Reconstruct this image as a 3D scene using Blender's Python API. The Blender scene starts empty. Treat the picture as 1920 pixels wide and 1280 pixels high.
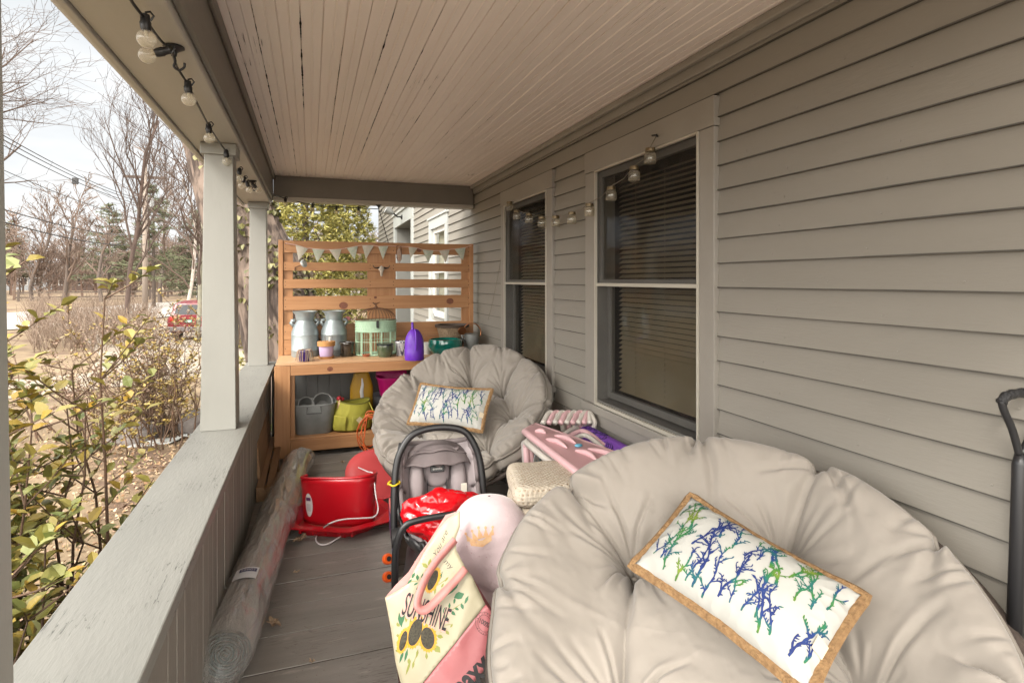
import bpy, bmesh, math, random
from mathutils import Vector, Matrix, noise
R = math.radians
S = bpy.context.scene
COL = S.collection
random.seed(7)

# ------------------------------------------------------------------ camera
YAW = R(19.29)
cam_d = bpy.data.cameras.new("camera"); cam = bpy.data.objects.new("camera", cam_d); COL.objects.link(cam)
cam.location = (0, 0, 1.5); cam.rotation_euler = (R(90), 0, -YAW)
cam_d.sensor_width = 36; cam_d.lens = 20.25; cam_d.shift_y = -0.0599
cam_d.clip_start = 0.02; cam_d.clip_end = 1000
S.camera = cam
# ------------------------------------------------------------------ world, sun, exposure
W = bpy.data.worlds.new("World"); S.world = W; W.use_nodes = True
wn = W.node_tree.nodes; wl = W.node_tree.links; wn.clear()
def N_(t, **k):
    n = wn.new(t)
    for a, v in k.items(): setattr(n, a, v)
    return n
SUN_EL, SUN_ROT = 38, -125
sky = N_('ShaderNodeTexSky', sky_type='NISHITA', sun_disc=False, sun_elevation=R(SUN_EL), sun_rotation=R(SUN_ROT))
tc = N_('ShaderNodeTexCoord'); mp = N_('ShaderNodeMapping'); mp.inputs['Scale'].default_value = (1.6, 1.6, 5.5)
ns = N_('ShaderNodeTexNoise'); ns.inputs['Scale'].default_value = 1.7; ns.inputs['Detail'].default_value = 6; ns.inputs['Roughness'].default_value = .55
cr = N_('ShaderNodeValToRGB'); cr.color_ramp.elements[0].position = .38; cr.color_ramp.elements[0].color = (7.2, 7.5, 7.7, 1)
cr.color_ramp.elements[1].position = .6; cr.color_ramp.elements[1].color = (8.9, 9.0, 9.0, 1)
dt = N_('ShaderNodeVectorMath', operation='DOT_PRODUCT'); dt.inputs[1].default_value = Vector((-.25, -.80, .50)).normalized()
nrm = N_('ShaderNodeVectorMath', operation='NORMALIZE')
mr = N_('ShaderNodeMapRange', interpolation_type='SMOOTHSTEP')
mr.inputs[1].default_value = -.25; mr.inputs[2].default_value = .9; mr.inputs[3].default_value = .57; mr.inputs[4].default_value = 4.5
mr2 = N_('ShaderNodeMapRange'); mr2.inputs[1].default_value = -.2; mr2.inputs[2].default_value = .8
tint = N_('ShaderNodeMix', data_type='RGBA', blend_type='MULTIPLY'); tint.inputs[7].default_value = (1.0, .93, .85, 1)
mul = N_('ShaderNodeVectorMath', operation='SCALE')
mx = N_('ShaderNodeMix', data_type='RGBA'); mx.inputs[0].default_value = .97
bg = N_('ShaderNodeBackground'); bg.inputs[1].default_value = 0.10
ou = N_('ShaderNodeOutputWorld')
wl.new(tc.outputs['Generated'], mp.inputs[0]); wl.new(mp.outputs[0], ns.inputs['Vector']); wl.new(ns.outputs['Fac'], cr.inputs[0])
wl.new(tc.outputs['Generated'], nrm.inputs[0]); wl.new(nrm.outputs[0], dt.inputs[0]); wl.new(dt.outputs['Value'], mr.inputs[0]); wl.new(dt.outputs['Value'], mr2.inputs[0])
wl.new(mr2.outputs[0], tint.inputs[0]); wl.new(cr.outputs[0], tint.inputs[6])
wl.new(tint.outputs[2], mul.inputs[0]); wl.new(mr.outputs[0], mul.inputs['Scale'])
wl.new(sky.outputs[0], mx.inputs[6]); wl.new(mul.outputs[0], mx.inputs[7]); wl.new(mx.outputs[2], bg.inputs[0]); wl.new(bg.outputs[0], ou.inputs[0])
sl = bpy.data.lights.new("sun", 'SUN'); sl.energy = 1.4; sl.angle = R(14); sl.color = (1, .95, .88)
so = bpy.data.objects.new("sun", sl); COL.objects.link(so)
sd = Vector((math.sin(R(SUN_ROT))*math.cos(R(SUN_EL)), math.cos(R(SUN_ROT))*math.cos(R(SUN_EL)), math.sin(R(SUN_EL))))
so.rotation_euler = (-sd).to_track_quat('-Z', 'Y').to_euler()
S.view_settings.view_transform = 'Standard'; S.view_settings.look = 'None'; S.view_settings.gamma = 1
S.view_settings.exposure = 1.07
S.cycles.max_bounces = 8; S.cycles.diffuse_bounces = 5; S.cycles.transparent_max_bounces = 16

# ------------------------------------------------------------------ helpers
F_, VX, HY, EYE = 1080., 582., 525., 1.5
CT, ST = math.cos(YAW), math.sin(YAW)
def px(x, y, X=None, Y=None, Z=None, D=None):
    """a photograph measurement turned into a world point on a plane (or at depth D)"""
    r = (x-960)/F_; d = Vector((CT*r+ST, CT-ST*r, -(y-HY)/F_))
    if X is not None: t = X/d.x
    elif Y is not None: t = Y/d.y
    elif Z is not None: t = (Z-EYE)/d.z
    else: t = D
    return Vector((0, 0, EYE)) + t*d
def nz(p, s=1., o=0): return noise.noise(Vector((p[0]*s+o, p[1]*s+o*1.7, p[2]*s-o)))

class M:
    def __init__(s): s.v = []; s.f = []
    def add(s, vs, fs):
        n = len(s.v); s.v += [tuple(v) for v in vs]; s.f += [tuple(i+n for i in f) for f in fs]; return s
    def box(s, x0, x1, y0, y1, z0, z1, b=0.0, T=None):
        if b <= 0:
            vs = [(x, y, z) for x in (x0, x1) for y in (y0, y1) for z in (z0, z1)]
            fs = [(0,1,3,2),(4,6,7,5),(0,4,5,1),(2,3,7,6),(0,2,6,4),(1,5,7,3)]
        else:
            bm = bmesh.new(); bmesh.ops.create_cube(bm, size=1)
            for v in bm.verts: v.co = Vector((x0+(v.co.x+.5)*(x1-x0), y0+(v.co.y+.5)*(y1-y0), z0+(v.co.z+.5)*(z1-z0)))
            bmesh.ops.bevel(bm, geom=bm.edges[:], offset=b, segments=2, profile=.5, affect='EDGES')
            bm.verts.index_update(); vs = [v.co.copy() for v in bm.verts]; fs = [tuple(v.index for v in f.verts) for f in bm.faces]; bm.free()
        if T is not None: vs = [T @ Vector(v) for v in vs]
        return s.add(vs, fs)
    def tube(s, pts, r, n=8, closed=False, cap=True, flat=None):
        pts = [Vector(p) for p in pts]; k = len(pts)
        rr = [r]*k if isinstance(r, (int, float)) else list(r)
        vs = []; up = None
        for i in range(k):
            a = pts[i-1] if (i > 0 or closed) else pts[i]; b = pts[(i+1) % k] if (i < k-1 or closed) else pts[i]
            t = (b-a)
            if t.length < 1e-9: t = Vector((0, 0, 1))
            t.normalize()
            if up is None:
                up = Vector((0, 0, 1)) if abs(t.z) < .9 else Vector((1, 0, 0))
            u = (up - t*up.dot(t))
            if u.length < 1e-6: u = t.orthogonal()
            u.normalize(); w = t.cross(u); up = u
            for j in range(n):
                q = 2*math.pi*j/n; cu, cw = math.cos(q), math.sin(q)
                if flat: cw *= flat
                vs.append(pts[i] + rr[i]*(cu*u + cw*w))
        fs = []
        for i in range(k if closed else k-1):
            for j in range(n):
                a = i*n+j; b = i*n+(j+1) % n; c = ((i+1) % k)*n+(j+1) % n; d = ((i+1) % k)*n+j
                fs.append((a, b, c, d))
        if cap and not closed: fs += [tuple(range(n))[::-1], tuple(range((k-1)*n, k*n))]
        return s.add(vs, fs)
    def lathe(s, prof, n=32, c=(0, 0, 0), T=None, ry=1.0):
        c = Vector(c); vs = []
        for (r, z) in prof:
            for j in range(n):
                q = 2*math.pi*j/n; v = Vector((r*math.cos(q), ry*r*math.sin(q), z))
                vs.append((T @ v if T is not None else v) + c)
        fs = []
        for i in range(len(prof)-1):
            for j in range(n): fs.append((i*n+j, i*n+(j+1) % n, (i+1)*n+(j+1) % n, (i+1)*n+j))
        fs += [tuple(range(n))[::-1], tuple(range((len(prof)-1)*n, len(prof)*n))]
        return s.add(vs, fs)
    def grid(s, fn, nu, nv, cu=False, cv=False):
        vs = [fn(i/(nu if cu else nu-1), j/(nv if cv else nv-1)) for i in range(nu) for j in range(nv)]
        fs = []
        for i in range(nu if cu else nu-1):
            for j in range(nv if cv else nv-1):
                a, b = i*nv+j, i*nv+(j+1) % nv; i2 = (i+1) % nu
                fs.append((a, b, i2*nv+(j+1) % nv, i2*nv+j))
        return s.add(vs, fs)
    def ball(s, c, r, n=16, m=10, sc=(1, 1, 1)):
        c = Vector(c)
        return s.grid(lambda u, v: c + Vector((r*sc[0]*math.sin(math.pi*max(.001, min(.999, v)))*math.cos(2*math.pi*u), r*sc[1]*math.sin(math.pi*max(.001, min(.999, v)))*math.sin(2*math.pi*u), r*sc[2]*math.cos(math.pi*v))), n, m, cu=True)
    def obj(s, name, mat, parent=None, smooth=False, sub=0, solid=0, loc=None):
        me = bpy.data.meshes.new(name); me.from_pydata([tuple(v) for v in s.v], [], s.f); me.validate()
        o = bpy.data.objects.new(name, me); COL.objects.link(o)
        for m in (mat if isinstance(mat, (list, tuple)) else [mat]): me.materials.append(m)
        if smooth:
            for p in me.polygons: p.use_smooth = True
            if smooth == 'auto':
                me.set_sharp_from_angle(angle=R(40))
        bm = bmesh.new(); bm.from_mesh(me); bmesh.ops.recalc_face_normals(bm, faces=bm.faces[:]); bm.to_mesh(me); bm.free()
        if parent is not None: o.parent = parent
        if loc is not None: o.location = loc
        if solid:
            m = o.modifiers.new('s', 'SOLIDIFY'); m.thickness = solid; m.offset = 0
        if sub:
            m = o.modifiers.new('sub', 'SUBSURF'); m.levels = sub; m.render_levels = sub
        return o
def tag(o, label, cat, group=None, kind=None):
    if label: o['label'] = label
    if cat: o['category'] = cat
    if group: o['group'] = group
    if kind: o['kind'] = kind
    return o
def thing(name, label, cat, loc=(0, 0, 0), rz=0, group=None):
    o = bpy.data.objects.new(name, None); COL.objects.link(o); o.empty_display_size = .1
    o.location = loc; o.rotation_euler = (0, 0, rz)
    return tag(o, label, cat, group)
def dup(root, loc, rz=0, label=None, scale=None):
    r = root.copy(); COL.objects.link(r); r.location = loc; r.rotation_euler = (0, 0, rz)
    if scale: r.scale = scale
    if label: r['label'] = label
    for ch in list(root.children):
        c = ch.copy(); COL.objects.link(c); c.parent = r
        for g in ch.children:
            d = g.copy(); COL.objects.link(d); d.parent = c
    return r
def spline(pts, n=8, closed=False):
    pts = [Vector(p) for p in pts]; k = len(pts); out = []
    rng = range(k) if closed else range(k-1)
    for i in rng:
        p0 = pts[i-1] if (i > 0 or closed) else pts[0]; p1 = pts[i]; p2 = pts[(i+1) % k]
        p3 = pts[(i+2) % k] if (i+2 < k or closed) else pts[-1]
        for j in range(n):
            t = j/n
            out.append(.5*((2*p1)+(-p0+p2)*t+(2*p0-5*p1+4*p2-p3)*t*t+(-p0+3*p1-3*p2+p3)*t**3))
    if not closed: out.append(pts[-1])
    return out

# ------------------------------------------------------------------ materials
def mat(name, c1, c2=None, sc=5., rough=.6, metal=0., bump=0., bsc=40., st=(1, 1, 1), coat=0., det=5., c3=None, sc3=2., lo=.35, hi=.65, t3=.6, island=None, coord='Object', spec=.5, trans=0., bst=None, alpha=None, w3=.08, sss=0., st3=None, sheen=0.):
    if 'beadboard' not in name:
        A_K = lambda c: None if c is None else tuple(q*.82 for q in c)
        c1, c2, c3 = A_K(c1), A_K(c2), A_K(c3); island = [A_K(c) for c in island] if island else island
    m = bpy.data.materials.new(name); m.use_nodes = True; nt = m.node_tree; nd = nt.nodes; L = nt.links
    b = nd['Principled BSDF']; b.inputs['Roughness'].default_value = rough; b.inputs['Metallic'].default_value = metal
    b.inputs['Base Color'].default_value = (*c1, 1); b.inputs['Coat Weight'].default_value = coat; b.inputs['Specular IOR Level'].default_value = spec
    b.inputs['Transmission Weight'].default_value = trans; b.inputs['Sheen Weight'].default_value = sheen
    t = nd.new('ShaderNodeTexCoord')
    def nois(scale, stretch, detail=det):
        mpn = nd.new('ShaderNodeMapping'); mpn.inputs['Scale'].default_value = stretch; L.new(t.outputs[coord], mpn.inputs[0])
        n = nd.new('ShaderNodeTexNoise'); n.inputs['Scale'].default_value = scale; n.inputs['Detail'].default_value = detail; n.inputs['Roughness'].default_value = .6
        L.new(mpn.outputs[0], n.inputs['Vector']); return n
    out = None
    if c2 is not None:
        n = nois(sc, st); r = nd.new('ShaderNodeMapRange'); r.inputs[1].default_value = lo; r.inputs[2].default_value = hi; L.new(n.outputs['Fac'], r.inputs[0])
        x = nd.new('ShaderNodeMix'); x.data_type = 'RGBA'; x.inputs[6].default_value = (*c1, 1); x.inputs[7].default_value = (*c2, 1); L.new(r.outputs[0], x.inputs[0]); out = x.outputs[2]
    if island is not None:
        g = nd.new('ShaderNodeNewGeometry'); rr = nd.new('ShaderNodeValToRGB'); e = rr.color_ramp.elements
        while len(e) < len(island): e.new(.5)
        for i, c in enumerate(island): e[i].position = i/(len(island)-1); e[i].color = (*c, 1)
        L.new(g.outputs['Random Per Island'], rr.inputs[0]); out = rr.outputs[0]
    if c3 is not None:
        n = nois(sc3, st3 or st); r = nd.new('ShaderNodeMapRange'); r.inputs[1].default_value = t3; r.inputs[2].default_value = t3+w3; L.new(n.outputs['Fac'], r.inputs[0])
        x = nd.new('ShaderNodeMix'); x.data_type = 'RGBA'; x.inputs[7].default_value = (*c3, 1); L.new(r.outputs[0], x.inputs[0])
        if out: L.new(out, x.inputs[6])
        else: x.inputs[6].default_value = (*c1, 1)
        out = x.outputs[2]
    if out: L.new(out, b.inputs['Base Color'])
    if bump:
        n = nois(bsc, bst or st); bp = nd.new('ShaderNodeBump'); bp.inputs['Strength'].default_value = bump; bp.inputs['Distance'].default_value = .01
        L.new(n.outputs['Fac'], bp.inputs['Height']); L.new(bp.outputs[0], b.inputs['Normal'])
    if alpha is not None: b.inputs['Alpha'].default_value = alpha
    m['col'] = c1
    return m
def cracks(m, sc, st, col, band=.012, mask=.5, msc=3., strength=1.):
    """thin dark cracks where a stretched noise crosses its middle value, only in patches"""
    nt = m.node_tree; nd = nt.nodes; L = nt.links; b = nd['Principled BSDF']
    t = nd.new('ShaderNodeTexCoord'); mp_ = nd.new('ShaderNodeMapping'); mp_.inputs['Scale'].default_value = st; L.new(t.outputs['Object'], mp_.inputs[0])
    n = nd.new('ShaderNodeTexNoise'); n.inputs['Scale'].default_value = sc; n.inputs['Detail'].default_value = 3; L.new(mp_.outputs[0], n.inputs['Vector'])
    a = nd.new('ShaderNodeMath'); a.operation = 'SUBTRACT'; a.inputs[1].default_value = .5; L.new(n.outputs['Fac'], a.inputs[0])
    ab = nd.new('ShaderNodeMath'); ab.operation = 'ABSOLUTE'; L.new(a.outputs[0], ab.inputs[0])
    r = nd.new('ShaderNodeMapRange'); r.inputs[1].default_value = band*.4; r.inputs[2].default_value = band; r.inputs[3].default_value = strength; r.inputs[4].default_value = 0; L.new(ab.outputs[0], r.inputs[0])
    n2 = nd.new('ShaderNodeTexNoise'); n2.inputs['Scale'].default_value = msc; n2.inputs['Detail'].default_value = 6; L.new(t.outputs['Object'], n2.inputs['Vector'])
    r2 = nd.new('ShaderNodeMapRange'); r2.inputs[1].default_value = mask; r2.inputs[2].default_value = mask+.06; L.new(n2.outputs['Fac'], r2.inputs[0])
    mu = nd.new('ShaderNodeMath'); mu.operation = 'MULTIPLY'; L.new(r.outputs[0], mu.inputs[0]); L.new(r2.outputs[0], mu.inputs[1])
    x = nd.new('ShaderNodeMix'); x.data_type = 'RGBA'; x.inputs[7].default_value = (*col, 1); L.new(mu.outputs[0], x.inputs[0])
    bc = b.inputs['Base Color']
    if bc.is_linked: L.new(bc.links[0].from_socket, x.inputs[6])
    else: x.inputs[6].default_value = bc.default_value
    L.new(x.outputs[2], bc); return m
PAINT = mat('pale_grey_paint', (.305, .303, .275), (.28, .278, .252), sc=3, rough=.45, bump=.12, bsc=25, st=(1, 1, .35))
RAILP = cracks(mat('weathered_rail_paint', (.265, .262, .238), (.235, .233, .212), sc=5, rough=.42, bump=.2, bsc=60, st=(1.5, .3, 1), c3=(.42, .41, .37), sc3=16, t3=.72, st3=(1.5, .5, 1), w3=.02), 34, (2.0, .13, 1), (.055, .055, .05), band=.010, mask=.49, msc=3.2)
SIDING = mat('grey_siding_paint', (.305, .283, .245), (.27, .25, .215), sc=2.2, rough=.55, bump=.12, bsc=60, st=(1, .25, 1), bst=(2, .35, 2), c3=(.26, .232, .188), sc3=3, t3=.62, w3=.2)
DARKLINE = mat('dark_siding_line', (.075, .07, .06), (.12, .11, .095), sc=8, rough=.8)
TRIM = mat('grey_trim_paint', (.33, .308, .27), (.295, .273, .24), sc=3, rough=.45, bump=.1, bsc=30)
CEIL = cracks(mat('blush_beadboard_paint', (.86, .78, .735), (.80, .72, .675), sc=2.5, rough=.55, st=(3, .25, 1), bump=.15, bsc=40), 5, (9, .10, 1), (.16, .12, .10), band=.006, mask=.60, msc=2.2)
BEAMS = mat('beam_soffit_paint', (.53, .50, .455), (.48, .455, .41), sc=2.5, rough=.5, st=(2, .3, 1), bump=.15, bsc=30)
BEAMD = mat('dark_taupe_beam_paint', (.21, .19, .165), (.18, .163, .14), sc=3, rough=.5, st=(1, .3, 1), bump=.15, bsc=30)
FLOORM = cracks(mat('worn_grey_floor_paint', (.25, .23, .205), (.20, .185, .165), sc=3, rough=.5, st=(.4, 3, 1), bump=.2, bsc=50, c3=(.34, .31, .27), sc3=7, t3=.60, w3=.1, st3=(.6, 3, 1)), 14, (.25, 5, 1), (.07, .055, .045), band=.014, mask=.50, msc=2.5, strength=.7)
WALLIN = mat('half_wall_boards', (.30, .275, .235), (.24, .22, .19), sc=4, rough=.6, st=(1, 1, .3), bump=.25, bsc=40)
CEDAR = mat('orange_cedar', (.385, .18, .07), (.47, .235, .10), sc=3.0, rough=.5, st=(.6, 8, 14), bump=.1, bsc=20, c3=(.30, .11, .035), sc3=5.5, t3=.70, st3=(.8, 2, 2.2), w3=.05)
CEDARV = mat('orange_cedar_post', (.385, .18, .07), (.47, .235, .10), sc=3.0, rough=.5, st=(14, 8, .6), bump=.1, bsc=20, c3=(.30, .11, .035), sc3=5.5, t3=.70, st3=(2.2, 2, .8), w3=.05)
TOPW = mat('pale_pine_top', (.62, .38, .21), (.52, .30, .15), sc=3, rough=.5, st=(.5, 9, 4), bump=.1, bsc=20)
BLACK = mat('black_plastic', (.015, .015, .016), rough=.4)
DARKM = mat('dark_void', (.012, .011, .01), rough=.9)
WHITE = mat('white_paint', (.75, .74, .70), rough=.4)
TWIG = mat('reddish_twigs', (.15, .10, .08), rough=.9)
JUN = mat('juniper_green', (.1, .13, .03), island=[(.10, .13, .03), (.16, .19, .05), (.07, .10, .03), (.22, .22, .06)], rough=.7)
import numpy as np
def vnoise(x, y, z=0.):
    """smooth lattice noise in -1..1 for whole arrays"""
    np.seterr(over='ignore')
    x, y, z = np.broadcast_arrays(np.asarray(x, float), np.asarray(y, float), np.asarray(z, float))
    xi, yi, zi = np.floor(x).astype(np.int64), np.floor(y).astype(np.int64), np.floor(z).astype(np.int64); fx, fy, fz = x-xi, y-yi, z-zi
    def h(a, b, c):
        n = (a*73856093) ^ (b*19349663) ^ (c*83492791); n = (n*(n*n*15731+789221)+1376312589) & 0x7fffffff; return n/1073741824.-1
    sx_, sy_, sz_ = [f*f*(3-2*f) for f in (fx, fy, fz)]; r = 0
    for a in (0, 1):
        for b in (0, 1):
            for c in (0, 1): r = r+h(xi+a, yi+b, zi+c)*(sx_ if a else 1-sx_)*(sy_ if b else 1-sy_)*(sz_ if c else 1-sz_)
    return r
# ================================================================== the house and its porch
XW = 1.66; CZ = 2.50; YB = 6.0       # wall plane, ceiling height, far beam
house = thing('porch_house', 'grey clapboard house with its open front porch, beadboard ceiling and two dark double-hung windows', 'house', (0, 0, 0))
# openings in the wall: (y0, y1, z0, z1)
WIN = [(2.15, 3.12, .78, 2.15), (3.90, 4.85, .78, 2.15), (7.30, 8.20, 1.02, 2.22), (9.95, 11.95, 0.1, 2.55)]
TRW = [(2.035, 3.265, .70, 2.29), (3.785, 4.965, .70, 2.29), (7.16, 8.36, .93, 2.36), (9.75, 12.15, 0.1, 2.72)]
m = M(); pitch = .104; k = 0; board_runs = []
z = 2.404
while z < 4.6: z += pitch
while z > -1.0:
    z0 = z-pitch; zm = (z+z0)/2; ys = [-.9, 15.1]; cuts = []
    for (a, b, c, d) in TRW:
        if z > c+.02 and z0 < d-.02: cuts.append((a+.01, b-.01))
    cuts.sort(); y = ys[0]; segs = []
    for a, b in cuts: segs.append((y, a)); y = b
    segs.append((y, ys[1]))
    if z0 > 2.44:
        segs = [(max(a, YB+.1), b) for a, b in segs if b > YB+.1]
    for a, b in segs:
        board_runs.append((a, b, z0))
        n = max(2, int((b-a)/1.2)+1); x0 = XW-.014; x1 = XW-.001
        vs = []; 
        for i in range(n+1):
            yy = a+(b-a)*i/n; w = .0015*nz((yy, z0, 0), 1.3)
            vs += [(x0+w, yy, z0+w), (x1+w, yy, z+.004), (XW+.02, yy, z+.004), (XW+.02, yy, z0+w)]
        fs = []
        for i in range(n):
            for j in range(4): fs.append((i*4+j, i*4+(j+1) % 4, (i+1)*4+(j+1) % 4, (i+1)*4+j))
        fs += [(0, 1, 2, 3), (n*4+3, n*4+2, n*4+1, n*4)]
        m.add(vs, fs)
    z -= pitch
m.obj('clapboard_siding', SIDING, house)
g_ = M()  # thin dark strip along the bottom edge of every board, height varied by noise
for a, b, z0 in board_runs:
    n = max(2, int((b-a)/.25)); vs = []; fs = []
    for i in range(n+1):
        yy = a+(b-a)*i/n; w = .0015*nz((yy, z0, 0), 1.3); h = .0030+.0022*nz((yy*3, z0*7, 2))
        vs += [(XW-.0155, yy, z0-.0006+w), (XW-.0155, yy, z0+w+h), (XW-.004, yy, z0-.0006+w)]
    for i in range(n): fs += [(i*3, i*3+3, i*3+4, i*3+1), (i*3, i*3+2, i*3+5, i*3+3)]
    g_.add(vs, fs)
g_.obj('dark_board_edges', DARKLINE, house)
random.seed(21); nl = M(); jt = M()
for a, b, z0 in board_runs:
    if b > 6.2 or z0 < .3: continue
    if b-a > 1.0 and random.random() < .10:
        yy = random.uniform(a+.2, b-.2); jt.box(XW-.0148, XW-.003, yy-.0011, yy+.0011, z0+.002, z0+.099)
    yy = a+.06+random.uniform(0, .3)
    while yy < b:
        nl.lathe([(.0005, 0), (.0032, 0), (.0030, .0014), (.0005, .0018)], 6, c=(XW-.0130, yy, z0+.028), T=Matrix.Rotation(R(-90), 3, 'Y')); yy += .405+random.uniform(-.03, .03)
jt.obj('butt_joints', DARKLINE, house)['kind'] = 'stuff'
nl.obj('painted_nail_heads', TRIM, house)['kind'] = 'stuff'
# frieze board and crown moulding under the ceiling
m = M().box(XW-.028, XW+.02, -.9, YB-.075, 2.42, 2.499, .004).box(XW-.06, XW-.03, -.9, YB-.075, 2.462, 2.499, .008)
m.obj('frieze_board', TRIM, house)
# beadboard ceiling: grooved profile swept along the porch
prof = []; x = -.37; bw = .0415; i = 0
random.seed(3)
while x < XW-.001:
    dz = random.uniform(-.0010, .0010); g = random.choice((.001, .0015, .002, .003, .0045, .006)) if i % 2 == 0 else .0022
    prof += [(x, CZ+(.007 if i % 2 == 0 else .0025)), (x+g*.5, CZ+(.007 if i % 2 == 0 else .0025)), (x+g*.5+.0022, CZ+dz), (x+g+.0055, CZ-.0015+dz) if i % 2 else (x+g+.005, CZ+dz), (x+g+.009, CZ+dz), (x+bw-.0015, CZ+dz)]
    x += bw; i += 1
vs = []; fs = []; ysx = [-.1, .4, .8, 2.1, 3.3, 4.6, YB]
for (a, b) in prof:
    for yy in ysx: vs.append((min(a, XW+.01), yy, b))
ny = len(ysx)
for i in range(len(prof)-1):
    for j in range(ny-1): fs.append((i*ny+j, i*ny+j+1, (i+1)*ny+j+1, (i+1)*ny+j))
M().add(vs, fs).obj('beadboard_ceiling', CEIL, house)
random.seed(31); ck = M()
for x_c, y0_c, y1_c, wm in ((-.29, 2.3, 5.6, .004), (-.21, 2.0, 4.6, .006), (-.13, 3.9, 5.9, .003), (-.045, 2.2, 3.6, .008), (.12, 2.4, 4.2, .004), (.21, 3.6, 5.4, .003), (.38, 2.5, 4.8, .004), (.46, 2.0, 3.1, .003), (.63, 2.6, 4.4, .003), (.88, 2.9, 4.3, .0025), (.30, 2.1, 2.9, .006), (1.05, 3.2, 5.2, .002)):
    x_s = min((p[0] for p in prof[::12]), key=lambda q: abs(q-x_c)); n = int((y1_c-y0_c)/.012); vs = []
    for q in range(n+1):
        yy = y0_c+(y1_c-y0_c)*q/n; w_ = wm*max(0.04, .35+1.3*nz((yy*9, x_s*7, 0))+.7*nz((yy*40, 3, x_s)))*min(1, q/20, (n-q)/20+.02)
        cx_ = x_s+.0012+.0012*nz((yy*14, x_s, 5)); vs += [(cx_-w_/2, yy, CZ-.0022), (cx_+w_/2, yy, CZ-.0022)]
    ck.add(vs, [(2*q, 2*q+1, 2*q+3, 2*q+2) for q in range(n)])
ck.obj('open_seams', DARKM, house)['kind'] = 'stuff'
M().box(-.62, 4.0, -.1, YB+.12, CZ+.02, CZ+.16).obj('porch_roof', TRIM, house)
# outer beam: soffit, inner face, outer fascia with crown
m = M().box(-.60, -.36, -.9, YB+.10, 2.232, CZ+.015, .004)
m.obj('porch_beam', BEAMS, house)
m = M().box(-.358, -.335, -.9, YB-.062, 2.262, CZ-.001, .004).box(-.334, -.315, -.9, YB-.062, 2.455, CZ-.001, .005)
m.obj('beam_casing', BEAMD, house)
m = M().box(-.625, -.602, -1.0, YB+.12, 2.22, 2.7, .004).box(-.66, -.626, -1.0, YB+.12, 2.246, 2.7, .012).box(-.70, -.661, -1.0, YB+.12, 2.29, 2.7, .01)
m.obj('fascia', BEAMS, house)
m = M().box(-.334, XW-.016, YB-.06, YB+.06, 2.30, CZ-.001, .004)
m.obj('end_beam', BEAMD, house)
m = M().box(-.334, XW-.016, YB-.062, YB+.075, 2.262, 2.299, .004)
m.obj('beam_soffit', BEAMS, house)
# porch floor boards running across
m = M(); y = -.9; random.seed(5)
wd = [.235, .225, .228, .235, .21, .24, .232]
edge = [3.341, 3.07, 2.855, 2.627, 2.393]
ysn = sorted(edge + [2.393-.232*k for k in range(1, 20)] + [3.341+.233*k for k in range(1, 13)])
for a, b in zip(ysn, ysn[1:]):
    dz = random.uniform(-.003, 0)
    if 4.2 < a < 5 : 
        xs = [-.47, random.uniform(.0, 1.2), XW+.02]
    else: xs = [-.47, XW+.02]
    for p, q in zip(xs, xs[1:]): m.box(p+.0015, q-.0015, a+.003, b-.003, -.03, dz, .0018)
fl = m.obj('porch_floor', FLOORM)
M().box(-.47, XW+.02, -.9, YB+.1, -.033, -.0042).obj('gap_filler', mat('dark_gap_filler', (.045, .03, .02), rough=1.), house); tag(fl, None, None, None, 'structure'); fl['label'] = 'worn grey painted porch floor boards'  # dark brown sheet just below the board tops, seen through the gaps
M().box(-.6, XW+.3, -.9, YB+.1, -.12, -.034).obj('floor_frame', DARKM, house)
# half walls: vertical boards inside, wide cap on top
m = M(); y = -.9; random.seed(9)
while y < YB-.1:
    w = .105; m.box(-.37, -.352+random.uniform(-.001, .001), y+.0015, y+w-.0015, 0, .652, .002); y += w
m.box(-.50, -.375, -.9, YB+.1, -1.0, .652)
m.obj('half_wall', WALLIN, house)
m = M(); x = -.35
while x < XW-.03:
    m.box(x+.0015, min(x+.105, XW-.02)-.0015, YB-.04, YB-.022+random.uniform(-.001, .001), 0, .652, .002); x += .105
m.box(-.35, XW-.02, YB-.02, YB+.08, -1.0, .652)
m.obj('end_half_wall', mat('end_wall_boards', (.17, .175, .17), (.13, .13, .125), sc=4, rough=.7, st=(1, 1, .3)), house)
def cap(u, v):
    return Vector((-.585+.265*v, -2.2+(YB+.03+2.2)*u, .70))
m = M().box(-.585, -.322, -.9, YB-.07, .655, .70, .004)
m.obj('rail_cap', RAILP, house)
M().box(-.585, XW-.03, YB-.067, YB+.14, .655, .699, .004).obj('end_rail_cap', RAILP, house)
# posts: tapered boxed columns with cap boards
def post(name_y, top=2.231):
    p = []; m = M(); cx = -.463; cy = name_y+.085
    for z_, h in ((.702, .086), (2.10, .071), (top-.06, .070)):
        p += [(cx-h, cy-h, z_), (cx+h, cy-h, z_), (cx+h, cy+h, z_), (cx-h, cy+h, z_)]
    fs = [(0, 1, 5, 4), (1, 2, 6, 5), (2, 3, 7, 6), (3, 0, 4, 7), (4, 5, 9, 8), (5, 6, 10, 9), (6, 7, 11, 10), (7, 4, 8, 11), (3, 2, 1, 0), (8, 9, 10, 11)]
    m.add(p, fs)
    o = m.obj('porch_post', PAINT, house)
    bm = bmesh.new(); bm.from_mesh(o.data); bmesh.ops.bevel(bm, geom=[e for e in bm.edges if abs((e.verts[0].co-e.verts[1].co).normalized().z) > .8], offset=.003, segments=1, affect='EDGES'); bm.to_mesh(o.data); bm.free()
    c = M().box(cx-.087, cx+.087, cy-.087, cy+.087, top-.062, top-.001, .003)
    c.obj('post_cap', PAINT, o)
    l = M().box(cx-.062, cx-.0605, cy-.0885, cy-.080, .71, 2.1).box(cx+.0605, cx+.062, cy-.0885, cy-.080, .71, 2.1)
    return o
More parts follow.
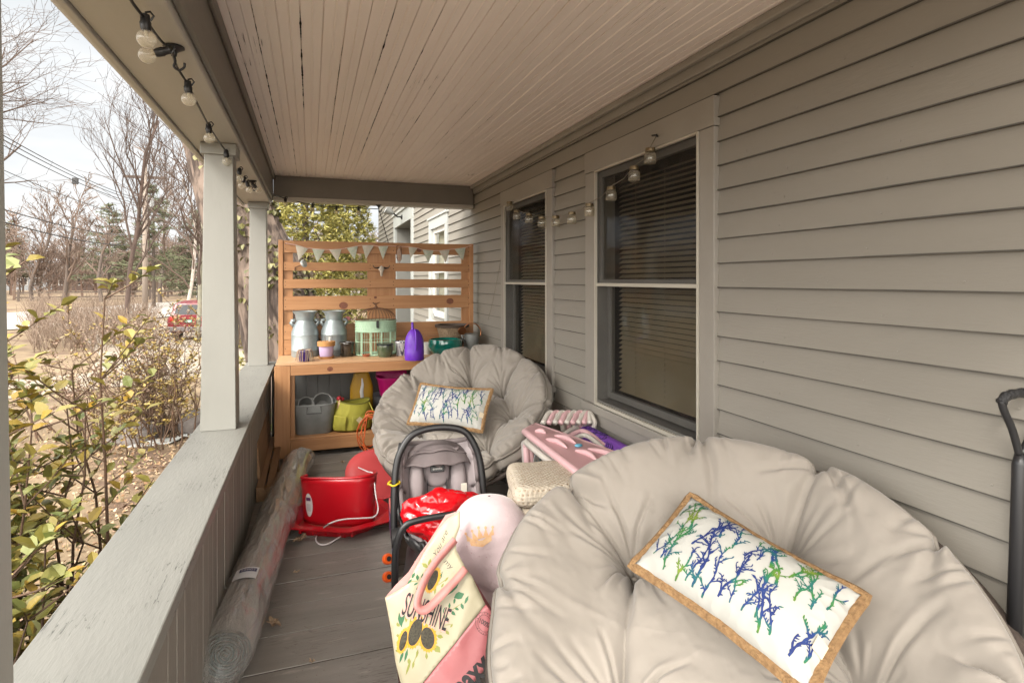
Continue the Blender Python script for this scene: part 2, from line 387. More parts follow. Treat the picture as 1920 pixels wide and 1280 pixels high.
post(3.41); post(5.86); post(.795)
# windows
GLASS = bpy.data.materials.new('window_glass'); GLASS.use_nodes = True
def glassmat(m, tint, gloss, rough=.02, base=None, f0=.04):
    nt = m.node_tree; nd = nt.nodes; nd.clear(); L = nt.links
    o = nd.new('ShaderNodeOutputMaterial'); tr = nd.new('ShaderNodeBsdfTransparent'); tr.inputs[0].default_value = (*tint, 1)
    gl = nd.new('ShaderNodeBsdfGlossy'); gl.inputs['Roughness'].default_value = rough; gl.inputs['Color'].default_value = (gloss, gloss, gloss, 1)
    fr = nd.new('ShaderNodeLayerWeight'); fr.inputs[0].default_value = .5; pw = nd.new('ShaderNodeMath'); pw.operation = 'POWER'; pw.inputs[1].default_value = 4.0; L.new(fr.outputs['Facing'], pw.inputs[0]); ma = nd.new('ShaderNodeMath'); ma.operation = 'MULTIPLY_ADD'; ma.inputs[1].default_value = .9; ma.inputs[2].default_value = .045; L.new(pw.outputs[0], ma.inputs[0])
    x = nd.new('ShaderNodeMixShader'); L.new(ma.outputs[0], x.inputs[0]); L.new(tr.outputs[0], x.inputs[1]); L.new(gl.outputs[0], x.inputs[2]); L.new(x.outputs[0], o.inputs[0])
    return m, gl, fr
glassmat(GLASS, (.84, .83, .78), .5, .05)
SCREEN = bpy.data.materials.new('insect_screen_mesh'); SCREEN.use_nodes = True
nd = SCREEN.node_tree.nodes; L = SCREEN.node_tree.links; nd.clear()
_o = nd.new('ShaderNodeOutputMaterial'); _t = nd.new('ShaderNodeBsdfTransparent'); _d = nd.new('ShaderNodeBsdfDiffuse'); _d.inputs[0].default_value = (.05, .045, .04, 1); _x = nd.new('ShaderNodeMixShader'); _x.inputs[0].default_value = .22
L.new(_t.outputs[0], _x.inputs[1]); L.new(_d.outputs[0], _x.inputs[2]); L.new(_x.outputs[0], _o.inputs[0])
SASH = mat('dark_bronze_sash', (.16, .155, .14), (.13, .125, .115), sc=5, rough=.5)
STORM = mat('white_storm_frame', (.50, .47, .40), rough=.35)
BLIND = mat('tan_blind_slats', (.37, .31, .21), (.30, .25, .17), sc=2, rough=.55)
def window(y0, y1, z0, z1, ty0, ty1, tz0, tz1, blinds, lab):
    P = XW-.032
    w = M()
    w.box(P-.004, XW+.02, ty0, ty1, z1+.012, tz1, .003)                     # head
    w.box(P, XW+.02, ty0+.004, y0-.012, tz0+.05, z1+.010, .003).box(P, XW+.02, y1+.012, ty1-.004, tz0+.05, z1+.010, .003)
    w.box(P-.02, XW+.02, ty0-.012, ty1+.012, tz0, tz0+.048, .004)
    w.box(P-.004, XW-.015, ty0+.01, ty1-.01, tz0-.07, tz0-.002, .003)
    root = w.obj('window', TRIM, house); root['label'] = lab
    D = .10
    M().box(P+.012, XW+D, y0-.010, y0, z0, z1).box(P+.012, XW+D, y1, y1+.010, z0, z1).box(P+.012, XW+D, y0-.010, y1+.010, z1, z1+.010).box(P+.012, XW+D, y0-.010, y1+.010, z0-.03, z0).obj('window_jamb', SASH, root)
    s = .011
    M().box(P-.006, P+.01, y0-.010, y0+s-.01, z0-.03, z1+.01).box(P-.006, P+.01, y1-s+.01, y1+.010, z0-.03, z1+.01).box(P-.006, P+.01, y0+.001, y1-.001, z1-s+.01, z1+.01).box(P-.006, P+.01, y0+.001, y1-.001, z0-.03, z0-.012).obj('storm_frame', STORM, root)
    zm = (z0+z1)/2+.02
    def sash(xa, za, zb, nm):
        q = M(); a = .038
        q.box(xa, xa+.03, y0+.003, y0+a, za, zb, .003).box(xa, xa+.03, y1-a, y1-.003, za, zb, .003).box(xa, xa+.03, y0+a, y1-a, zb-a, zb, .003).box(xa, xa+.03, y0+a, y1-a, za, za+a, .003)
        so_ = q.obj('sash', SASH, root)
        M().add([(xa+.015, y0+a-.002, za+a-.002), (xa+.015, y1-a+.002, za+a-.002), (xa+.015, y1-a+.002, zb-a+.002), (xa+.015, y0+a-.002, zb-a+.002)], [(0, 1, 2, 3)]).obj('glass_pane', GLASS, root)
    sash(P+.02, zm-.02, z1-.002, 'u'); sash(P+.075, z0+.01, zm+.02, 'l')
    M().box(P+.004, P+.018, y0, y1, zm-.022, zm-.003, .002).obj('meeting_rail', STORM, root)
    M().add([(P+.012, y0+.001, z0), (P+.012, y1-.001, z0), (P+.012, y1-.001, z1), (P+.012, y0+.001, z1)], [(0, 1, 2, 3)]).obj('insect_screen', SCREEN, root)
    # dark room behind
    me = M().box(XW+.02+D, XW+1.4, y0-.4, y1+.4, z0-.3, z1+.25).obj('dark_room', DARKM, root)
    bm = bmesh.new(); bm.from_mesh(me.data)
    bmesh.ops.delete(bm, geom=[f for f in bm.faces if abs(f.calc_center_median().x-(XW+.02+D)) < 1e-4], context='FACES'); bm.to_mesh(me.data); bm.free()
    if blinds:
        b = M(); z_ = z0+.06
        while z_ < z1-.05:
            t = R(36); hx = .018*math.cos(t); hz = .018*math.sin(t)
            xa = XW+.128
            wv = .002*nz((0, z_*9, 0))
            b.add([(xa-hx, y0+.02, z_-hz+wv), (xa+hx, y0+.02, z_+hz+wv), (xa+hx, y1-.02, z_+hz-wv), (xa-hx, y1-.02, z_-hz-wv)], [(0, 1, 2, 3)])
            z_ += .0285
        for f in (.2, .5, .8):
            yy = y0+(y1-y0)*f; b.box(XW+.1265, XW+.128, yy-.001, yy+.001, z0+.06, z1-.05)
        b.obj('blinds', BLIND, root)
    return root
window(*WIN[0], *TRW[0], True, 'near dark window with tan blinds and a white storm frame')
window(*WIN[1], *TRW[1], True, 'far dark window behind the round-cushion chair')
# the lit window and the door beyond the porch end
def bright_window(y0, y1, z0, z1, ty0, ty1, tz0, tz1):
    w = M(); P = XW-.03
    w.box(P, XW+.02, ty0, ty1, z1+.002, tz1, .003).box(P-.02, XW+.02, ty0-.03, ty1+.03, tz1+.001, tz1+.03, .003)
    w.box(P, XW+.02, ty0, y0, tz0, z1, .003).box(P, XW+.02, y1, ty1, tz0, z1, .003).box(P-.03, XW+.02, ty0-.02, ty1+.02, tz0-.04, tz0-.001, .003)
    root = w.obj('window', mat('pale_grey_trim', (.50, .52, .50), rough=.5), house); root['label'] = 'bright window beyond the porch end with white curtains'
    M().box(XW+.01, XW+.05, y0+.001, y0+.06, z0, z1).box(XW+.01, XW+.05, y1-.06, y1-.001, z0, z1).box(XW+.01, XW+.05, y0+.06, y1-.06, z1-.06, z1).box(XW+.01, XW+.05, y0+.06, y1-.06, z0-.03, z0+.05).box(XW+.01, XW+.05, y0+.06, y1-.06, 1.60, 1.66).obj('sash', WHITE, root)
    M().add([(XW+.03, y0+.05, z0), (XW+.03, y1-.05, z0), (XW+.03, y1-.05, z1), (XW+.03, y0+.05, z1)], [(0, 1, 2, 3)]).obj('glass_pane', GLASS, root)
    M().grid(lambda u, v: Vector((XW+.10+.012*math.sin(u*70), y0+(y1-y0)*u, z0+(z1-z0)*v)), 90, 2).obj('curtain', mat('sheer_curtain', (.55, .55, .50), rough=.8), root)
bright_window(*WIN[2], *TRW[2])
m = M(); P = XW-.03
m.box(P, XW+.02, 9.75, 12.15, 2.56, 2.80, .003).box(P-.03, XW+.02, 9.70, 12.2, 2.801, 2.84, .003).box(P, XW+.02, 9.75, 9.95, -.9, 2.559, .003).box(P, XW+.02, 11.95, 12.15, -.9, 2.559, .003)
dr = m.obj('door_surround', mat('pale_grey_door_trim', (.45, .47, .45), rough=.5), house)
M().box(XW+.021, XW+.9, 9.90, 9.949, -.9, 2.6).box(XW+.021, XW+.9, 11.951, 12.0, -.9, 2.6).box(XW+.021, XW+.9, 9.95, 11.95, 2.56, 2.61).obj('door_recess', PAINT, dr)
M().box(XW+.85, XW+.9, 9.95, 11.95, -.9, 2.56).obj('door', mat('dark_entry_door', (.05, .05, .055), rough=.5), dr)
M().box(XW, XW+3.8, 15.1, 15.2, -1.2, 4.6).obj('end_wall', SIDING, house)
# flood light above the recessed door
fl_ = thing('flood_light', 'small round outdoor lamp on the corner above the recessed entry beyond the porch', 'lamp', px(755, 407, X=XW-.02))
M().lathe([(.05, 0), (.05, .02), (.02, .04)], 14, T=Matrix.Rotation(R(-90), 3, 'Y')).obj('bracket', BLACK, fl_)
M().tube([(0, 0, 0), (-.10, -.02, .0), (-.18, -.05, .06)], .015).obj('arm', BLACK, fl_)
M().lathe([(.02, .0), (.06, .05), (.10, .16), (.085, .16), (.0, .08)], 18, c=(-.18, -.05, .05), T=Matrix.Rotation(R(-60), 3, 'Y')).obj('lamp_head', mat('galvanised_lamp', (.45, .46, .45), rough=.35, metal=.6), fl_)
# ================================================================== potting bench with slatted back
bench = thing('potting_bench', 'orange cedar potting bench with a tall slatted back across the porch end', 'bench', (0, 0, 0))
BX0, BX1, BYF, BYB = -.285, 1.60, 5.20, 5.78
for x0, y0, y1 in ((BX0, BYF, BYF+.038), (BX1-.13, BYF, BYF+.038)):
    M().box(x0, x0+.125, y0, y1, 0, .776, .003).box(x0+.125, x0+.16, y0+.0395, y0+.077, 0, .70, .003).obj('leg', CEDARV, bench)
for x0 in (BX0+.035, BX1-.02):
    M().box(x0-.03, x0+.01, BYB-.03, BYB+.06, 0, 1.872, .003).obj('back_post', CEDARV, bench)
m = M(); y = BYF+.001
M().box(BX0+.127, BX1-.132, BYF, BYF+.037, .693, .777, .003).obj('apron', CEDAR, bench)
for i in range(4):
    yy = BYF+.002+i*.140; m.box(BX0+.01, BX1-.01, yy, yy+.138, .778, .80, .003)
m.obj('table_top', TOPW, bench)
M().box(BX0+.127, BX1-.132, BYF+.002, BYF+.038, .045, .142, .003).obj('shelf_rail', CEDAR, bench)
m = M()
for i in range(4): m.box(BX0+.03, BX1-.03, BYF+.003+i*.138, BYF+.003+i*.138+.135, .143, .163, .003)
m.obj('shelf_board', CEDAR, bench)
for z0, z1, nm in ((1.755, 1.868, 'back_slat'), (1.587, 1.668, 'back_slat'), (1.423, 1.508, 'back_slat'), (1.218, 1.348, 'back_slat'), (.802, 1.082, 'back_panel')):
    if nm == 'back_panel':
        M().box(BX0+.047, BX1-.035, BYB-.022, BYB-.002, .802, .94, .003).box(BX0+.047, BX1-.035, BYB-.022, BYB-.002, .942, z1, .003).obj(nm, CEDAR, bench)
    else: M().box(BX0+.047, BX1-.035, BYB-.022, BYB-.002, z0, z1, .003).obj(nm, CEDAR, bench)
M().box(.525, .800, BYB, BYB+.018, .80, 1.866, .002).obj('centre_board', CEDARV, bench)
M().box(BX0+.047, BX0+.13, BYB, BYB+.018, .80, 1.866, .002).obj('side_board', CEDARV, bench)
M().box(BX1-.13, BX1-.035, BYB, BYB+.018, .80, 1.866, .002).obj('side_board', CEDARV, bench)
KN = mat('dark_wood_knot', (.13, .035, .015), (.22, .07, .03), sc=60, rough=.5)
for x_, z_, r_ in ((.30, 1.257, .033), (1.345, 1.285, .030), (1.03, 1.80, .020), (.60, 1.33, .012), (.16, .735, .02)):
    M().lathe([(0.001, 0), (r_, .0), (r_, .0008), (.001, .0008)], 18, c=(x_, BYB-.0222 if z_ > .8 else BYF-.0002, z_), T=Matrix.Diagonal((1.25, 1, 1)) @ Matrix.Rotation(R(90), 3, 'X')).obj('wood_knot', KN, bench)
for z0 in (1.79, 1.835, 1.61, 1.645, 1.45, 1.485, 1.25, 1.315, .86, 1.02):
    for x_ in (BX0+.065, .55, .775, BX1-.06): M().lathe([(.001, 0), (.0042, 0), (.0042, .0012), (.001, .0012)], 6, c=(x_, BYB-.0218, z0), T=Matrix.Rotation(R(90), 3, 'X')).obj('screw', DARKM, bench)

# ================================================================== round-cushion bowl chairs
CUSH = mat('taupe_microfibre', (.31, .277, .24), (.28, .25, .216), sc=3.5, rough=.85, bump=.14, bsc=9, c3=(.21, .182, .152), sc3=5, t3=.64, w3=.12, sheen=.25, det=7)
PIPE = mat('taupe_piping', (.25, .222, .19), rough=.85)
FRAME = mat('brown_resin_ring', (.085, .062, .05), (.06, .045, .037), sc=40, rough=.55, bump=.5, bsc=90)
def cushion_chair(label, cx, cy, cz, az, tilt, tufts, seed, Rr=.60, dep=.19, ro=(0, 0), rf=1.0, wz=-.035, blg=.030, TH=.125):
    t = thing('bowl_chair', label, 'chair', (cx, cy, 0), az)
    n = Vector((math.sin(tilt), 0, math.cos(tilt))); a = Vector((0, 1, 0)); b = n.cross(a)
    C0 = Vector((0, 0, cz))
    def W_(u, v, w): return C0 + a*u + b*v + n*w
    tf = [R(q) for q in tufts]; RT = .335; k = len(tf)
    T = [(RT*math.cos(q), RT*math.sin(q)) for q in tf]
    def ad(x, y): return abs((x-y+math.pi) % (2*math.pi)-math.pi)
    rn = random.Random(seed); wob = [rn.uniform(-.05, .05) for _ in tf]
    mids = []
    for i in range(k):
        q0, q1 = tf[i], tf[(i+1) % k]; d = (q1-q0) % (2*math.pi); mids.append(q0+d*rn.uniform(.4, .6))
    ca = np.array
    def segd(x, y, A, B):
        dx, dy = B[0]-A[0], B[1]-A[1]; q = np.clip(((x-A[0])*dx+(y-A[1])*dy)/(dx*dx+dy*dy), 0, 1)
        return np.hypot(x-A[0]-q*dx, y-A[1]-q*dy), q
    rims = [((Rr*1.02)*math.cos(q+w), (Rr*1.02)*math.sin(q+w)) for q, w in zip(tf, wob)]
    rimm = [((Rr*1.02)*math.cos(q), (Rr*1.02)*math.sin(q)) for q in mids]
    def adv(x, y): return np.abs((x-y+math.pi) % (2*math.pi)-math.pi)
    def rimR(ph):
        p = np.zeros_like(ph)
        for q, w in zip(tf, wob): p = np.maximum(p, np.exp(-(adv(ph, q+w)/.045)**2))
        for q in mids: p = np.maximum(p, .5*np.exp(-(adv(ph, q)/.03)**2))
        return Rr*(1-.045*p+.008*vnoise(np.cos(ph)*2.2+9, np.sin(ph)*2.2+9, seed))
    # pleats: (start x, y, direction, length, depth, width)
    PL = []
    for i, (tx, ty) in enumerate(T):
        n_ = 20; a0 = rn.uniform(0, 6)
        for j in range(n_):
            a_ = a0+2*math.pi*(j+rn.uniform(-.35, .35))/n_; PL.append((tx, ty, a_, rn.uniform(.07, .24), rn.uniform(.004, .011), rn.uniform(.004, .009)))
    for (rx_, ry_), big in [(r_, 1) for r_ in rims]+[(r_, .7) for r_ in rimm]:
        c_ = math.atan2(-ry_, -rx_)
        for j in range(7): PL.append((rx_, ry_, c_+rn.uniform(-.75, .75), rn.uniform(.10, .27), rn.uniform(.004, .010)*big, rn.uniform(.006, .013)))
    for j in range(80):
        a_ = rn.uniform(0, 2*math.pi); PL.append((Rr*1.0*math.cos(a_), Rr*1.0*math.sin(a_), a_+math.pi+rn.uniform(-.3, .3), rn.uniform(.06, .16), rn.uniform(.002, .006), rn.uniform(.006, .010)))
    def top(rho, ph):
        """rho 0..1 across the top face, arrays welcome"""
        rho = np.asarray(rho, float); ph = np.asarray(ph, float)
        r_ = rho*rimR(ph); x0 = r_*np.cos(ph); y0 = r_*np.sin(ph)
        x = x0+.014*vnoise(x0*6+20, y0*6+20, seed); y = y0+.014*vnoise(x0*6+20, y0*6+20, seed+9)
        bowl = -dep*(1-rho*rho)
        dT = [np.hypot(x-p, y-q) for p, q in T]; dt = np.minimum.reduce(dT)
        seam = np.zeros_like(x)
        def crease(d, w1, w2, k1, k2): return k1*np.exp(-d/w1)+k2*np.exp(-(d/w2)**1.2)
        for i in range(k):
            d, q = segd(x, y, T[i], rims[i]); seam = np.maximum(seam, crease(d, .055, .011, .70, .46)*(1-.45*np.clip(q, 0, 1)))
            d, q = segd(x, y, T[i], T[(i+1) % k]); mid_ = 1-.55*np.sin(np.pi*q); seam = np.maximum(seam, crease(d, .060, .013, .64, .36)*mid_)
            m2 = rimm[i]; d, q = segd(x, y, (m2[0]*.70, m2[1]*.70), m2); seam = np.maximum(seam, crease(d, .030, .009, .22, .18)*q)
        h = TH*(1.04-.75*seam) - TH*.95*np.exp(-dt/.040)
        h = h+np.where(rho < .5, .03*(1-(rho/.5)**2), 0)
        pl = np.zeros_like(x)
        for (sx_, sy_, a_, l_, dp, wd) in PL:
            cx_, cy_ = math.cos(a_), math.sin(a_); al = (x-sx_)*cx_+(y-sy_)*cy_; pr = (x-sx_)*-cy_+(y-sy_)*cx_ + .010*np.sin(al*18+a_*3)
            f_ = np.clip(al/l_, 0, 1); env = np.where((al > 0) & (al < l_), np.sin(np.pi*np.clip(f_, 0, 1)**.6)**.8, 0)
            w_ = wd*(.6+1.2*f_); pl = pl+1.9*dp*env*(np.exp(-(pr/w_)**2)-.35*np.exp(-((pr-2*w_)/w_/1.3)**2))
        h = h-pl
        h = h+.009*vnoise(x*9+50, y*9+50, seed)+.0035*vnoise(x*22+50, y*22+50, seed)+.0012*vnoise(x*55+50, y*55+50, seed)
        edge = np.sqrt(np.clip(1-np.clip((rho-.80)/.20, 0, 1)**2.2, 0, 1)); edge = .35+.65*edge
        return x, y, bowl+h*edge
    nu, nv = 540, 200
    U2, V2 = np.meshgrid(np.arange(nu)/nu, np.arange(nv)/(nv-1), indexing='ij'); ph = 2*math.pi*U2
    rho = np.clip((np.minimum(V2, .80)/.80)**.8, .001, 1); x, y, w = top(rho, ph)
    q = np.clip((V2-.80)/.20, 0, 1); bul = np.sin(np.clip(q/.62, 0, 1)*math.pi); gat = .008*np.abs(vnoise(np.cos(ph)*16+30, np.sin(ph)*16+30, q*2+seed))
    sc1 = 1+(blg*bul-gat*bul)/Rr*1.2; q2 = np.clip((q-.62)/.38, 0, 1); sc2 = 1-q2*.62
    side = q > 0; low = q > .62
    w = np.where(side, w-.088*np.clip(q/.62, 0, 1), w); sc_ = np.where(low, sc2, np.where(side, sc1, 1)); x = x*sc_; y = y*sc_
    w = np.where(low, w-(dep*.85)*(1-sc2**2)/.86-.01*q2, w)
    na, nb, nn_ = np.array(a), np.array(b), np.array(n)
    P3 = np.array(C0)+x[..., None]*na+y[..., None]*nb+w[..., None]*nn_
    mm = M(); mm.v = [tuple(p) for p in P3.reshape(-1, 3)]
    mm.f = [(i*nv+j, i*nv+j+1, ((i+1) % nu)*nv+j+1, ((i+1) % nu)*nv+j) for i in range(nu) for j in range(nv-1)]
    cu = mm.obj('cushion', CUSH, t, smooth=True)
    for nm, q0, off in (('piping', 1.0, 0), ('lower_piping', 1.02, -.09)):
        pts = []
        for i in range(220):
            ph = 2*math.pi*i/220; x, y, w = top(1., ph); pts.append(W_(x*(q0+.004), y*(q0+.004), w+off+.004+.003*nz((i*.21, 0, seed))))
        M().tube(pts, .0080, 6, closed=True).obj(nm, PIPE, cu, smooth=True)
    for p, q in T: 
        M().ball(W_(p, q, top(math.hypot(p, q)/rimR(math.atan2(q, p)), math.atan2(q, p))[2]+.002), .011, 12, 6, (1, 1, .5)).obj('tuft_button', PIPE, cu, smooth=True)
    # frame: thick ring, bowl struts, small lower ring, splayed base
    RF = Rr*rf; W0_ = W_
    def W_(u, v, w): return W0_(u+ro[0], v+ro[1], w)
    M().tube([W_(RF*math.cos(2*math.pi*i/72), RF*math.sin(2*math.pi*i/72), wz-.03) for i in range(72)], .0175, 10, closed=True).obj('ring', FRAME, t, smooth=True)
    m = M()
    for i in range(10):
        q = 2*math.pi*i/10+.2; m.tube(spline([W_(RF*math.cos(q), RF*math.sin(q), wz-.035), W_(RF*.75*math.cos(q), RF*.75*math.sin(q), wz-.16), W_(.24*math.cos(q), .24*math.sin(q), wz-.245)], 4), .007, 6)
    m.tube([W_(.24*math.cos(2*math.pi*i/36), .24*math.sin(2*math.pi*i/36), wz-.245) for i in range(36)], .012, 8, closed=True)
    m.obj('bowl_rods', FRAME, t, smooth=True)
    m = M(); lo = .245; c2 = W_(0, 0, wz-.245); c2.z = 0
    top_r = [W_(.24*math.cos(2*math.pi*i/6), .24*math.sin(2*math.pi*i/6), wz-.255) for i in range(6)]
    for p in top_r:
        d = Vector((p.x-c2.x, p.y-c2.y, 0)); d = d.normalized() if d.length > .01 else Vector((1, 0, 0))
        m.tube([p, Vector((c2.x, c2.y, .015))+d*.30], .011, 8)
    m.tube([(c2.x+.30*math.cos(2*math.pi*i/40), c2.y+.30*math.sin(2*math.pi*i/40), .015) for i in range(40)], .014, 8, closed=True)
    m.obj('base', FRAME, t, smooth=True)
    # tie straps under the rim
    return t, W0_, top
ch2, W2, top2 = cushion_chair('far round taupe cushion chair sitting under the far window by the bench', .986, 3.871, .615, -2.247, .59, [8, 56, 104, 152, -150, -97, -45], 3, ro=(.01, -.03), dep=.23, TH=.135)
ch1, W1, top1 = cushion_chair('large near round taupe cushion chair in the lower right foreground', 1.0, 1.23, .622, 3.94, .479, [-6, 64, 146, -131, -70], 11, ro=(.025, .0), rf=1.06, wz=-.012, blg=.014, dep=.25, TH=.145)

# ---- lumbar pillows with printed coral branches, jute trim
JUTE = mat('braided_jute', (.36, .215, .095), (.25, .14, .06), sc=70, rough=.9, bump=1., bsc=110, st=(1, 1, 1))
CANVAS = mat('white_canvas', (.47, .465, .43), (.44, .435, .40), sc=6, rough=.85, bump=.15, bsc=12)
PRINT = bpy.data.materials.new('coral_print'); PRINT.use_nodes = True
nd = PRINT.node_tree.nodes; L = PRINT.node_tree.links
t_ = nd.new('ShaderNodeTexCoord'); n_ = nd.new('ShaderNodeTexNoise'); n_.inputs['Scale'].default_value = 11; n_.inputs['Detail'].default_value = 2; r_ = nd.new('ShaderNodeValToRGB'); e = r_.color_ramp.elements
e[0].position = .36; e[0].color = (.006, .018, .11, 1); e[1].position = .66; e[1].color = (.14, .20, .02, 1)
for p, c in ((.45, (.008, .03, .14)), (.50, (.006, .09, .10)), (.56, (.015, .13, .05)), (.61, (.05, .15, .02))): q = e.new(p); q.color = (*c, 1)
L.new(t_.outputs['Object'], n_.inputs['Vector']); L.new(n_.outputs['Fac'], r_.inputs[0]); L.new(r_.outputs[0], nd['Principled BSDF'].inputs['Base Color']); nd['Principled BSDF'].inputs['Roughness'].default_value = .8
def lumbar(label, M4, w, h, th, seed):
    """M4 maps (x across, y up, z out) to world; rests on a chair"""
    o0 = M4 @ Vector((0, 0, 0)); t = thing('lumbar_pillow', label, 'pillow', o0)
    def P(x, y, z): return M4 @ Vector((x, y, z)) - o0
    def zz(u, v):
        a_ = max(0, 1-abs(u)**2.6); b_ = max(0, 1-abs(v)**2.4)
        return th*(a_*b_)**.55 + .004*nz((u*3, v*2, seed)) - .010*abs(nz((u*7, v*4, seed+3)))*(max(abs(u), abs(v)))**3
    def XY(u, v): # pinched sides
        return w/2*u*(1-.035*(1-abs(v)**2)*abs(u)), h/2*v*(1-.10*(1-abs(u)**2)*abs(v))
    def ft(a_, b_): u, v = a_*2-1, b_*2-1; x, y = XY(u, v); return P(x, y, zz(u, v))
    def fb(a_, b_): u, v = a_*2-1, b_*2-1; x, y = XY(u, v); return P(x, y, -zz(u, v)*.75)
    cv = M().grid(ft, 200, 120).grid(fb, 30, 20).obj('cover', CANVAS, t, smooth=True)
    # jute band round the edge
    m = M(); per = []
    for i in range(40): per.append((-1+2*i/40, -1))
    for i in range(24): per.append((1, -1+2*i/24))
    for i in range(40): per.append((1-2*i/40, 1))
    for i in range(24): per.append((-1, 1-2*i/24))
    tw = .018; vs = []; nP = len(per)
    for i, (u, v) in enumerate(per):
        x, y = XY(u, v); ox = (1 if u >= .999 else -1 if u <= -.999 else 0); oy = (1 if v >= .999 else -1 if v <= -.999 else 0)
        if ox and oy: ox *= .75; oy *= .75
        wv = .0015*math.sin(i*2.6); wz_ = .004*nz((i*.2, 0, seed))
        z0 = wz_
        vs += [P(x-ox*.005, y-oy*.005, z0+.009), P(x+ox*(tw*.5), y+oy*(tw*.5), z0+.0105+wv), P(x+ox*tw, y+oy*tw, z0), P(x+ox*tw*.5, y+oy*tw*.5, z0-.007), P(x-ox*.008, y-oy*.008, z0-.010)]
    fs = []
    for i in range(nP):
        j = (i+1) % nP
        for k in range(4): fs.append((i*5+k, i*5+k+1, j*5+k+1, j*5+k))
    m.add(vs, fs).obj('jute_trim', JUTE, t)
    # coral strokes
    rn = random.Random(seed); m = M()
    def surf(x, y):
        u, v = x/(w/2), y/(h/2); u2 = u; v2 = v
        for _ in range(3):
            X_, Y_ = XY(u2, v2); u2 += (u-X_/(w/2)); v2 += (v-Y_/(h/2))
        u2 = max(-1, min(1, u2)); v2 = max(-1, min(1, v2)); return P(x, y, zz(u2, v2)+.0018)
    def ribbon(pts, ws):
        vs = []
        for i, (x, y) in enumerate(pts):
            a_ = pts[max(0, i-1)]; b_ = pts[min(len(pts)-1, i+1)]; dx, dy = b_[0]-a_[0], b_[1]-a_[1]; l_ = math.hypot(dx, dy)+1e-9; nx_, ny_ = -dy/l_*ws[i], dx/l_*ws[i]
            vs += [surf(x+nx_, y+ny_), surf(x-nx_, y-ny_)]
        m.add(vs, [(2*i, 2*i+1, 2*i+3, 2*i+2) for i in range(len(pts)-1)])
    def inside(x, y): return abs(x) < w/2*.93 and abs(y) < h/2*.90
    occ = []
    def free(x, y, me, d=.0105): return all(o[2] == me or (x-o[0])**2+(y-o[1])**2 > d*d for o in occ)
    ids = [0]
    def branch(x, y, ang, L_, wd, lev, me):
        n = max(3, int(L_/.006)); pts = [(x, y)]; ws = [wd*.8]; a_ = ang; bend = rn.gauss(0, .035)
        for i in range(n):
            a_ += bend+rn.gauss(0, .10); q = (pts[-1][0]+math.cos(a_)*L_/n, pts[-1][1]+math.sin(a_)*L_/n)
            if not inside(*q) or not free(q[0], q[1], me): break
            pts.append(q); ws.append(wd*(1-.5*(i+1)/n)*(1+.28*math.sin(i*1.7+x*99)))
        if len(pts) < 3: return
        for q in pts: occ.append((q[0], q[1], me))
        ribbon(pts, ws); sd_ = rn.choice((-1, 1))
        for i in range(1, len(pts)):
            sd_ = -sd_ if rn.random() < .8 else sd_
            if lev < 2 and i % (5 if lev == 0 else 6) == 3: branch(pts[i][0], pts[i][1], a_+sd_*rn.uniform(.5, .85), L_*rn.uniform(.35, .55), wd*.75, lev+1, me)
            elif rn.random() < .75:
                q = a_+sd_*rn.uniform(.6, 1.0); l_ = rn.uniform(.009, .014)
                ribbon([pts[i], (pts[i][0]+math.cos(q)*l_*.5, pts[i][1]+math.sin(q)*l_*.5), (pts[i][0]+math.cos(q)*l_, pts[i][1]+math.sin(q)*l_)], [wd*.5+.0005, wd*.45+.0008, .0006])
    def stroke(x, y, a_, L_, wd, lev):
        n = max(3, int(L_/.006)); pts = [(x, y)]; ws = [wd*.8]; bend = rn.gauss(0, .02); a0 = a_
        for i in range(n):
            a_ += bend+rn.gauss(0, .13)-.12*(a_-a0); q = (pts[-1][0]+math.cos(a_)*L_/n, pts[-1][1]+math.sin(a_)*L_/n)
            if not inside(*q): break
            pts.append(q); ws.append(wd*(1-.45*(i+1)/n)*(1+.3*math.sin(i*1.9+x*99)))
        if len(pts) < 3: return
        ribbon(pts, ws); sd_ = rn.choice((-1, 1)); st_ = 4 if lev == 0 else 4
        for i in range(1, len(pts)):
            if lev == 0 and i % st_ == 2 and i < len(pts)-2: sd_ = -sd_; stroke(pts[i][0], pts[i][1], a_+sd_*rn.uniform(.45, .75), rn.uniform(.024, .046), wd*.78, 1)
            elif rn.random() < .6:
                s2 = rn.choice((-1, 1)); q = a_+s2*rn.uniform(.6, 1.0); l_ = rn.uniform(.006, .010)
                ribbon([pts[i], (pts[i][0]+math.cos(q)*l_*.5, pts[i][1]+math.sin(q)*l_*.5), (pts[i][0]+math.cos(q)*l_, pts[i][1]+math.sin(q)*l_)], [wd*.5+.0004, wd*.4+.0008, .0006])
    nc = 15
    for i in range(nc):
        x = w*(-.46+.92*(i+.5+rn.uniform(-.15, .15))/nc); y = -h*.44+rn.uniform(0, .04)
        while y < h*.36:
            L_ = rn.uniform(.09, .16); stroke(x+rn.uniform(-.008, .008), y, R(90)+rn.gauss(0, .16), L_, rn.uniform(.0019, .0032), 0); y += L_*.93+.006
    m.obj('coral_print', PRINT, cv)['kind'] = 'stuff'
    x, y = w/2-.004, h*.12
    M().add([P(w/2-.028, -h*.10, zz(.92, -.2)+.010), P(w/2-.006, -h*.10, .013), P(w/2-.006, -h*.22, .013), P(w/2-.028, -h*.22, zz(.92, -.4)+.010)], [(0, 1, 2, 3)]).obj('care_tag', mat('cream_tag', (.72, .62, .45), rough=.7), t)
    return t
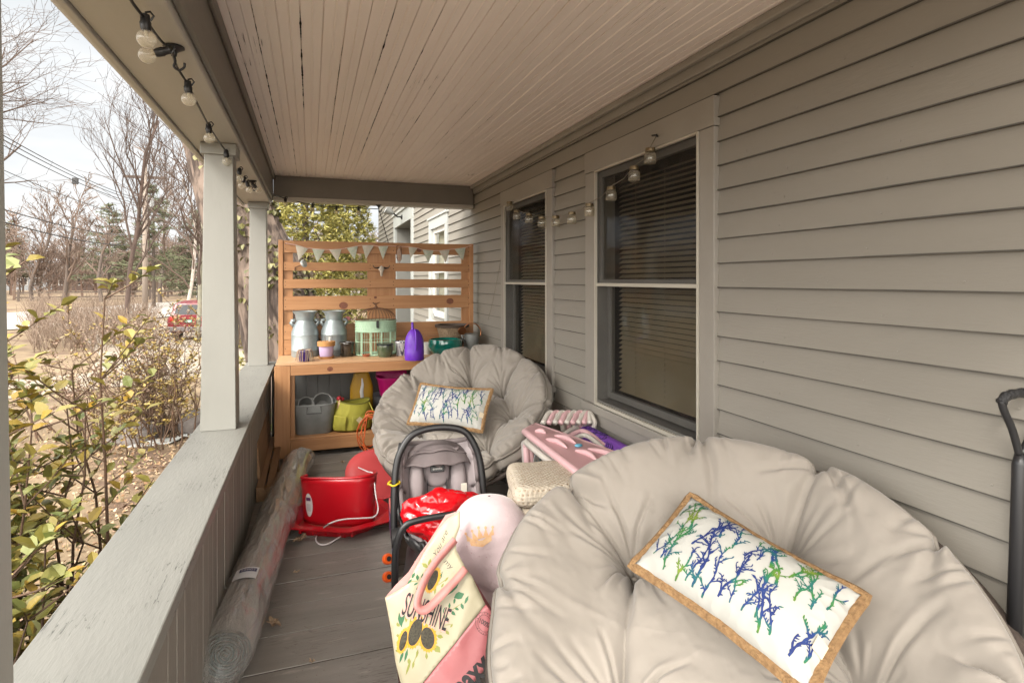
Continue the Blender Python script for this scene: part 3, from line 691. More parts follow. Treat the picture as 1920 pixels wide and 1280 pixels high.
def frame_from(p00, p10, p01, lift=0.):
    """pillow frame from three corners: bottom-left, bottom-right, top-left"""
    x = (p10-p00); y = (p01-p00); w = x.length; h = y.length; xn = x.normalized(); zn = xn.cross(y).normalized(); yn = zn.cross(xn)
    c = p00+x*.5+y*.5+zn*lift; return Matrix(((xn.x, yn.x, zn.x, c.x), (xn.y, yn.y, zn.y, c.y), (xn.z, yn.z, zn.z, c.z), (0, 0, 0, 1))), w, h
def wpt(chair, W_, u, v, w): return Matrix.Translation(chair.location) @ Matrix.Rotation(chair.rotation_euler.z, 4, 'Z') @ W_(u, v, w)
# near pillow: corners in the near chair's disc frame
A = wpt(ch1, W1, -.245, .075, -.005); B = wpt(ch1, W1, .215, -.165, -.005); Cc = wpt(ch1, W1, -.118, .345, .03)
M4, w, h = frame_from(A, B, Cc, .045)
lumbar('white lumbar pillow with blue and green coral print lying on the near round chair', M4, w*.94, h*.94, .085, 5)
A = wpt(ch2, W2, -.305, -.18, -.0); B = wpt(ch2, W2, .235, -.19, -.0); Cc = wpt(ch2, W2, -.33, .09, .10)
M4, w, h = frame_from(A, B, Cc, .02)
lumbar('white lumbar pillow with blue and green coral print propped on the far round chair', M4, w*1.0, h*1.0, .068, 8)
# ================================================================== things on and around the bench
TZ = .8005
def dep(p): return p.y*CT + p.x*ST
def at(x, y, Z=TZ):
    p = px(x, y, Z=Z); return p, dep(p)/F_
GALV = mat('galvanised_steel', (.40, .45, .46), (.28, .33, .345), sc=7, rough=.42, metal=.45, bump=.05, bsc=20)
GALVD = mat('dull_zinc', (.30, .31, .30), (.21, .22, .21), sc=6, rough=.5, metal=.35, bump=.05, bsc=20)
def milk_can(label, x, y, wpx, hpx):
    p, k = at(x, y); r = wpx*k/2; h = hpx*k; p.y = min(p.y, BYB-.03-r*.9)
    t = thing('milk_can', label, 'milk can', p, 0, 'galvanised milk cans on the bench')
    M().lathe([(.01, 0), (r*.97, 0), (r, .006), (r, h*.13), (r*1.012, h*.135), (r*1.012, h*.15), (r, h*.155), (r, h*.46), (r*1.015, h*.465), (r*1.015, h*.485), (r, h*.49), (r*.99, h*.55), (r*.86, h*.66), (r*.68, h*.76), (r*.62, h*.80), (r*.62, h*.81)], 36).obj('body', GALV, t, smooth='auto')
    M().lathe([(r*.60, h*.80), (r*.66, h*.81), (r*.68, h*.84), (r*.72, h*.93), (r*.90, h*.985), (r*.92, h), (r*.84, h), (r*.66, h*.94), (r*.60, h*.86)], 36).obj('neck', GALV, t, smooth='auto')
    for s in (-1, 1):
        M().tube([(s*r*.70, -.02, h*.80), (s*r*1.0, -.02, h*.80), (s*r*1.06, -.02, h*.765), (s*r*.78, -.02, h*.66)], r*.12, 10, flat=.45).obj('handle', GALV, t, smooth=True)
    return t
milk_can('left galvanised milk can on the bench behind the small purple pot', 572, 664, 47, 82)
milk_can('right galvanised milk can on the bench behind the lavender pot', 626, 664, 46, 82)
def pot(name, label, cat, x, y, wt, wb, h, m_, rim=None, rimm=None, saucer=None, sm=None, soil=True, bowl=False, ymax=None, lip=.12):
    p, k = at(x, y); rt, rb, hh = wt*k/2, wb*k/2, h*k
    p.y += rb; p.x += rb*ST*.3
    if ymax: p.y = min(p.y, ymax)
    t = thing(name, label, cat, p); z0 = .004 if saucer else 0
    if bowl: prof = [(.005, z0), (rb, z0), (rb*1.02, z0+.008), (rt*.90, hh*.30), (rt*1.0, hh*.62), (rt*.97, hh*.88), (rt*.94, hh), (rt*.86, hh), (rt*.88, hh*.8), (.005, hh*.7)]
    else: prof = [(.005, z0), (rb, z0), (rb+.001, z0+.003), (rb+(rt-rb)*.8*(1-lip), hh*(1-lip)*.99)] + ([(rt*1.0, hh*(1-lip)), (rt*1.0, hh*.985), (rt*.98, hh), (rt*.9, hh), (rt*.86, hh*.82), (.005, hh*.8)])
    M().lathe(prof, 36).obj('body', m_, t, smooth='auto')
    if rimm: M().lathe([(rt*.9, hh*(1-lip)), (rt*1.02, hh*(1-lip)), (rt*1.03, hh*.99), (rt*.99, hh*1.01), (rt*.9, hh*1.01)], 36).obj('rim', rimm, t, smooth='auto')
    if soil: M().lathe([(.004, hh*.83), (rt*.87, hh*.83), (rt*.87, hh*.845), (.004, hh*.86)], 24).obj('soil', mat('potting_soil', (.05, .035, .025), (.11, .08, .06), sc=60, rough=.95, bump=1, bsc=120), t)
    if saucer: rs_ = saucer*k/2; M().lathe([(.005, 0), (rs_*.85, 0), (rs_, .022), (rs_*.96, .022), (rs_*.82, .006), (.005, .0055)], 36).obj('saucer', sm, t, smooth='auto')
    return t, rt, hh
PURP = mat('violet_glaze', (.05, .02, .16), rough=.2, coat=.5)
t, r, h = pot('glazed_pot', 'tiny dark purple pot wrapped in dry stalks at the left end of the bench', 'pot', 570, 678, 25, 19, 21, PURP)
rn = random.Random(3); m = M()
for i in range(46):
    a_ = rn.uniform(0, 6.28); q = Vector((math.cos(a_)*r, math.sin(a_)*r, h)); m.tube([q*.5+Vector((0, 0, h*.55)), q+Vector((0, 0, .004)), Vector((q.x*1.25, q.y*1.25, h*rn.uniform(.1, .7))), Vector((q.x*rn.uniform(1.1, 1.6), q.y*rn.uniform(1.1, 1.5), .005))], .0016, 4)
m.obj('dry_stalks', mat('straw_stalks', (.42, .31, .20), island=[(.45, .33, .22), (.30, .2, .13), (.55, .45, .33)], rough=.9), t)
LAV = mat('lavender_paint', (.55, .42, .62), (.50, .38, .56), sc=9, rough=.6)
OCH = mat('ochre_terracotta', (.50, .25, .08), (.42, .20, .07), sc=10, rough=.7)
t, r, h = pot('painted_pot', 'lavender terracotta pot with an ochre rim and saucer on the bench', 'pot', 611, 673, 32, 22, 32, LAV, rimm=OCH, saucer=30, sm=OCH, lip=.26)
m = M()
for i in range(7): a_ = i*.9; m.tube([(math.cos(a_)*r*.5, math.sin(a_)*r*.5, h*.8), (math.cos(a_)*r*.7, math.sin(a_)*r*.7, h*1.3+.02*math.sin(i*3))], .0013, 4)
m.obj('dead_stems', TWIG, t)
M().box(.018, .034, -.02, -.018, h*.8, h*1.28, .003).obj('plant_label', WHITE, t)
DG = mat('brown_black_glaze', (.03, .024, .018), (.055, .045, .03), sc=12, rough=.22, coat=.5)
pot('glazed_pot', 'round brown-black glazed pot with its saucer, right of the lavender pot', 'pot', 650, 669, 29, 21, 27, DG, saucer=26, sm=DG)
GG = mat('dark_green_glaze', (.06, .085, .04), (.10, .12, .07), sc=14, rough=.22, coat=.5)
pot('glazed_pot', 'dark green glazed pot standing in front of the birdcage', 'pot', 722, 670, 31, 24, 25, GG, rimm=mat('blackish_rim', (.03, .035, .03), rough=.25), bowl=True, saucer=27, sm=GG, lip=.12)
p, k = at(688, 669)
t = tag(M().lathe([(.004, 0), (.028, 0), (.046, .022), (.042, .023), (.026, .006), (.004, .006)], 32).obj('clay_saucer', mat('terracotta', (.40, .13, .06), (.33, .10, .05), sc=20, rough=.8), loc=p+Vector((0, .04, 0)), smooth='auto'), 'small empty terracotta saucer in front of the birdcage', 'saucer')
# patterned pot
PAT = bpy.data.materials.new('black_white_lattice'); PAT.use_nodes = True; nd = PAT.node_tree.nodes; L = PAT.node_tree.links
t_ = nd.new('ShaderNodeTexCoord'); v_ = nd.new('ShaderNodeTexVoronoi'); v_.feature = 'DISTANCE_TO_EDGE'; v_.inputs['Scale'].default_value = 95; v_.inputs['Randomness'].default_value = .15; r_ = nd.new('ShaderNodeMapRange'); r_.inputs[1].default_value = .10; r_.inputs[2].default_value = .14
x_ = nd.new('ShaderNodeMix'); x_.data_type = 'RGBA'; x_.inputs[6].default_value = (.06, .05, .09, 1); x_.inputs[7].default_value = (.75, .73, .70, 1)
L.new(t_.outputs['Object'], v_.inputs['Vector']); L.new(v_.outputs['Distance'], r_.inputs[0]); L.new(r_.outputs[0], x_.inputs[0]); L.new(x_.outputs[2], nd['Principled BSDF'].inputs['Base Color']); nd['Principled BSDF'].inputs['Roughness'].default_value = .3
pot('patterned_pot', 'white pot with a black lattice pattern, left of the purple watering can', 'pot', 753, 667, 24, 18, 27, PAT)
pot('white_pot', 'plain white pot half hidden behind the purple watering can', 'pot', 800, 665, 22, 18, 22, mat('white_glaze', (.68, .66, .62), rough=.3))
TEAL = mat('teal_crackle_glaze', (.004, .13, .095), (.008, .19, .15), sc=20, rough=.12, coat=.8)
pot('teal_bowl', 'glossy teal green planter bowl on the right of the bench', 'bowl', 837, 668, 65, 38, 31, TEAL, bowl=True)
# birdcage
p, k = at(707, 667); p.y = 5.53; bw = 37.5*k
MINT = mat('mint_green_metal', (.42, .60, .42), (.36, .52, .36), sc=12, rough=.5); RUST = mat('rusty_brown_wire', (.16, .07, .03), (.10, .05, .03), sc=30, rough=.7)
cage = thing('birdcage', 'mint green wire birdcage with a rusty domed lid and small bird finial', 'birdcage', p)
HB = 66*k; dy_ = .72
def ring(z0, r0, tr, m): m.tube([(r0*math.cos(2*math.pi*i/40), dy_*r0*math.sin(2*math.pi*i/40), z0) for i in range(40)], tr, 6, closed=True)
m = M(); ring(.01, bw, .006, m); ring(HB*.40, bw, .003, m); ring(HB*.68, bw, .004, m)
m.lathe([(.005, .004), (bw*.97, .004), (bw*.97, .008), (.005, .008)], 40, ry=dy_); m.obj('base', MINT, cage)
m = M()
for i in range(48): a_ = 2*math.pi*i/48; m.tube([(bw*math.cos(a_), dy_*bw*math.sin(a_), .01), (bw*math.cos(a_), dy_*bw*math.sin(a_), HB*.68)], .0017, 4)
for i in (30, 34, 38, 42): 
    a_ = 2*math.pi*(i-.5)/48; m.box(bw*math.cos(a_)-.006, bw*math.cos(a_)+.006, dy_*bw*math.sin(a_)-.004, dy_*bw*math.sin(a_)+.001, .01, HB*.68)
m.obj('bars', MINT, cage)
m = M()
m.grid(lambda u, v: Vector((bw*1.01*math.cos(2*math.pi*u), dy_*bw*1.01*math.sin(2*math.pi*u), HB*(.69+.29*v))), 60, 2, cu=True)
ring(HB*.98, bw*1.02, .005, m); ring(HB*.69, bw*1.02, .004, m)
for i in range(44):
    a_ = 2*math.pi*i/44; 
    for zz in (.76, .84, .91): m.ball((bw*1.02*math.cos(a_+zz*3), dy_*bw*1.02*math.sin(a_+zz*3), HB*zz), .0042, 6, 4)
m.obj('pierced_band', MINT, cage)
m = M()
for i in range(34):
    a_ = 2*math.pi*i/34; m.tube([(bw*1.0*math.cos(a_)*math.cos(q), dy_*bw*math.sin(a_)*math.cos(q), HB+.115*math.sin(q)**.9) for q in [j*math.pi/2/8 for j in range(8)]]+[(0, 0, HB+.115)], .0017, 4)
ring(HB+.004, bw*1.0, .0035, m); m.obj('domed_lid', RUST, cage)
m = M().lathe([(.002, 0), (.028, .0), (.012, .018), (.006, .03), (.002, .03)], 14, c=(0, 0, HB+.11)).ball((-.006, 0, HB+.15), .012, 12, 8, (1.4, .8, .8)).ball((-.022, 0, HB+.160), .007, 10, 6).tube([(-.027, 0, HB+.161), (-.038, 0, HB+.163)], [.0025, .0008], 5).tube([(.004, 0, HB+.152), (.038, 0, HB+.166)], [.006, .002], 5, flat=.4)
m.obj('bird_finial', RUST, cage, smooth=True)
M().box(-.012, .012, -bw*dy_-.012, -bw*dy_-.004, HB*.80, HB*1.0, .003).obj('clasp', BLACK, cage)
# purple watering can: jug seen from its handle side
p, k = at(779, 676); p.y += .06
VIO = mat('violet_plastic', (.16, .035, .50), rough=.42)
can = thing('watering_can', 'purple plastic watering can standing at the front of the bench', 'watering can', p)
rw = 18.5*k; H_ = 58*k
M().grid(lambda u, v: (lambda r_, z_: Vector((r_*math.cos(2*math.pi*u), r_*.9*math.sin(2*math.pi*u), z_)))(*[(rw*.02, 0), (rw*.93, 0), (rw*.97, .006), (rw, H_*.3), (rw*.99, H_*.31), (rw*.975, H_*.33), (rw*.97, H_*.5), (rw*.93, H_*.64), (rw*.82, H_*.78), (rw*.62, H_*.9), (rw*.40, H_*.98), (rw*.34, H_*.99), (rw*.31, H_*.985), (rw*.28, H_*.93), (rw*.01, H_*.92)][round(v*14)]), 36, 15, cu=True).obj('body', VIO, can, smooth='auto')
M().tube(spline([(0, -rw*.30, H_*.97), (0, -rw*.62, H_*.98), (0, -rw*.95, H_*.86), (0, -rw*1.08, H_*.62), (0, -rw*.98, H_*.34)], 6), [.012]*25, 8, flat=.75).obj('handle', VIO, can, smooth=True)
M().tube(spline([(0, rw*.5, H_*.62), (0, rw*.9, H_*.86), (.0, rw*1.15, H_*1.2)], 6), [.02-.0009*i for i in range(13)], 10).obj('spout', VIO, can, smooth=True)
# woven basket planter and zinc can with copper handle
p, k = at(871, 660); p.y = 5.60
WOV = mat('woven_tan_fibre', (.42, .31, .20), (.22, .15, .09), sc=85, rough=.9, bump=1, bsc=120, st=(1, 1, 1.4))
bk = thing('woven_planter', 'tapered woven tan planter with a dark rim at the right of the bench', 'planter', (1.325, 5.58, TZ))
M().lathe([(.005, 0), (.085, 0), (.09, .004), (.155, .245), (.150, .248), (.082, .02), (.005, .018)], 40).obj('basket', WOV, bk, smooth='auto')
M().lathe([(.150, .235), (.168, .237), (.172, .258), (.166, .262), (.148, .262), (.142, .24)], 40).obj('rim', mat('dark_brown_rim', (.07, .045, .03), rough=.6), bk, smooth='auto')
wc = thing('zinc_watering_can', 'small grey metal watering can with a copper hoop handle beside the wall', 'watering can', (1.475, 5.42, TZ))
M().lathe([(.004, 0), (.07, 0), (.072, .006), (.072, .17), (.075, .172), (.075, .178), (.06, .182), (.004, .18)], 32).obj('body', GALVD, wc, smooth='auto')
COP = mat('copper', (.62, .28, .14), rough=.28, metal=1.)
M().tube([(.0+.092*math.cos(R(q)), -.02, .19+.092*math.sin(R(q))) for q in range(-25, 210, 9)], .0055, 8).obj('handle', COP, wc, smooth=True)
M().tube([(-.06, -.03, .08), (-.10, -.045, .15), (-.105, -.05, .19)], [.012, .010, .012], 10).obj('spout', GALVD, wc, smooth=True)
M().lathe([(.004, 0), (.040, .0), (.042, .006), (.014, .03)], 24, c=(-.108, -.085, .215), T=Matrix.Rotation(R(-70), 3, 'X')).obj('rose', COP, wc, smooth='auto')
# little pink flower pick behind the right milk can
fp = thing('flower_pick', 'small artificial pink rose standing up behind the right milk can', 'flower', (.30, 5.70, TZ))
M().tube([(0, 0, 0), (0, 0, .3), (.03, 0, .33)], .003, 5).obj('stem', JUN, fp)
M().ball((.035, -.01, .335), .026, 14, 8, (1.1, .8, .8)).ball((.015, -.02, .325), .018, 10, 6).obj('bloom', mat('pink_petals', (.75, .22, .26), (.85, .5, .5), sc=20, rough=.7), fp, smooth=True)
M().ball((-.02, 0, .32), .016, 8, 6).obj('leaf', WHITE, fp)
# bunting
BFL = mat('floral_cotton', (.62, .55, .47), (.50, .50, .40), sc=45, rough=.85, c3=(.50, .24, .24), sc3=70, t3=.62)
BFL2 = mat('mint_floral_cotton', (.60, .58, .50), (.42, .50, .38), sc=50, rough=.85, c3=(.25, .28, .45), sc3=60, t3=.62)
bu = thing('bunting', 'string of small floral triangular flags draped along the top of the slatted back', 'bunting', (0, 0, 0))
Yb = BYB-.03
flags = [((554, 459), (578, 466), (560, 488)), ((585, 466), (609, 468), (595, 492)), ((617, 468), (640, 467), (633, 491)), ((650, 465), (671, 461), (665, 487)), ((679, 460), (701, 460), (686, 486)), ((709, 462), (728, 461), (718, 487)), ((766, 463), (783, 465), (769, 485)), ((792, 468), (813, 470), (803, 493)), ((823, 470), (843, 468), (836, 493)), ((852, 467), (873, 464), (868, 488))]
cd = [px(535, 456, Y=Yb), px(552, 459, Y=Yb)]
for a_, b_, c_ in flags: cd += [px(*a_, Y=Yb), px(*b_, Y=Yb)]
cd.append(px(884, 460, Y=Yb))
M().tube(cd, .004, 5).obj('ribbon', mat('pink_bias_tape', (.70, .45, .38), rough=.8), bu)
for i, (a_, b_, c_) in enumerate(flags):
    A, B, C_ = px(*a_, Y=Yb), px(*b_, Y=Yb), px(*c_, Y=Yb-.004); m = M()
    def ff(u, v, A=A, B=B, C_=C_): 
        q = A.lerp(B, u).lerp(C_, v); return q+Vector((0, -.006*math.sin(u*3.1)*(1-v)-.001, 0))
    m.grid(ff, 6, 6).obj('flag', BFL if i % 2 == 0 else BFL2, bu, solid=.0012)
sk = thing('steer_skull', 'small white steer skull ornament with black horns fixed to the middle slat', 'ornament', px(715, 505, Y=BYB-.026))
M().grid(lambda u, v: (lambda w_: Vector((w_*math.cos(2*math.pi*u), -.012+w_*.5*math.sin(2*math.pi*u), .035-.105*v)))([.004, .018, .026, .029, .026, .018, .015, .014, .013, .011, .003][round(v*10)]), 16, 11, cu=True).obj('skull', mat('bone_white', (.62, .55, .46), (.45, .37, .29), sc=40, rough=.7), sk, smooth=True)
for s in (-1, 1): M().tube(spline([(s*.02, -.012, .018), (s*.045, -.014, .012), (s*.07, -.014, .02), (s*.082, -.012, .045)], 5), [.008, .0078, .0075, .0072, .007, .0066, .0062, .0058, .0054, .005, .0044, .0038, .0032, .0026, .002, .001], 8).obj('horn', BLACK, sk, smooth=True)
dl = thing('wall_light', 'little round metal and glass disc lamp clipped to the second slat on the left', 'lamp', px(566, 497, Y=BYB-.03))
M().lathe([(.004, 0), (.036, 0), (.038, .012), (.030, .02), (.004, .022)], 24, T=Matrix.Rotation(R(62), 3, 'Y') @ Matrix.Rotation(R(35), 3, 'X'), c=(.012, -.05, .01)).obj('disc', mat('pale_blue_glass', (.42, .50, .52), (.6, .62, .6), sc=20, rough=.2), dl, smooth='auto')
M().tube([(0, -.04, 0), (-.03, -.02, -.01), (-.06, 0, -.02), (-.06, 0, -.06)], .005, 6).obj('bracket', RUST, dl)
fh = thing('fish_ornament', 'brown wooden fish silhouette hanging at the top of the slatted back', 'ornament', px(748, 476, Y=BYB-.04))
M().grid(lambda u, v: Vector(((.001+.022*math.sin(math.pi*min(1, max(0, v)))**.6*(1 if v < .86 else .5))*math.cos(2*math.pi*u), .003*math.sin(2*math.pi*u), .06-.15*v)), 10, 18, cu=True).obj('fish', mat('carved_wood', (.42, .26, .18), (.5, .38, .3), sc=60, rough=.7), fh)
M().tube([(0.004, 0, .06), (0.02, 0, .075), (.026, 0, .03), (.024, 0, -.05), (.006, 0, -.09), (-.02, 0, -.04), (-.024, .0, .02), (-.02, 0, .075), (0, 0, .085)], .003, 5).obj('frame_wire', RUST, fh)
# ------------------------------------------------------------------ under the bench, on the shelf
SZ = .164
tb = thing('zinc_tub', 'square galvanised zinc tub holding old pots on the bench shelf', 'tub', (.03, 5.40, SZ))
def sq(hw, hd, z, n=9, r=.25):
    out = []
    for i in range(36):
        a_ = 2*math.pi*i/36; c_, s_ = math.cos(a_), math.sin(a_); q = (abs(c_)**5+abs(s_)**5)**(-1/5); out.append((hw*c_*q, hd*s_*q, z))
    return out
def loftr(secs, closed_bottom=True):
    m = M(); n = len(secs[0]); vs = [p for s_ in secs for p in s_]; fs = []
    for i in range(len(secs)-1):
        for j in range(n): fs.append((i*n+j, i*n+(j+1) % n, (i+1)*n+(j+1) % n, (i+1)*n+j))
    fs.append(tuple(range(n))[::-1]); fs.append(tuple(range((len(secs)-1)*n, len(secs)*n)))
    return m.add(vs, fs)
loftr([sq(.145, .12, 0), sq(.150, .124, .01), sq(.182, .150, .25), sq(.188, .156, .252), sq(.188, .156, .262), sq(.182, .150, .262), sq(.178, .146, .25), sq(.145, .12, .02)]).obj('tub_body', GALVD, tb, smooth='auto')
M().tube([(-.055, -.158, .245), (-.06, -.165, .19), (.06, -.165, .19), (.055, -.158, .245)], .005, 6).obj('handle', mat('dark_wire', (.05, .05, .05), rough=.5), tb)
for i, (a_, b_, r_, l) in enumerate(((.07, .0, .085, 'large grey nursery pot lying in the zinc tub'), (-.07, -.03, .065, 'smaller grey nursery pot lying in the zinc tub'))):
    q = tag(M().lathe([(.05, -.1), (r_*.8, -.1), (r_, .02), (r_*1.06, .02), (r_*1.06, .035), (r_*.95, .035), (r_*.9, -.02), (r_*.7, -.09), (.01, -.088)], 28, T=Matrix.Rotation(R(60), 3, 'X') @ Matrix.Rotation(R(10*i), 3, 'Y')).obj('nursery_pot', mat('grey_pot', (.22, .22, .21), rough=.6), loc=(.03+a_, 5.40+b_, SZ+.235), smooth='auto'), l, 'pot')
ol = thing('tool_bag', 'olive canvas garden tool bag with pockets slumped on the bench shelf', 'bag', (.345, 5.36, SZ))
OLI = mat('olive_canvas', (.36, .33, .035), (.27, .25, .03), sc=4, rough=.75, bump=.35, bsc=12)
def bagf(u, v):
    a_ = 2*math.pi*u; z_ = .25*v; r_ = 1+.12*math.sin(v*math.pi)-.10*v
    wr = .012*abs(nz((math.cos(a_)*3, math.sin(a_)*3, v*2+3)))*4*(1-v*.6)+.006*nz((math.cos(a_)*8, math.sin(a_)*8, v*6))
    r2 = r_-wr*2.2; s_ = 0.02*v
    if v < .04: r2 *= .3+v*17
    return Vector((.160*r2*math.cos(a_)+s_+.03*nz((0, 0, v*3)), .115*r2*math.sin(a_), z_+.012*math.sin(a_*2+1)*v))
M().grid(bagf, 72, 40, cu=True).obj('bag_body', OLI, ol, smooth=True, solid=.005)
M().tube([bagf(i/40, 1.) for i in range(40)], .006, 6, closed=True).obj('rim', mat('dark_olive', (.16, .15, .02), rough=.8), ol, smooth=True)
for a0, a1 in ((.58, .70), (.74, .86), (.88, .99)):
    M().grid(lambda u, v: (lambda b: Vector((b.x*1.10, b.y*1.12, b.z)))(bagf(a0+(a1-a0)*u, .06+.52*v)), 14, 12).obj('pocket', OLI, ol, smooth=True, solid=.004)
for q in (0,): M().tube(spline([bagf(.93, .95), Vector((.17, -.15, .20)), Vector((.20, -.14, .12)), Vector((.17, -.13, .08))], 6), .009, 6, flat=.35).obj('strap', OLI, ol, smooth=True)
M().add([bagf(.80, .45)+Vector((-.0, -.022, .03)), bagf(.80, .45)+Vector((.035, -.022, 0)), bagf(.80, .45)+Vector((0, -.022, -.035)), bagf(.80, .45)+Vector((-.03, -.022, 0))], [(0, 1, 2, 3)]).obj('patch', mat('tan_patch', (.45, .38, .22), rough=.8), ol, solid=.003)
tag(M().tube([(-.02, 0, 0), (0, 0, .11)], [.014, .012], 10).ball((.0, 0, .115), .013, 10, 6).obj('trowel_handle', mat('bare_wood_handle', (.50, .32, .17), rough=.6), loc=(.245, 5.31, SZ+.15), smooth=True), 'wooden tool handle sticking up from the olive bag pocket', 'tool')
tag(M().ball((0, 0, 0), .022).ball((.03, .01, -.01), .016).tube([(0, 0, 0), (.02, .03, -.08)], .008, 6).obj('red_grip', mat('red_rubber_grip', (.45, .02, .03), rough=.4), loc=(.245, 5.42, SZ+.27), smooth=True), 'round red tool grip behind the olive bag', 'tool')
yb = thing('yellow_cushion_bag', 'mustard yellow padded bag standing upright behind the olive tool bag', 'bag', (.455, 5.60, SZ))
YEL = mat('mustard_nylon', (.58, .33, .015), (.50, .27, .01), sc=5, rough=.5, bump=.3, bsc=14)
M().grid(lambda u, v: (lambda a_, z_: Vector((.105*(1-.35*max(0, (z_-.72))/.28)*math.copysign(abs(math.cos(a_))**.5, math.cos(a_)), .065*math.copysign(abs(math.sin(a_))**.7, math.sin(a_)) * (1-.3*z_), .46*z_+.006*nz((u*9, z_*9, 1)))))(2*math.pi*u, v), 40, 24, cu=True).obj('bag_body', YEL, yb, smooth=True)
M().tube([(.0, -.062, .42), (.004, -.066, .36), (-.006, -.07, .30), (.006, -.072, .2), (0, -.07, .12)], [.006, .012, .016, .014, .004], 6, flat=.3).obj('white_lacing', WHITE, yb)
M().box(-.06, .06, -.04, .04, .455, .475, .008).obj('top_flap', YEL, yb)
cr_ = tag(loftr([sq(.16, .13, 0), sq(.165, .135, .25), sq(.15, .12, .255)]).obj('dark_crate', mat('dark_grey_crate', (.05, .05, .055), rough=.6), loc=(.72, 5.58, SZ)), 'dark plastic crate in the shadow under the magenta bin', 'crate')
mg = thing('magenta_bin', 'bright magenta plastic storage bin resting under the bench top', 'bin', (.735, 5.50, SZ+.2555))
MAG = mat('magenta_plastic', (.52, .004, .16), rough=.35)
loftr([sq(.115, .095, 0), sq(.118, .098, .006), sq(.145, .12, .16), sq(.155, .13, .162), sq(.155, .13, .178), sq(.142, .118, .178), sq(.138, .114, .16), sq(.112, .092, .012)]).obj('bin_body', MAG, mg, smooth='auto')
M().grid(lambda u, v: Vector((-.145+.29*u, .10+.03*v, .178+.125*v)), 4, 4).obj('raised_lid', MAG, mg, solid=.008)
# orange extension cord coiled at the chair
oc = thing('extension_cord', 'orange extension cord hanging in loops beside the far round chair', 'cord', (.475, 4.98, .03))
ORA = mat('orange_cord', (.60, .11, .02), rough=.5); rn = random.Random(8); pts = []
for i in range(64):
    a_ = i*2*math.pi/10; rr_ = .085+.03*math.sin(i*.9)+.02*rn.random(); pts.append((rr_*math.cos(a_)*.9+.01*math.sin(i*.37), -.04+.05*math.sin(a_*.5+i*.1), .19+(.15+.03*math.sin(i*.5))*math.sin(a_)))
M().tube(spline(pts, 5), .0042, 6).obj('loops', ORA, oc, smooth=True)
M().tube(spline([(.05, -.05, -.018), (-.02, -.12, -.02), (-.08, -.06, -.02), (-.03, .05, -.02), (.1, .06, -.02), (.16, -.1, -.02), (.3, -.05, -.02)], 8), .0042, 6).obj('floor_loop', ORA, oc, smooth=True)
M().box(.05, .10, -.10, -.05, .24, .34, .012).obj('yellow_plug', mat('yellow_connector', (.65, .42, .01), rough=.4), oc)
# pallet against the half wall
pal = thing('wood_pallet', 'narrow weathered wooden pallet lying along the half wall beside the bench leg', 'pallet', (-.335, 4.9, 0))
PW = mat('aged_pallet_wood', (.34, .20, .10), (.25, .14, .07), sc=4, rough=.8, st=(8, .5, 8), bump=.3, bsc=20)
for a_ in (-.62, 0, .6): M().box(-.012, .10, a_-.04, a_+.04, 0, .085, .003).obj('block', PW, pal)
for a_ in (0, .062): M().box(-.010+a_, .040+a_, -.68, .66, .0855, .105, .003).obj('deck_board', PW, pal)
M().box(-.008, .012, -.5, .62, .1055, .36, .003, T=Matrix.Rotation(R(-4), 4, 'Y')).obj('side_board', PW, pal)

# ------------------------------------------------------------------ carpet roll in clear plastic
roll = thing('wrapped_carpet_roll', 'long grey carpet roll wrapped in clear plastic lying along the half wall', 'carpet roll', (0, 0, 0))
A = Vector((-.300, 2.36, .111)); B = Vector((-.085, 4.80, .104)); D_ = (B-A).normalized(); U_ = Vector((0, 0, 1)); S_ = D_.cross(U_).normalized(); U_ = S_.cross(D_)
CARP = mat('taupe_carpet_backing', (.36, .33, .30), (.29, .265, .24), sc=4, rough=.9, st=(1, .12, 1), bump=.2, bsc=60, c3=(.56, .44, .31), sc3=2.4, t3=.55, w3=.12)
M().grid(lambda u, v: A+D_*((B-A).length*.985*v+.015)+(S_*math.cos(2*math.pi*u)+U_*math.sin(2*math.pi*u))*(.090-.012*v+.003*nz((u*4, v*12, 0))), 40, 60, cu=True).obj('carpet', CARP, roll, smooth=True)
TE = mat('teal_carpet_pile', (.012, .04, .045), (.03, .07, .07), sc=60, rough=.9); pts = []
m = M()
for i in range(150):
    a_ = i*.30; r_ = .006+.083*i/150; pts.append(A+D_*(.012+.004*math.sin(i))+(S_*math.cos(a_)+U_*math.sin(a_))*r_)
M().tube(pts, .0045, 5).obj('spiral_end', TE, roll, smooth=True)
FILM = bpy.data.materials.new('clear_film'); FILM.use_nodes = True
m_, gl_, fr_ = glassmat(FILM, (.93, .93, .92), 1.0, .12)
nd = FILM.node_tree.nodes; L = FILM.node_tree.links
tcn = nd.new('ShaderNodeTexCoord'); mpn = nd.new('ShaderNodeMapping'); mpn.inputs['Scale'].default_value = (1, .35, 1); nn = nd.new('ShaderNodeTexNoise'); nn.inputs['Scale'].default_value = 16; nn.inputs['Detail'].default_value = 6; bpn = nd.new('ShaderNodeBump'); bpn.inputs['Strength'].default_value = 1; bpn.inputs['Distance'].default_value = .08
L.new(tcn.outputs['Object'], mpn.inputs[0]); L.new(mpn.outputs[0], nn.inputs['Vector']); L.new(nn.outputs['Fac'], bpn.inputs['Height']); L.new(bpn.outputs[0], gl_.inputs['Normal']); L.new(bpn.outputs[0], fr_.inputs['Normal'])
nd.clear(); o_ = nd.new('ShaderNodeOutputMaterial'); tr_ = nd.new('ShaderNodeBsdfTransparent'); pb_ = nd.new('ShaderNodeBsdfPrincipled'); lw_ = nd.new('ShaderNodeLayerWeight'); lw_.inputs[0].default_value = .35
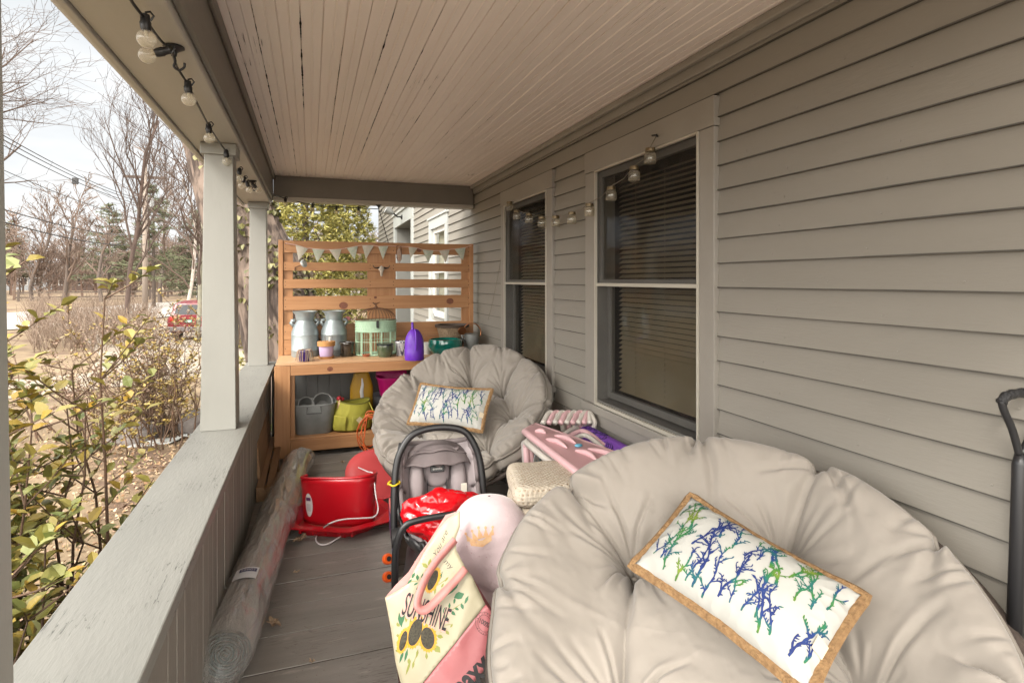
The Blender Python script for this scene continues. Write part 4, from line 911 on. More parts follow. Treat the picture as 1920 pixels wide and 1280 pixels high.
tcn = nd.new('ShaderNodeTexCoord'); mpn = nd.new('ShaderNodeMapping'); mpn.inputs['Scale'].default_value = (1, .22, 1); nn = nd.new('ShaderNodeTexNoise'); nn.inputs['Scale'].default_value = 15; nn.inputs['Detail'].default_value = 5; nn.inputs['Distortion'].default_value = 1.0; bpn = nd.new('ShaderNodeBump'); bpn.inputs['Strength'].default_value = 1; bpn.inputs['Distance'].default_value = .05
L.new(tcn.outputs['Object'], mpn.inputs[0]); L.new(mpn.outputs[0], nn.inputs['Vector']); L.new(nn.outputs['Fac'], bpn.inputs['Height']); L.new(bpn.outputs[0], pb_.inputs['Normal']); L.new(bpn.outputs[0], lw_.inputs['Normal'])
pb_.inputs['Base Color'].default_value = (.40, .385, .36, 1); pb_.inputs['Roughness'].default_value = .12; pb_.inputs['Specular IOR Level'].default_value = 1.0; pb_.inputs['Coat Weight'].default_value = 1.0; pb_.inputs['Coat Roughness'].default_value = .05
mr_ = nd.new('ShaderNodeMapRange'); mr_.inputs[3].default_value = .22; mr_.inputs[4].default_value = .95; mxs = nd.new('ShaderNodeMixShader'); L.new(lw_.outputs['Facing'], mr_.inputs[0]); L.new(mr_.outputs[0], mxs.inputs[0]); L.new(tr_.outputs[0], mxs.inputs[1]); L.new(pb_.outputs[0], mxs.inputs[2]); L.new(mxs.outputs[0], o_.inputs[0])
Ln = (B-A).length
def film(u, v):
    a_ = 2*math.pi*u; s_ = v*1.12-.06; pos = s_*Ln
    r_ = .108-.010*v + .008*nz((math.cos(a_)*1.6, math.sin(a_)*1.6, v*7)) - .010*abs(nz((math.cos(a_)*2+v*3, math.sin(a_)*2, v*9)))
    if s_ < .02: q = max(0, (s_+.06)/.08); r_ *= (.06+.94*math.sqrt(1-(1-q)**2)); r_ *= 1-.10*abs(math.sin(a_*11))*(1-q)
    sag = 0
    if s_ > .99: q = (s_-.99)/.065; r_ *= max(.12, 1-q*.85)
    cc = (S_*math.cos(a_)*(1+.10*(s_ > .5)) + U_*math.sin(a_))*r_
    pp = A+D_*pos+cc+ (S_*.07*max(0, s_-.97)/.08 if s_ > .97 else Vector((0, 0, 0))); pp.z = max(pp.z, .004); return pp
M().grid(film, 64, 150, cu=True).obj('plastic_wrap', FILM, roll, smooth=True)
# paper label under the film
def onroll(ang, s, off=.0): return A+D_*(s*Ln)+(S_*math.cos(ang)+U_*math.sin(ang))*(.104-.010*s+off)
lb = M().grid(lambda u, v: onroll(R(118)-R(52)*u, .150+.040*v, .006), 8, 4).obj('paper_label', mat('label_paper', (.70, .70, .72), rough=.5), roll)
M().grid(lambda u, v: onroll(R(108)-R(38)*u, .172+.012*v, .0075), 8, 3).obj('blue_band', mat('navy_ink', (.02, .025, .12), rough=.5), lb)

# ------------------------------------------------------------------ writing helper
def text_pts(s, size=1., off=0., shear=0., seg=.15):
    c = bpy.data.curves.new('t', 'FONT'); c.body = s; c.size = size; c.offset = off; c.shear = shear; c.resolution_u = 4; c.fill_mode = 'BOTH'; c.align_x = 'LEFT'
    o = bpy.data.objects.new('t', c); COL.objects.link(o); dg = bpy.context.evaluated_depsgraph_get(); me = bpy.data.meshes.new_from_object(o.evaluated_get(dg))
    bm = bmesh.new(); bm.from_mesh(me); bmesh.ops.triangulate(bm, faces=bm.faces[:])
    for _ in range(3):
        es = [e for e in bm.edges if e.calc_length() > seg*size]
        if es: bmesh.ops.subdivide_edges(bm, edges=es, cuts=1); bmesh.ops.triangulate(bm, faces=bm.faces[:])
    bm.verts.index_update(); vs = [v.co.copy() for v in bm.verts]; fs = [tuple(v.index for v in f.verts) for f in bm.faces]
    bm.free(); bpy.data.objects.remove(o); bpy.data.curves.remove(c); bpy.data.meshes.remove(me); return vs, fs
INK = mat('black_ink', (.02, .018, .02), rough=.6)
tv, tf_ = text_pts("LOWE'S", 1.)
xs = [v.x for v in tv]; W0 = max(xs)
M().add([onroll(R(74)+R(30)*(v.x/W0), .1815-.007*(v.y/.7), .0088) for v in tv], tf_).obj('label_lettering', WHITE, lb)

# ------------------------------------------------------------------ red sled, coral saucer, rope
REDP = mat('red_moulded_plastic', (.50, .004, .012), rough=.33, coat=.2)
sl_ = thing('toddler_sled', 'bright red plastic toddler sled with a curved back wall and sticker', 'sled', (.165, 3.70, 0), R(-27))
def octs(hw, hd, z, c=.10): return [(-hw+c, -hd, z), (hw-c, -hd, z), (hw, -hd+c, z), (hw, hd-c, z), (hw-c, hd, z), (-hw+c, hd, z), (-hw, hd-c, z), (-hw, -hd+c, z)]
m = M(); secs = [octs(.19, .15, .012), octs(.215, .175, .0), octs(.29, .215, .055, .15), octs(.345, .25, .062, .17), octs(.347, .252, .070, .17), octs(.292, .217, .072, .15), octs(.22, .18, .022), octs(.19, .15, .024)]
n = 8; vs = [p for s_ in secs for p in s_]; fs = []
for i in range(len(secs)-1):
    for j in range(n): fs.append((i*n+j, i*n+(j+1) % n, (i+1)*n+(j+1) % n, (i+1)*n+j))
fs += [tuple(range(n))[::-1], tuple(range((len(secs)-1)*n, len(secs)*n))]
m.add(vs, fs)
for x in (-.15, -.07, .01, .09, .17): m.box(x-.008, x+.008, -.200, -.16, .016, .045, .004)
m.obj('tray', REDP, sl_)
def wallf(u, v, off=0.):
    a_ = R(160)+R(235)*u; z_ = .03+(.27+.05*math.cos(a_-R(270)-.9)*.5+.0*u)*v; s_ = .95+.08*v
    return Vector(((.228+off)*s_*math.copysign(abs(math.cos(a_))**.7, math.cos(a_)), (.105+off)*s_*math.sin(a_), z_))
M().grid(wallf, 50, 10).obj('back_wall', REDP, sl_, smooth=True, solid=.010)
M().tube([wallf(i/49, 1.) for i in range(50)], .009, 8).obj('rolled_rim', REDP, sl_, smooth=True)
STK = mat('sticker_white', (.74, .70, .68), rough=.4)
def stk(cu, cv, ru, rv, off): 
    return [wallf(cu+ru*math.cos(2*math.pi*i/28), cv+rv*math.sin(2*math.pi*i/28), off) for i in range(28)]
cu_, cv_ = .33, .42
stx = M().add([wallf(cu_, cv_, .0065)]+stk(cu_, cv_, .040, .26, .0065), [(0, i+1, (i+1) % 28+1) for i in range(28)]).obj('round_sticker', STK, sl_)
m = M()
for i in range(9): m.add([wallf(cu_-.022, cv_+.02-.018*i, .0075), wallf(cu_+.022, cv_+.02-.018*i, .0075), wallf(cu_+.022, cv_+.012-.018*i, .0075), wallf(cu_-.022, cv_+.012-.018*i, .0075)], [(0, 1, 2, 3)])
m.obj('fine_print', mat('grey_print', (.42, .40, .42), rough=.6), stx)
m = M()
for dx in (-.020, -.010, 0, .010, .020): m.add([wallf(cu_+dx, cv_+.13+.02*math.cos(dx*150), .0075)]+[wallf(cu_+dx+.0065*math.cos(q*.785), cv_+.13+.045*math.sin(q*.785), .0078) for q in range(8)], [(0, i+1, (i+1) % 8+1) for i in range(8)])
m.obj('emblem', mat('purple_ink', (.12, .02, .10), rough=.6), stx)
sc_ = thing('saucer_sled', 'coral pink round plastic saucer leaning behind the red sled', 'sled', (.42, 4.06, .0))
CORAL = mat('coral_plastic', (.72, .10, .10), (.66, .085, .09), sc=4, rough=.38)
Tq = Matrix.Rotation(R(8), 3, 'Y') @ Matrix.Rotation(R(38), 3, 'X')
M().lathe([(.004, .035), (.10, .032), (.16, .015), (.185, 0), (.200, .0), (.200, -.008), (.18, -.008), (.15, .006), (.10, .022), (.004, .026)], 48, T=Tq, c=(0, 0, .165)).obj('dish', CORAL, sc_, smooth='auto')
rp = [px(672, 876, Y=3.97), px(690, 884, Y=3.86), px(700, 889, Y=3.66), px(704, 925, Y=3.52), px(709, 953, Y=3.50), px(702, 968, Y=3.44), px(676, 971, Y=3.42), px(645, 973, Y=3.41), px(618, 981, Y=3.40), px(599, 997, Z=.012), px(592, 1010, Z=.008), px(600, 1020, Z=.008), px(615, 1019, Z=.008), px(634, 1008, Z=.008), px(655, 996, Z=.008), px(675, 985, Z=.008)]
tag(M().tube(spline(rp, 6), .0042, 6).tube(spline([px(586, 918, Y=3.8), px(581, 940, Y=3.78), px(575, 958, Y=3.8)], 4), .006, 6).obj('pull_rope', mat('white_rope', (.76, .72, .72), rough=.8, bump=.4, bsc=300), smooth=True), 'white rope trailing from the red sled onto the floor boards', 'rope')
# ------------------------------------------------------------------ infant car seat
seat = thing('infant_seat', 'mauve-grey padded infant car seat with a tall black carry handle', 'car seat', (.592, 2.72, 0), R(-4))
PAD = mat('mauve_grey_padding', (.36, .31, .315), (.31, .27, .275), sc=8, rough=.85, bump=.15, bsc=20); PADD = mat('dark_mauve_fabric', (.19, .155, .155), (.15, .125, .125), sc=7, rough=.8, bump=.3, bsc=14)
SHEL = mat('charcoal_shell', (.028, .027, .028), rough=.45)
sp_ = [(.26, .655, .175), (.22, .55, .200), (.14, .41, .205), (.02, .30, .195), (-.12, .26, .170), (-.25, .295, .130), (-.28, .32, .10)]
def seatf(u, v, ex=0.):
    q = v*(len(sp_)-1); i = min(len(sp_)-2, int(q)); f = q-i; y, z, w = [sp_[i][k]*(1-f)+sp_[i+1][k]*f for k in range(3)]
    i2 = min(len(sp_)-1, i+1); dy, dz = sp_[i2][0]-sp_[i][0], sp_[i2][1]-sp_[i][1]; l_ = math.hypot(dy, dz); ny, nz_ = dz/l_, -dy/l_
    if nz_ < 0: ny, nz_ = -ny, -nz_
    t_ = u*2-1; wall = (.15*(1-.45*v))*abs(t_)**3.2
    if v < .1: wall *= .7
    return Vector(((w+ex)*t_*(1-.08*abs(t_)**6), y+ny*(wall-ex), z+nz_*(wall-ex)+.004*nz((u*8, v*8, 2))))
M().grid(lambda u, v: seatf(u, v, .022), 24, 24).obj('shell', SHEL, seat, smooth=True, solid=.012)
pd = M().grid(seatf, 40, 40).obj('seat_pad', PAD, seat, smooth=True, solid=.022)
def pad(nm, c, r_, sc3, m_=PAD, rot=None):
    T_ = rot or Matrix.Identity(3)
    m = M().grid(lambda u, v: Vector(c)+T_ @ Vector((r_*sc3[0]*math.copysign(abs(math.cos(2*math.pi*u))**.7, math.cos(2*math.pi*u))*math.sin(math.pi*max(.01, min(.99, v)))**.7, r_*sc3[1]*math.sin(2*math.pi*u)*math.sin(math.pi*max(.01, min(.99, v))), r_*sc3[2]*math.cos(math.pi*v))), 28, 14, cu=True)
    return m.obj(nm, m_, seat, smooth=True)
pad('head_pad', (0, .175, .535), .1, (.70, .28, .80), rot=Matrix.Rotation(R(-22), 3, 'X'))
pad('side_bolster', (-.105, .12, .50), .1, (.38, .42, 1.05), rot=Matrix.Rotation(R(-22), 3, 'X')); pad('side_bolster', (.105, .12, .50), .1, (.38, .42, 1.05), rot=Matrix.Rotation(R(-22), 3, 'X'))
M().tube([seatf(i/40, .02)+Vector((0, -.004, .01)) for i in range(41)], .014, 8).tube([seatf(0, j/30)+Vector((0, 0, .006)) for j in range(31)], .011, 8).tube([seatf(1, j/30)+Vector((0, 0, .006)) for j in range(31)], .011, 8).obj('edge_binding', PADD, seat, smooth=True)
def can_(k_, m_, sagk):
    def f(u, v):
        a_ = math.pi*u; return Vector((-(.205-.006*k_)*math.cos(a_), .23-.05*k_-.10*v*math.sin(a_)-.03*math.sin(a_), .50+(.18-.006*k_)*math.sin(a_)-sagk*v*math.sin(a_)**2+.012*abs(math.sin(u*14+k_))*v))
    M().grid(f, 40, 10).obj('folded_canopy', m_, seat, smooth=True, solid=.004)
can_(0, PADD, .035); can_(1, PADD, .085)
M().grid(lambda u, v: Vector((-.11+.22*u, .155-.05*v*(1-abs(2*u-1))-.02, .655-.008*math.sin(u*3.14)-.075*v*(1-abs(2*u-1))**.8)), 24, 10).obj('canopy_flap', PADD, seat, smooth=True, solid=.003)
hp = [(-.222, -.02, .30), (-.222, .01, .42), (-.212, .05, .58), (-.185, .07, .675), (-.12, .085, .75), (0, .09, .772), (.12, .085, .75), (.178, .07, .675), (.205, .05, .58), (.215, .01, .42), (.215, -.02, .30)]
M().tube(spline(hp, 8), .0165, 10, flat=.75).obj('carry_handle', BLACK, seat, smooth=True)
for s__ in (-.215, .215): M().lathe([(.005, -.02), (.045, -.02), (.045, .02), (.005, .02)], 24, c=(s__, -.02, .30), T=Matrix.Rotation(R(90), 3, 'Y')).obj('handle_hub', SHEL, seat, smooth='auto')
fb = [(-.238, -.31, .20), (-.240, -.335, .29), (-.234, -.335, .40), (-.20, -.33, .478), (-.12, -.33, .500), (.03, -.33, .505), (.15, -.33, .49), (.22, -.33, .44), (.24, -.33, .25)]
M().tube(spline(fb, 8), .0145, 10, flat=.8).obj('front_bar', BLACK, seat, smooth=True)
loftr([sq(.17, .25, 0), sq(.175, .255, .01), sq(.155, .23, .16), sq(.12, .18, .24), sq(.1, .15, .25)]).obj('seat_base', SHEL, seat, smooth='auto')
bdg = M().box(-.035, .035, -.004, .004, -.017, .017, .0035, T=Matrix.Translation((0, .132, .555)) @ Matrix.Rotation(R(-20), 4, 'X')).obj('oval_badge', BLACK, seat)
tv, tf_ = text_pts('evenflo', .0165, .0003); W0 = max(v.x for v in tv); Tb = Matrix.Translation((0, .132, .555)) @ Matrix.Rotation(R(-20), 4, 'X')
M().add([Tb @ Vector((v.x-W0/2, -.0048, v.y-.005)) for v in tv], tf_).obj('badge_lettering', WHITE, bdg)
for s in (-1, 1): M().tube(spline([(s*.045, .155, .50), (s*.05, .10, .40), (s*.035, .0, .33), (s*.01, -.06, .31)], 6), .013, 6, flat=.2).obj('harness_strap', SHEL, seat, smooth=True)
M().box(.105, .135, .045, .050, .43, .50, .002).obj('paper_tag', mat('cream_paper', (.75, .72, .62), rough=.7), seat)
tag(M().tube([(.028*math.cos(2*math.pi*i/24), .028*math.sin(2*math.pi*i/24), .003*math.sin(i)) for i in range(24)], .0045, 8, closed=True).obj('yellow_ring', mat('yellow_plastic_ring', (.70, .48, .02), rough=.4), loc=Vector((.375, 2.77, .535)), smooth=True), 'yellow plastic ring looped round the carry handle', 'ring')
# red plastic bag lying in the seat
RB = mat('glossy_red_film', (.62, .004, .010), rough=.16, coat=.4, bump=.6, bsc=9)
def rbag(u, v):
    a_ = 2*math.pi*u; b_ = math.pi*max(.002, min(.998, v)); d = Vector((math.sin(b_)*math.cos(a_), math.sin(b_)*math.sin(a_), math.cos(b_)))
    n1 = noise.noise(d*2.2+Vector((3, 1, 0))); n2 = abs(noise.noise(d*4.5+Vector((0, 5, 2)))); n3 = abs(noise.noise(d*9+Vector((1, 5, 2))))
    s_ = 1.12+.24*n1-.12*n2-.015*n3; 
    tipr = max(0, d.x)**5*.35 + max(0, -d.x*.8+d.z*.45)**8*.25
    return Vector((d.x*.165*(s_+tipr), d.y*.10*s_, d.z*.118*s_+.02*d.x*-1))
tag(M().grid(rbag, 90, 60, cu=True).obj('plastic_bag', RB, loc=(.575, 2.53, .435), smooth=True), 'crumpled glossy red plastic bag stuffed into the infant seat', 'bag')
# skateboard on edge with orange wheels
PD, ND = px(731, 958, Z=.10), px(741, 1052, Z=.06)
skb = thing('skateboard', 'child skateboard with blue and pink edges standing beside the infant seat', 'skateboard', (0, 0, 0))
d = (ND-PD); M().grid(lambda u, v: PD+d*u+Vector((.0, 0, -.06+.13*v)), 12, 2).obj('deck', mat('blue_graphic_deck', (.02, .10, .25), (.30, .05, .12), sc=9, rough=.4), skb, solid=.012)
M().tube([PD+Vector((.0, 0, .075)), ND+Vector((.0, 0, .075))], .008, 6).obj('pink_edge', mat('pink_edge', (.70, .18, .16), rough=.5), skb)
M().box(-.012, .012, -.03, .03, -.05, .05, .004).obj('truck', GALVD, skb, loc=ND+Vector((-.01, -.03, 0)))
ORW = mat('orange_urethane', (.75, .10, .01), rough=.35)
for z_ in (-.045, .045):
    w_ = M().lathe([(.006, -.016), (.022, -.016), (.026, -.010), (.026, .010), (.022, .016), (.006, .016)], 24, T=Matrix.Rotation(R(20), 3, 'Z') @ Matrix.Rotation(R(65), 3, 'X')).obj('wheel', ORW, skb, smooth='auto', loc=ND+Vector((-.045, -.055, z_)))
    M().lathe([(.004, -.018), (.012, -.018), (.012, .018), (.004, .018)], 14, T=Matrix.Rotation(R(20), 3, 'Z') @ Matrix.Rotation(R(65), 3, 'X')).obj('hub', BLACK, w_, smooth='auto')
M().box(.0, .012, -.02, .0, -.03, .03, .003).obj('lime_tab', mat('lime_plastic', (.45, .65, .02), rough=.4), skb, loc=PD.lerp(ND, .82)+Vector((.01, 0, .08)))
# ================================================================== tote bag with printed sunflowers
TN = Vector((-.20, -.90, .40)).normalized(); TP = px(760, 1200, Y=1.98)
TU = Vector((0, 0, 1)).cross(TN).normalized()*-1; TU = TU if TU.x > 0 else -TU; TV = TN.cross(TU); TV = TV if TV.z > 0 else -TV
def tuv(cx, cy):
    """crop drawing coordinates -> (u, v) metres in the bag's own plane"""
    x, y = 700+cx/4.573, 1000+cy/4.571; r = (x-960)/F_; d = Vector((CT*r+ST, CT-ST*r, -(y-HY)/F_)); o = Vector((0, 0, EYE))
    t_ = (TP-o).dot(TN)/d.dot(TN); q = o+t_*d-TP; return q.dot(TU), q.dot(TV)
def tsurf(u, v, off=0.):
    w = .020*nz((u*4, v*4, 1))-.020*abs(nz((u*7+v*3, v*6-u*4, 5)))+.0025*nz((u*20, v*20, 3)) + .02*math.sin((u+.1)*5)
    return TP+TU*u+TV*v+TN*(w+off)
def shape(m, pts, off, seg=.02):
    p2 = [tuv(*p) for p in pts]; bm = bmesh.new(); f = bm.faces.new([bm.verts.new((a, b, 0)) for a, b in p2]); bmesh.ops.triangulate(bm, faces=[f])
    for _ in range(6):
        es = [e for e in bm.edges if e.calc_length() > seg]
        if not es: break
        bmesh.ops.subdivide_edges(bm, edges=es, cuts=1); bmesh.ops.triangulate(bm, faces=bm.faces[:])
    bm.verts.index_update(); m.add([tsurf(v.co.x, v.co.y, off) for v in bm.verts], [tuple(v.index for v in f.verts) for f in bm.faces]); bm.free(); return m
tote = thing('tote_bag', 'cream reusable tote bag printed with sunflowers, its pink bottom panel turned to the right', 'bag', (0, 0, 0))
CREAM = mat('cream_woven_poly', (.54, .49, .34), (.49, .44, .30), sc=5, rough=.42, bump=.15, bsc=14)
BPNK = mat('rose_pink_poly', (.50, .155, .16), (.44, .13, .14), sc=5, rough=.42, bump=.2, bsc=14)
cream = [(100, 545), (200, 490), (290, 430), (430, 170), (560, -40), (640, -130), (742, -190), (742, -60), (705, 40), (712, 140), (780, 270), (850, 370), (960, 604), (700, 930), (420, 1280), (250, 1500), (262, 1380), (235, 1280), (190, 1090), (150, 800)]
pink = [(962, 602), (1072, 735), (1060, 860), (1035, 1040), (900, 1220), (700, 1450), (620, 1600), (240, 1600), (254, 1502), (424, 1282), (704, 932)]
front = shape(M(), cream, 0).obj('front_panel', CREAM, tote, smooth=True, solid=.0012)
pk = shape(M(), pink, 0).obj('pink_panel', BPNK, tote, smooth=True, solid=.0012)
shape(M(), [(100, 545), (190, 440), (300, 330), (400, 170), (480, 60), (620, -160), (742, -200), (640, -125), (560, -38), (430, 172), (292, 428), (200, 492)], -.02).obj('inner_lining', mat('salmon_lining', (.66, .30, .27), rough=.5), tote, smooth=True)
m = M(); back = [tuv(*p) for p in cream[:4]+cream[6:12]+[(1072, 735), (1060, 860), (1035, 1040), (620, 1600), (254, 1502), (190, 1090)]]
vs = [TP+TU*a+TV*b+TN*-.001 for a, b in back]+[TP+TU*(a*1.0)+TV*b+TN*-.11 for a, b in back]; n = len(back)
fs = [(i, (i+1) % n, n+(i+1) % n, n+i) for i in range(n) if not (0 <= i <= 9)]+[tuple(range(n, 2*n))]
m.add(vs, fs).obj('back_panel', BPNK, tote)
def pe(cx, cy, rx, ry, tilt, n=24, jag=0, k=1): 
    t_ = R(tilt); out = []
    for i in range(n):
        a_ = 2*math.pi*i/n; r_ = 1+(jag if i % 2 else 0); x, y = rx*r_*math.cos(a_), ry*r_*math.sin(a_); out.append((cx+x*math.cos(t_)-y*math.sin(t_), cy+x*math.sin(t_)+y*math.cos(t_)))
    return out
YP = mat('sunflower_yellow', (.72, .38, .02), rough=.5); DK = mat('sunflower_disc', (.035, .03, .02), (.09, .08, .05), sc=160, rough=.7)
GN = mat('print_green', (.03, .16, .06), rough=.5); OG = mat('print_olive', (.28, .30, .05), rough=.5); LP = mat('print_blush', (.74, .42, .36), rough=.5)
SF = [(360, 840, 52, 118, 17), (466, 892, 58, 95, -6), (258, 912, 28, 88, 15), (510, 395, 34, 92, 22)]
for i, (a, b, rx, ry, tl) in enumerate(SF):
    shape(M(), pe(a, b, rx+17, ry+19, tl, 44, .14), .0012+.0002*i).obj('printed_petals', YP, front); shape(M(), pe(a, b, rx, ry, tl), .0022+.0002*i).obj('printed_disc', DK, front)
def leaf(m, x0, y0, x1, y1, w, off=.001):
    dx, dy = x1-x0, y1-y0; l = math.hypot(dx, dy); nx_, ny_ = -dy/l, dx/l
    shape(m, [(x0, y0), (x0+dx*.3+nx_*w*.8, y0+dy*.3+ny_*w*.8), (x0+dx*.6+nx_*w, y0+dy*.6+ny_*w), (x1, y1), (x0+dx*.6-nx_*w, y0+dy*.6-ny_*w), (x0+dx*.3-nx_*w*.8, y0+dy*.3-ny_*w*.8)], off)
mg_ = M(); mo = M(); mp_ = M()
for q in [(245, 800, 222, 670, 20), (255, 760, 262, 660, 12), (225, 1105, 262, 990, 12), (268, 1095, 296, 980, 12), (620, 530, 745, 380, 30), (690, 545, 780, 510, 32), (780, 600, 815, 525, 12), (770, 645, 752, 590, 14), (735, 650, 695, 630, 12), (705, 695, 660, 655, 15), (640, 735, 600, 690, 16), (600, 690, 618, 620, 12), (650, 640, 655, 585, 10), (690, 600, 700, 545, 10), (290, 430, 335, 385, 10), (330, 380, 358, 330, 12), (380, 400, 378, 345, 14), (425, 400, 425, 335, 14), (365, 480, 405, 445, 10), (345, 440, 385, 415, 8), (540, 420, 595, 320, 14)]: leaf((m := M()), *q); m.obj('printed_leaf', GN, front)
for q in [(290, 680, 280, 760, 12), (310, 770, 345, 700, 12), (215, 770, 200, 770, 16), (230, 790, 198, 765, 14), (225, 870, 198, 865, 14), (215, 930, 200, 925, 14), (225, 1000, 190, 995, 14), (545, 870, 600, 885, 18), (515, 950, 575, 1015, 28), (455, 1015, 458, 1075, 12), (278, 1210, 325, 1070, 10), (338, 1150, 350, 1080, 10), (300, 1110, 310, 1060, 12), (370, 1060, 385, 980, 10), (470, 290, 418, 250, 18), (480, 285, 490, 210, 16), (445, 325, 470, 310, 14), (525, 520, 535, 450, 9), (580, 460, 605, 420, 8), (610, 410, 645, 365, 8), (600, 830, 570, 830, 10), (650, 860, 620, 825, 14), (660, 800, 680, 765, 8)]: leaf((m := M()), *q); m.obj('printed_sprig', OG, front)
for q in [(600, 780, 680, 770, 3), (560, 850, 640, 820, 3), (330, 1160, 380, 1000, 3), (540, 450, 650, 370, 3), (470, 300, 560, 230, 3), (600, 700, 790, 570, 3), (300, 410, 400, 400, 3)]: leaf((m := M()), *q); m.obj('printed_sprig', OG, front)
rn = random.Random(2)
for cx_, cy_ in [(455, 170), (445, 200), (400, 240), (395, 275), (620, 310), (640, 335), (665, 345), (690, 320), (635, 365)]:
    for _ in range(6): a, b = cx_+rn.gauss(0, 12), cy_+rn.gauss(0, 12); shape(mp_, pe(a, b, 3, 4, 0, 6), .001)
tag(mp_.obj('printed_blossom', LP, front), None, None, None, 'stuff')
def lettering(name, s, ox, oy, dx, dy, ux, uy, size, off, par, m_, bold=0., shear=0., sx=1.):
    tv, tf_ = text_pts(s, 1., bold, shear, .35); m = M()
    m.add([tsurf(*tuv(ox+(dx*v.x*sx+ux*v.y)*size, oy+(dy*v.x*sx+uy*v.y)*size), off) for v in tv], tf_); return m.obj(name, m_, par)
# blush blocks behind the tall letters, then the letters
lettering('printed_word_shadow', 'SUNSHINE', 226, 690, .93, .36, .30, -.95, 290, .0016, front, LP, .035, 0, .31)
lettering('printed_word', 'SUNSHINE', 236, 682, .93, .36, .30, -.95, 285, .0030, front, INK, .004, 0, .31)
lettering('printed_script', 'You are', 535, 215, .42, -.90, -.55, -.45, 86, .0016, front, INK, -.012, .4, .9)
lettering('printed_script', 'my', 600, 240, .55, .60, .35, -.70, 90, .0016, front, INK, -.012, .4)
lettering('printed_script', 'only', 520, 260, .55, -.50, -.3, -.6, 60, .0016, front, INK, -.012, .4)
lettering('printed_percent', '100%', 898, 750, .86, .50, .30, -.90, 62, .0018, pk, INK, .012, 0, .72)
m = M()
for r_ in (78, 58):
    c_ = pe(952, 762, r_, r_*1.28, -15, 48); c2 = pe(952, 762, r_-2.4, (r_-2.4)*1.28, -15, 48)
    vs = [tsurf(*tuv(*p), .0018) for p in c_]+[tsurf(*tuv(*p), .0018) for p in c2]; m.add(vs, [(i, (i+1) % 48, 48+(i+1) % 48, 48+i) for i in range(48)])
m.obj('printed_ring', INK, pk)
def arc_text(s, a0, a1, flip=False):
    m = M()
    for i, ch in enumerate(s):
        a_ = R(a0+(a1-a0)*i/(len(s)-1)); tv, tf_ = text_pts(ch, 1., .01, 0, .6); cx_, cy_ = 952+68*math.cos(a_), 762+68*1.28*math.sin(a_)
        ux, uy = math.cos(a_), math.sin(a_); rx_, ry_ = -uy, ux
        if flip: ux, uy, rx_, ry_ = -ux, -uy, -rx_, -ry_
        m.add([tsurf(*tuv(cx_+rx_*(v.x-.3)*17+ux*(v.y-.35)*17, cy_+ry_*(v.x-.3)*17+uy*(v.y-.35)*17), .0018) for v in tv], tf_)
    return m
arc_text('REUSABLE', -150, -10).obj('printed_arc_word', INK, pk); arc_text('REUSABLE', 150, 30, True).obj('printed_arc_word', INK, pk)
lettering('printed_logo', 'maxx', 735, 1440, .70, -.72, -.70, -.62, 300, .0018, pk, INK, .035, .12, .64)
# handle straps looped over the face
STR = mat('pink_strap', (.66, .27, .24), (.60, .23, .21), sc=8, rough=.5, bump=.15, bsc=30)
def strap(pts, w, lift):
    cs = spline([Vector((*tuv(*p), l)) for p, l in zip(pts, lift)], 8); vs = []
    for i, p in enumerate(cs):
        a_ = cs[max(0, i-1)]; b_ = cs[min(len(cs)-1, i+1)]; t_ = (b_-a_); t_.z = 0; t_.normalize(); nx_, ny_ = -t_.y*w/2, t_.x*w/2
        vs += [tsurf(p.x+nx_, p.y+ny_, p.z), tsurf(p.x-nx_, p.y-ny_, p.z+.008)]
    return M().add(vs, [(2*i, 2*i+1, 2*i+3, 2*i+2) for i in range(len(cs)-1)]).obj('carry_strap', STR, tote, smooth=True, solid=.002)
strap([(700, 50), (610, 150), (520, 260), (440, 400), (395, 520), (385, 600), (420, 640), (480, 620), (600, 500), (700, 400), (790, 295)], .026, [.004, .012, .02, .028, .03, .034, .036, .034, .026, .016, .003])
# ------------------------------------------------------------------ pink plush crown seat
PLU = mat('pale_pink_plush', (.70, .555, .565), (.65, .51, .525), sc=5, rough=.95, bump=.35, bsc=45, sheen=.5)
cc = Vector((.705, 2.30, .285)); crown = thing('plush_cushion', 'pale pink plush floor cushion with an embroidered golden crown', 'cushion', (cc.x, cc.y, 0), R(-18))
def plf(u, v):
    a_ = 2*math.pi*u; b_ = math.pi*max(.003, min(.997, v)); e = .85
    cx_ = math.copysign(abs(math.cos(a_))**e, math.cos(a_)); sy_ = math.copysign(abs(math.sin(a_))**e, math.sin(a_)); sb = math.sin(b_)**.75
    z_ = math.cos(b_); w = .205*(1-.13*z_)+.012; x = w*sb*cx_; y = .15*sb*sy_; 
    crease = .020*math.exp(-((z_+.12+.25*x/.2)/.06)**2)
    r_ = 1-crease*9*max(0, -math.sin(a_))+.10*nz((x*5, y*5, z_*1.5))-.05*abs(nz((x*9, y*9, z_*4))); return Vector((x*r_, y*r_+.0, .30+.30*z_))
M().grid(plf, 90, 70, cu=True).obj('plush_body', PLU, crown, smooth=True)
def psurf(x, z, off=.002):
    u0, v0 = .75, .5; zc = max(-.99, min(.99, (z-.30)/.30)); v0 = math.acos(zc)/math.pi; best = None
    lo, hi = .5, 1.0
    for _ in range(26):
        mid = (lo+hi)/2
        if plf(mid, v0).x < x: lo = mid
        else: hi = mid
    p = plf(lo, v0); return Vector((x, p.y-off, z))
GLD = mat('gold_embroidery', (.72, .40, .20), (.78, .52, .28), sc=60, rough=.6)
m = M(); th_ = R(14); sC = .058; ox_, oz_ = -.035, .49
def cpt(a, b): x, z = a*sC, b*sC; return psurf(ox_+x*math.cos(th_)-z*math.sin(th_), oz_+x*math.sin(th_)+z*math.cos(th_))
def cpoly(pts): m.add([cpt(*p) for p in pts], [tuple(range(len(pts)))])
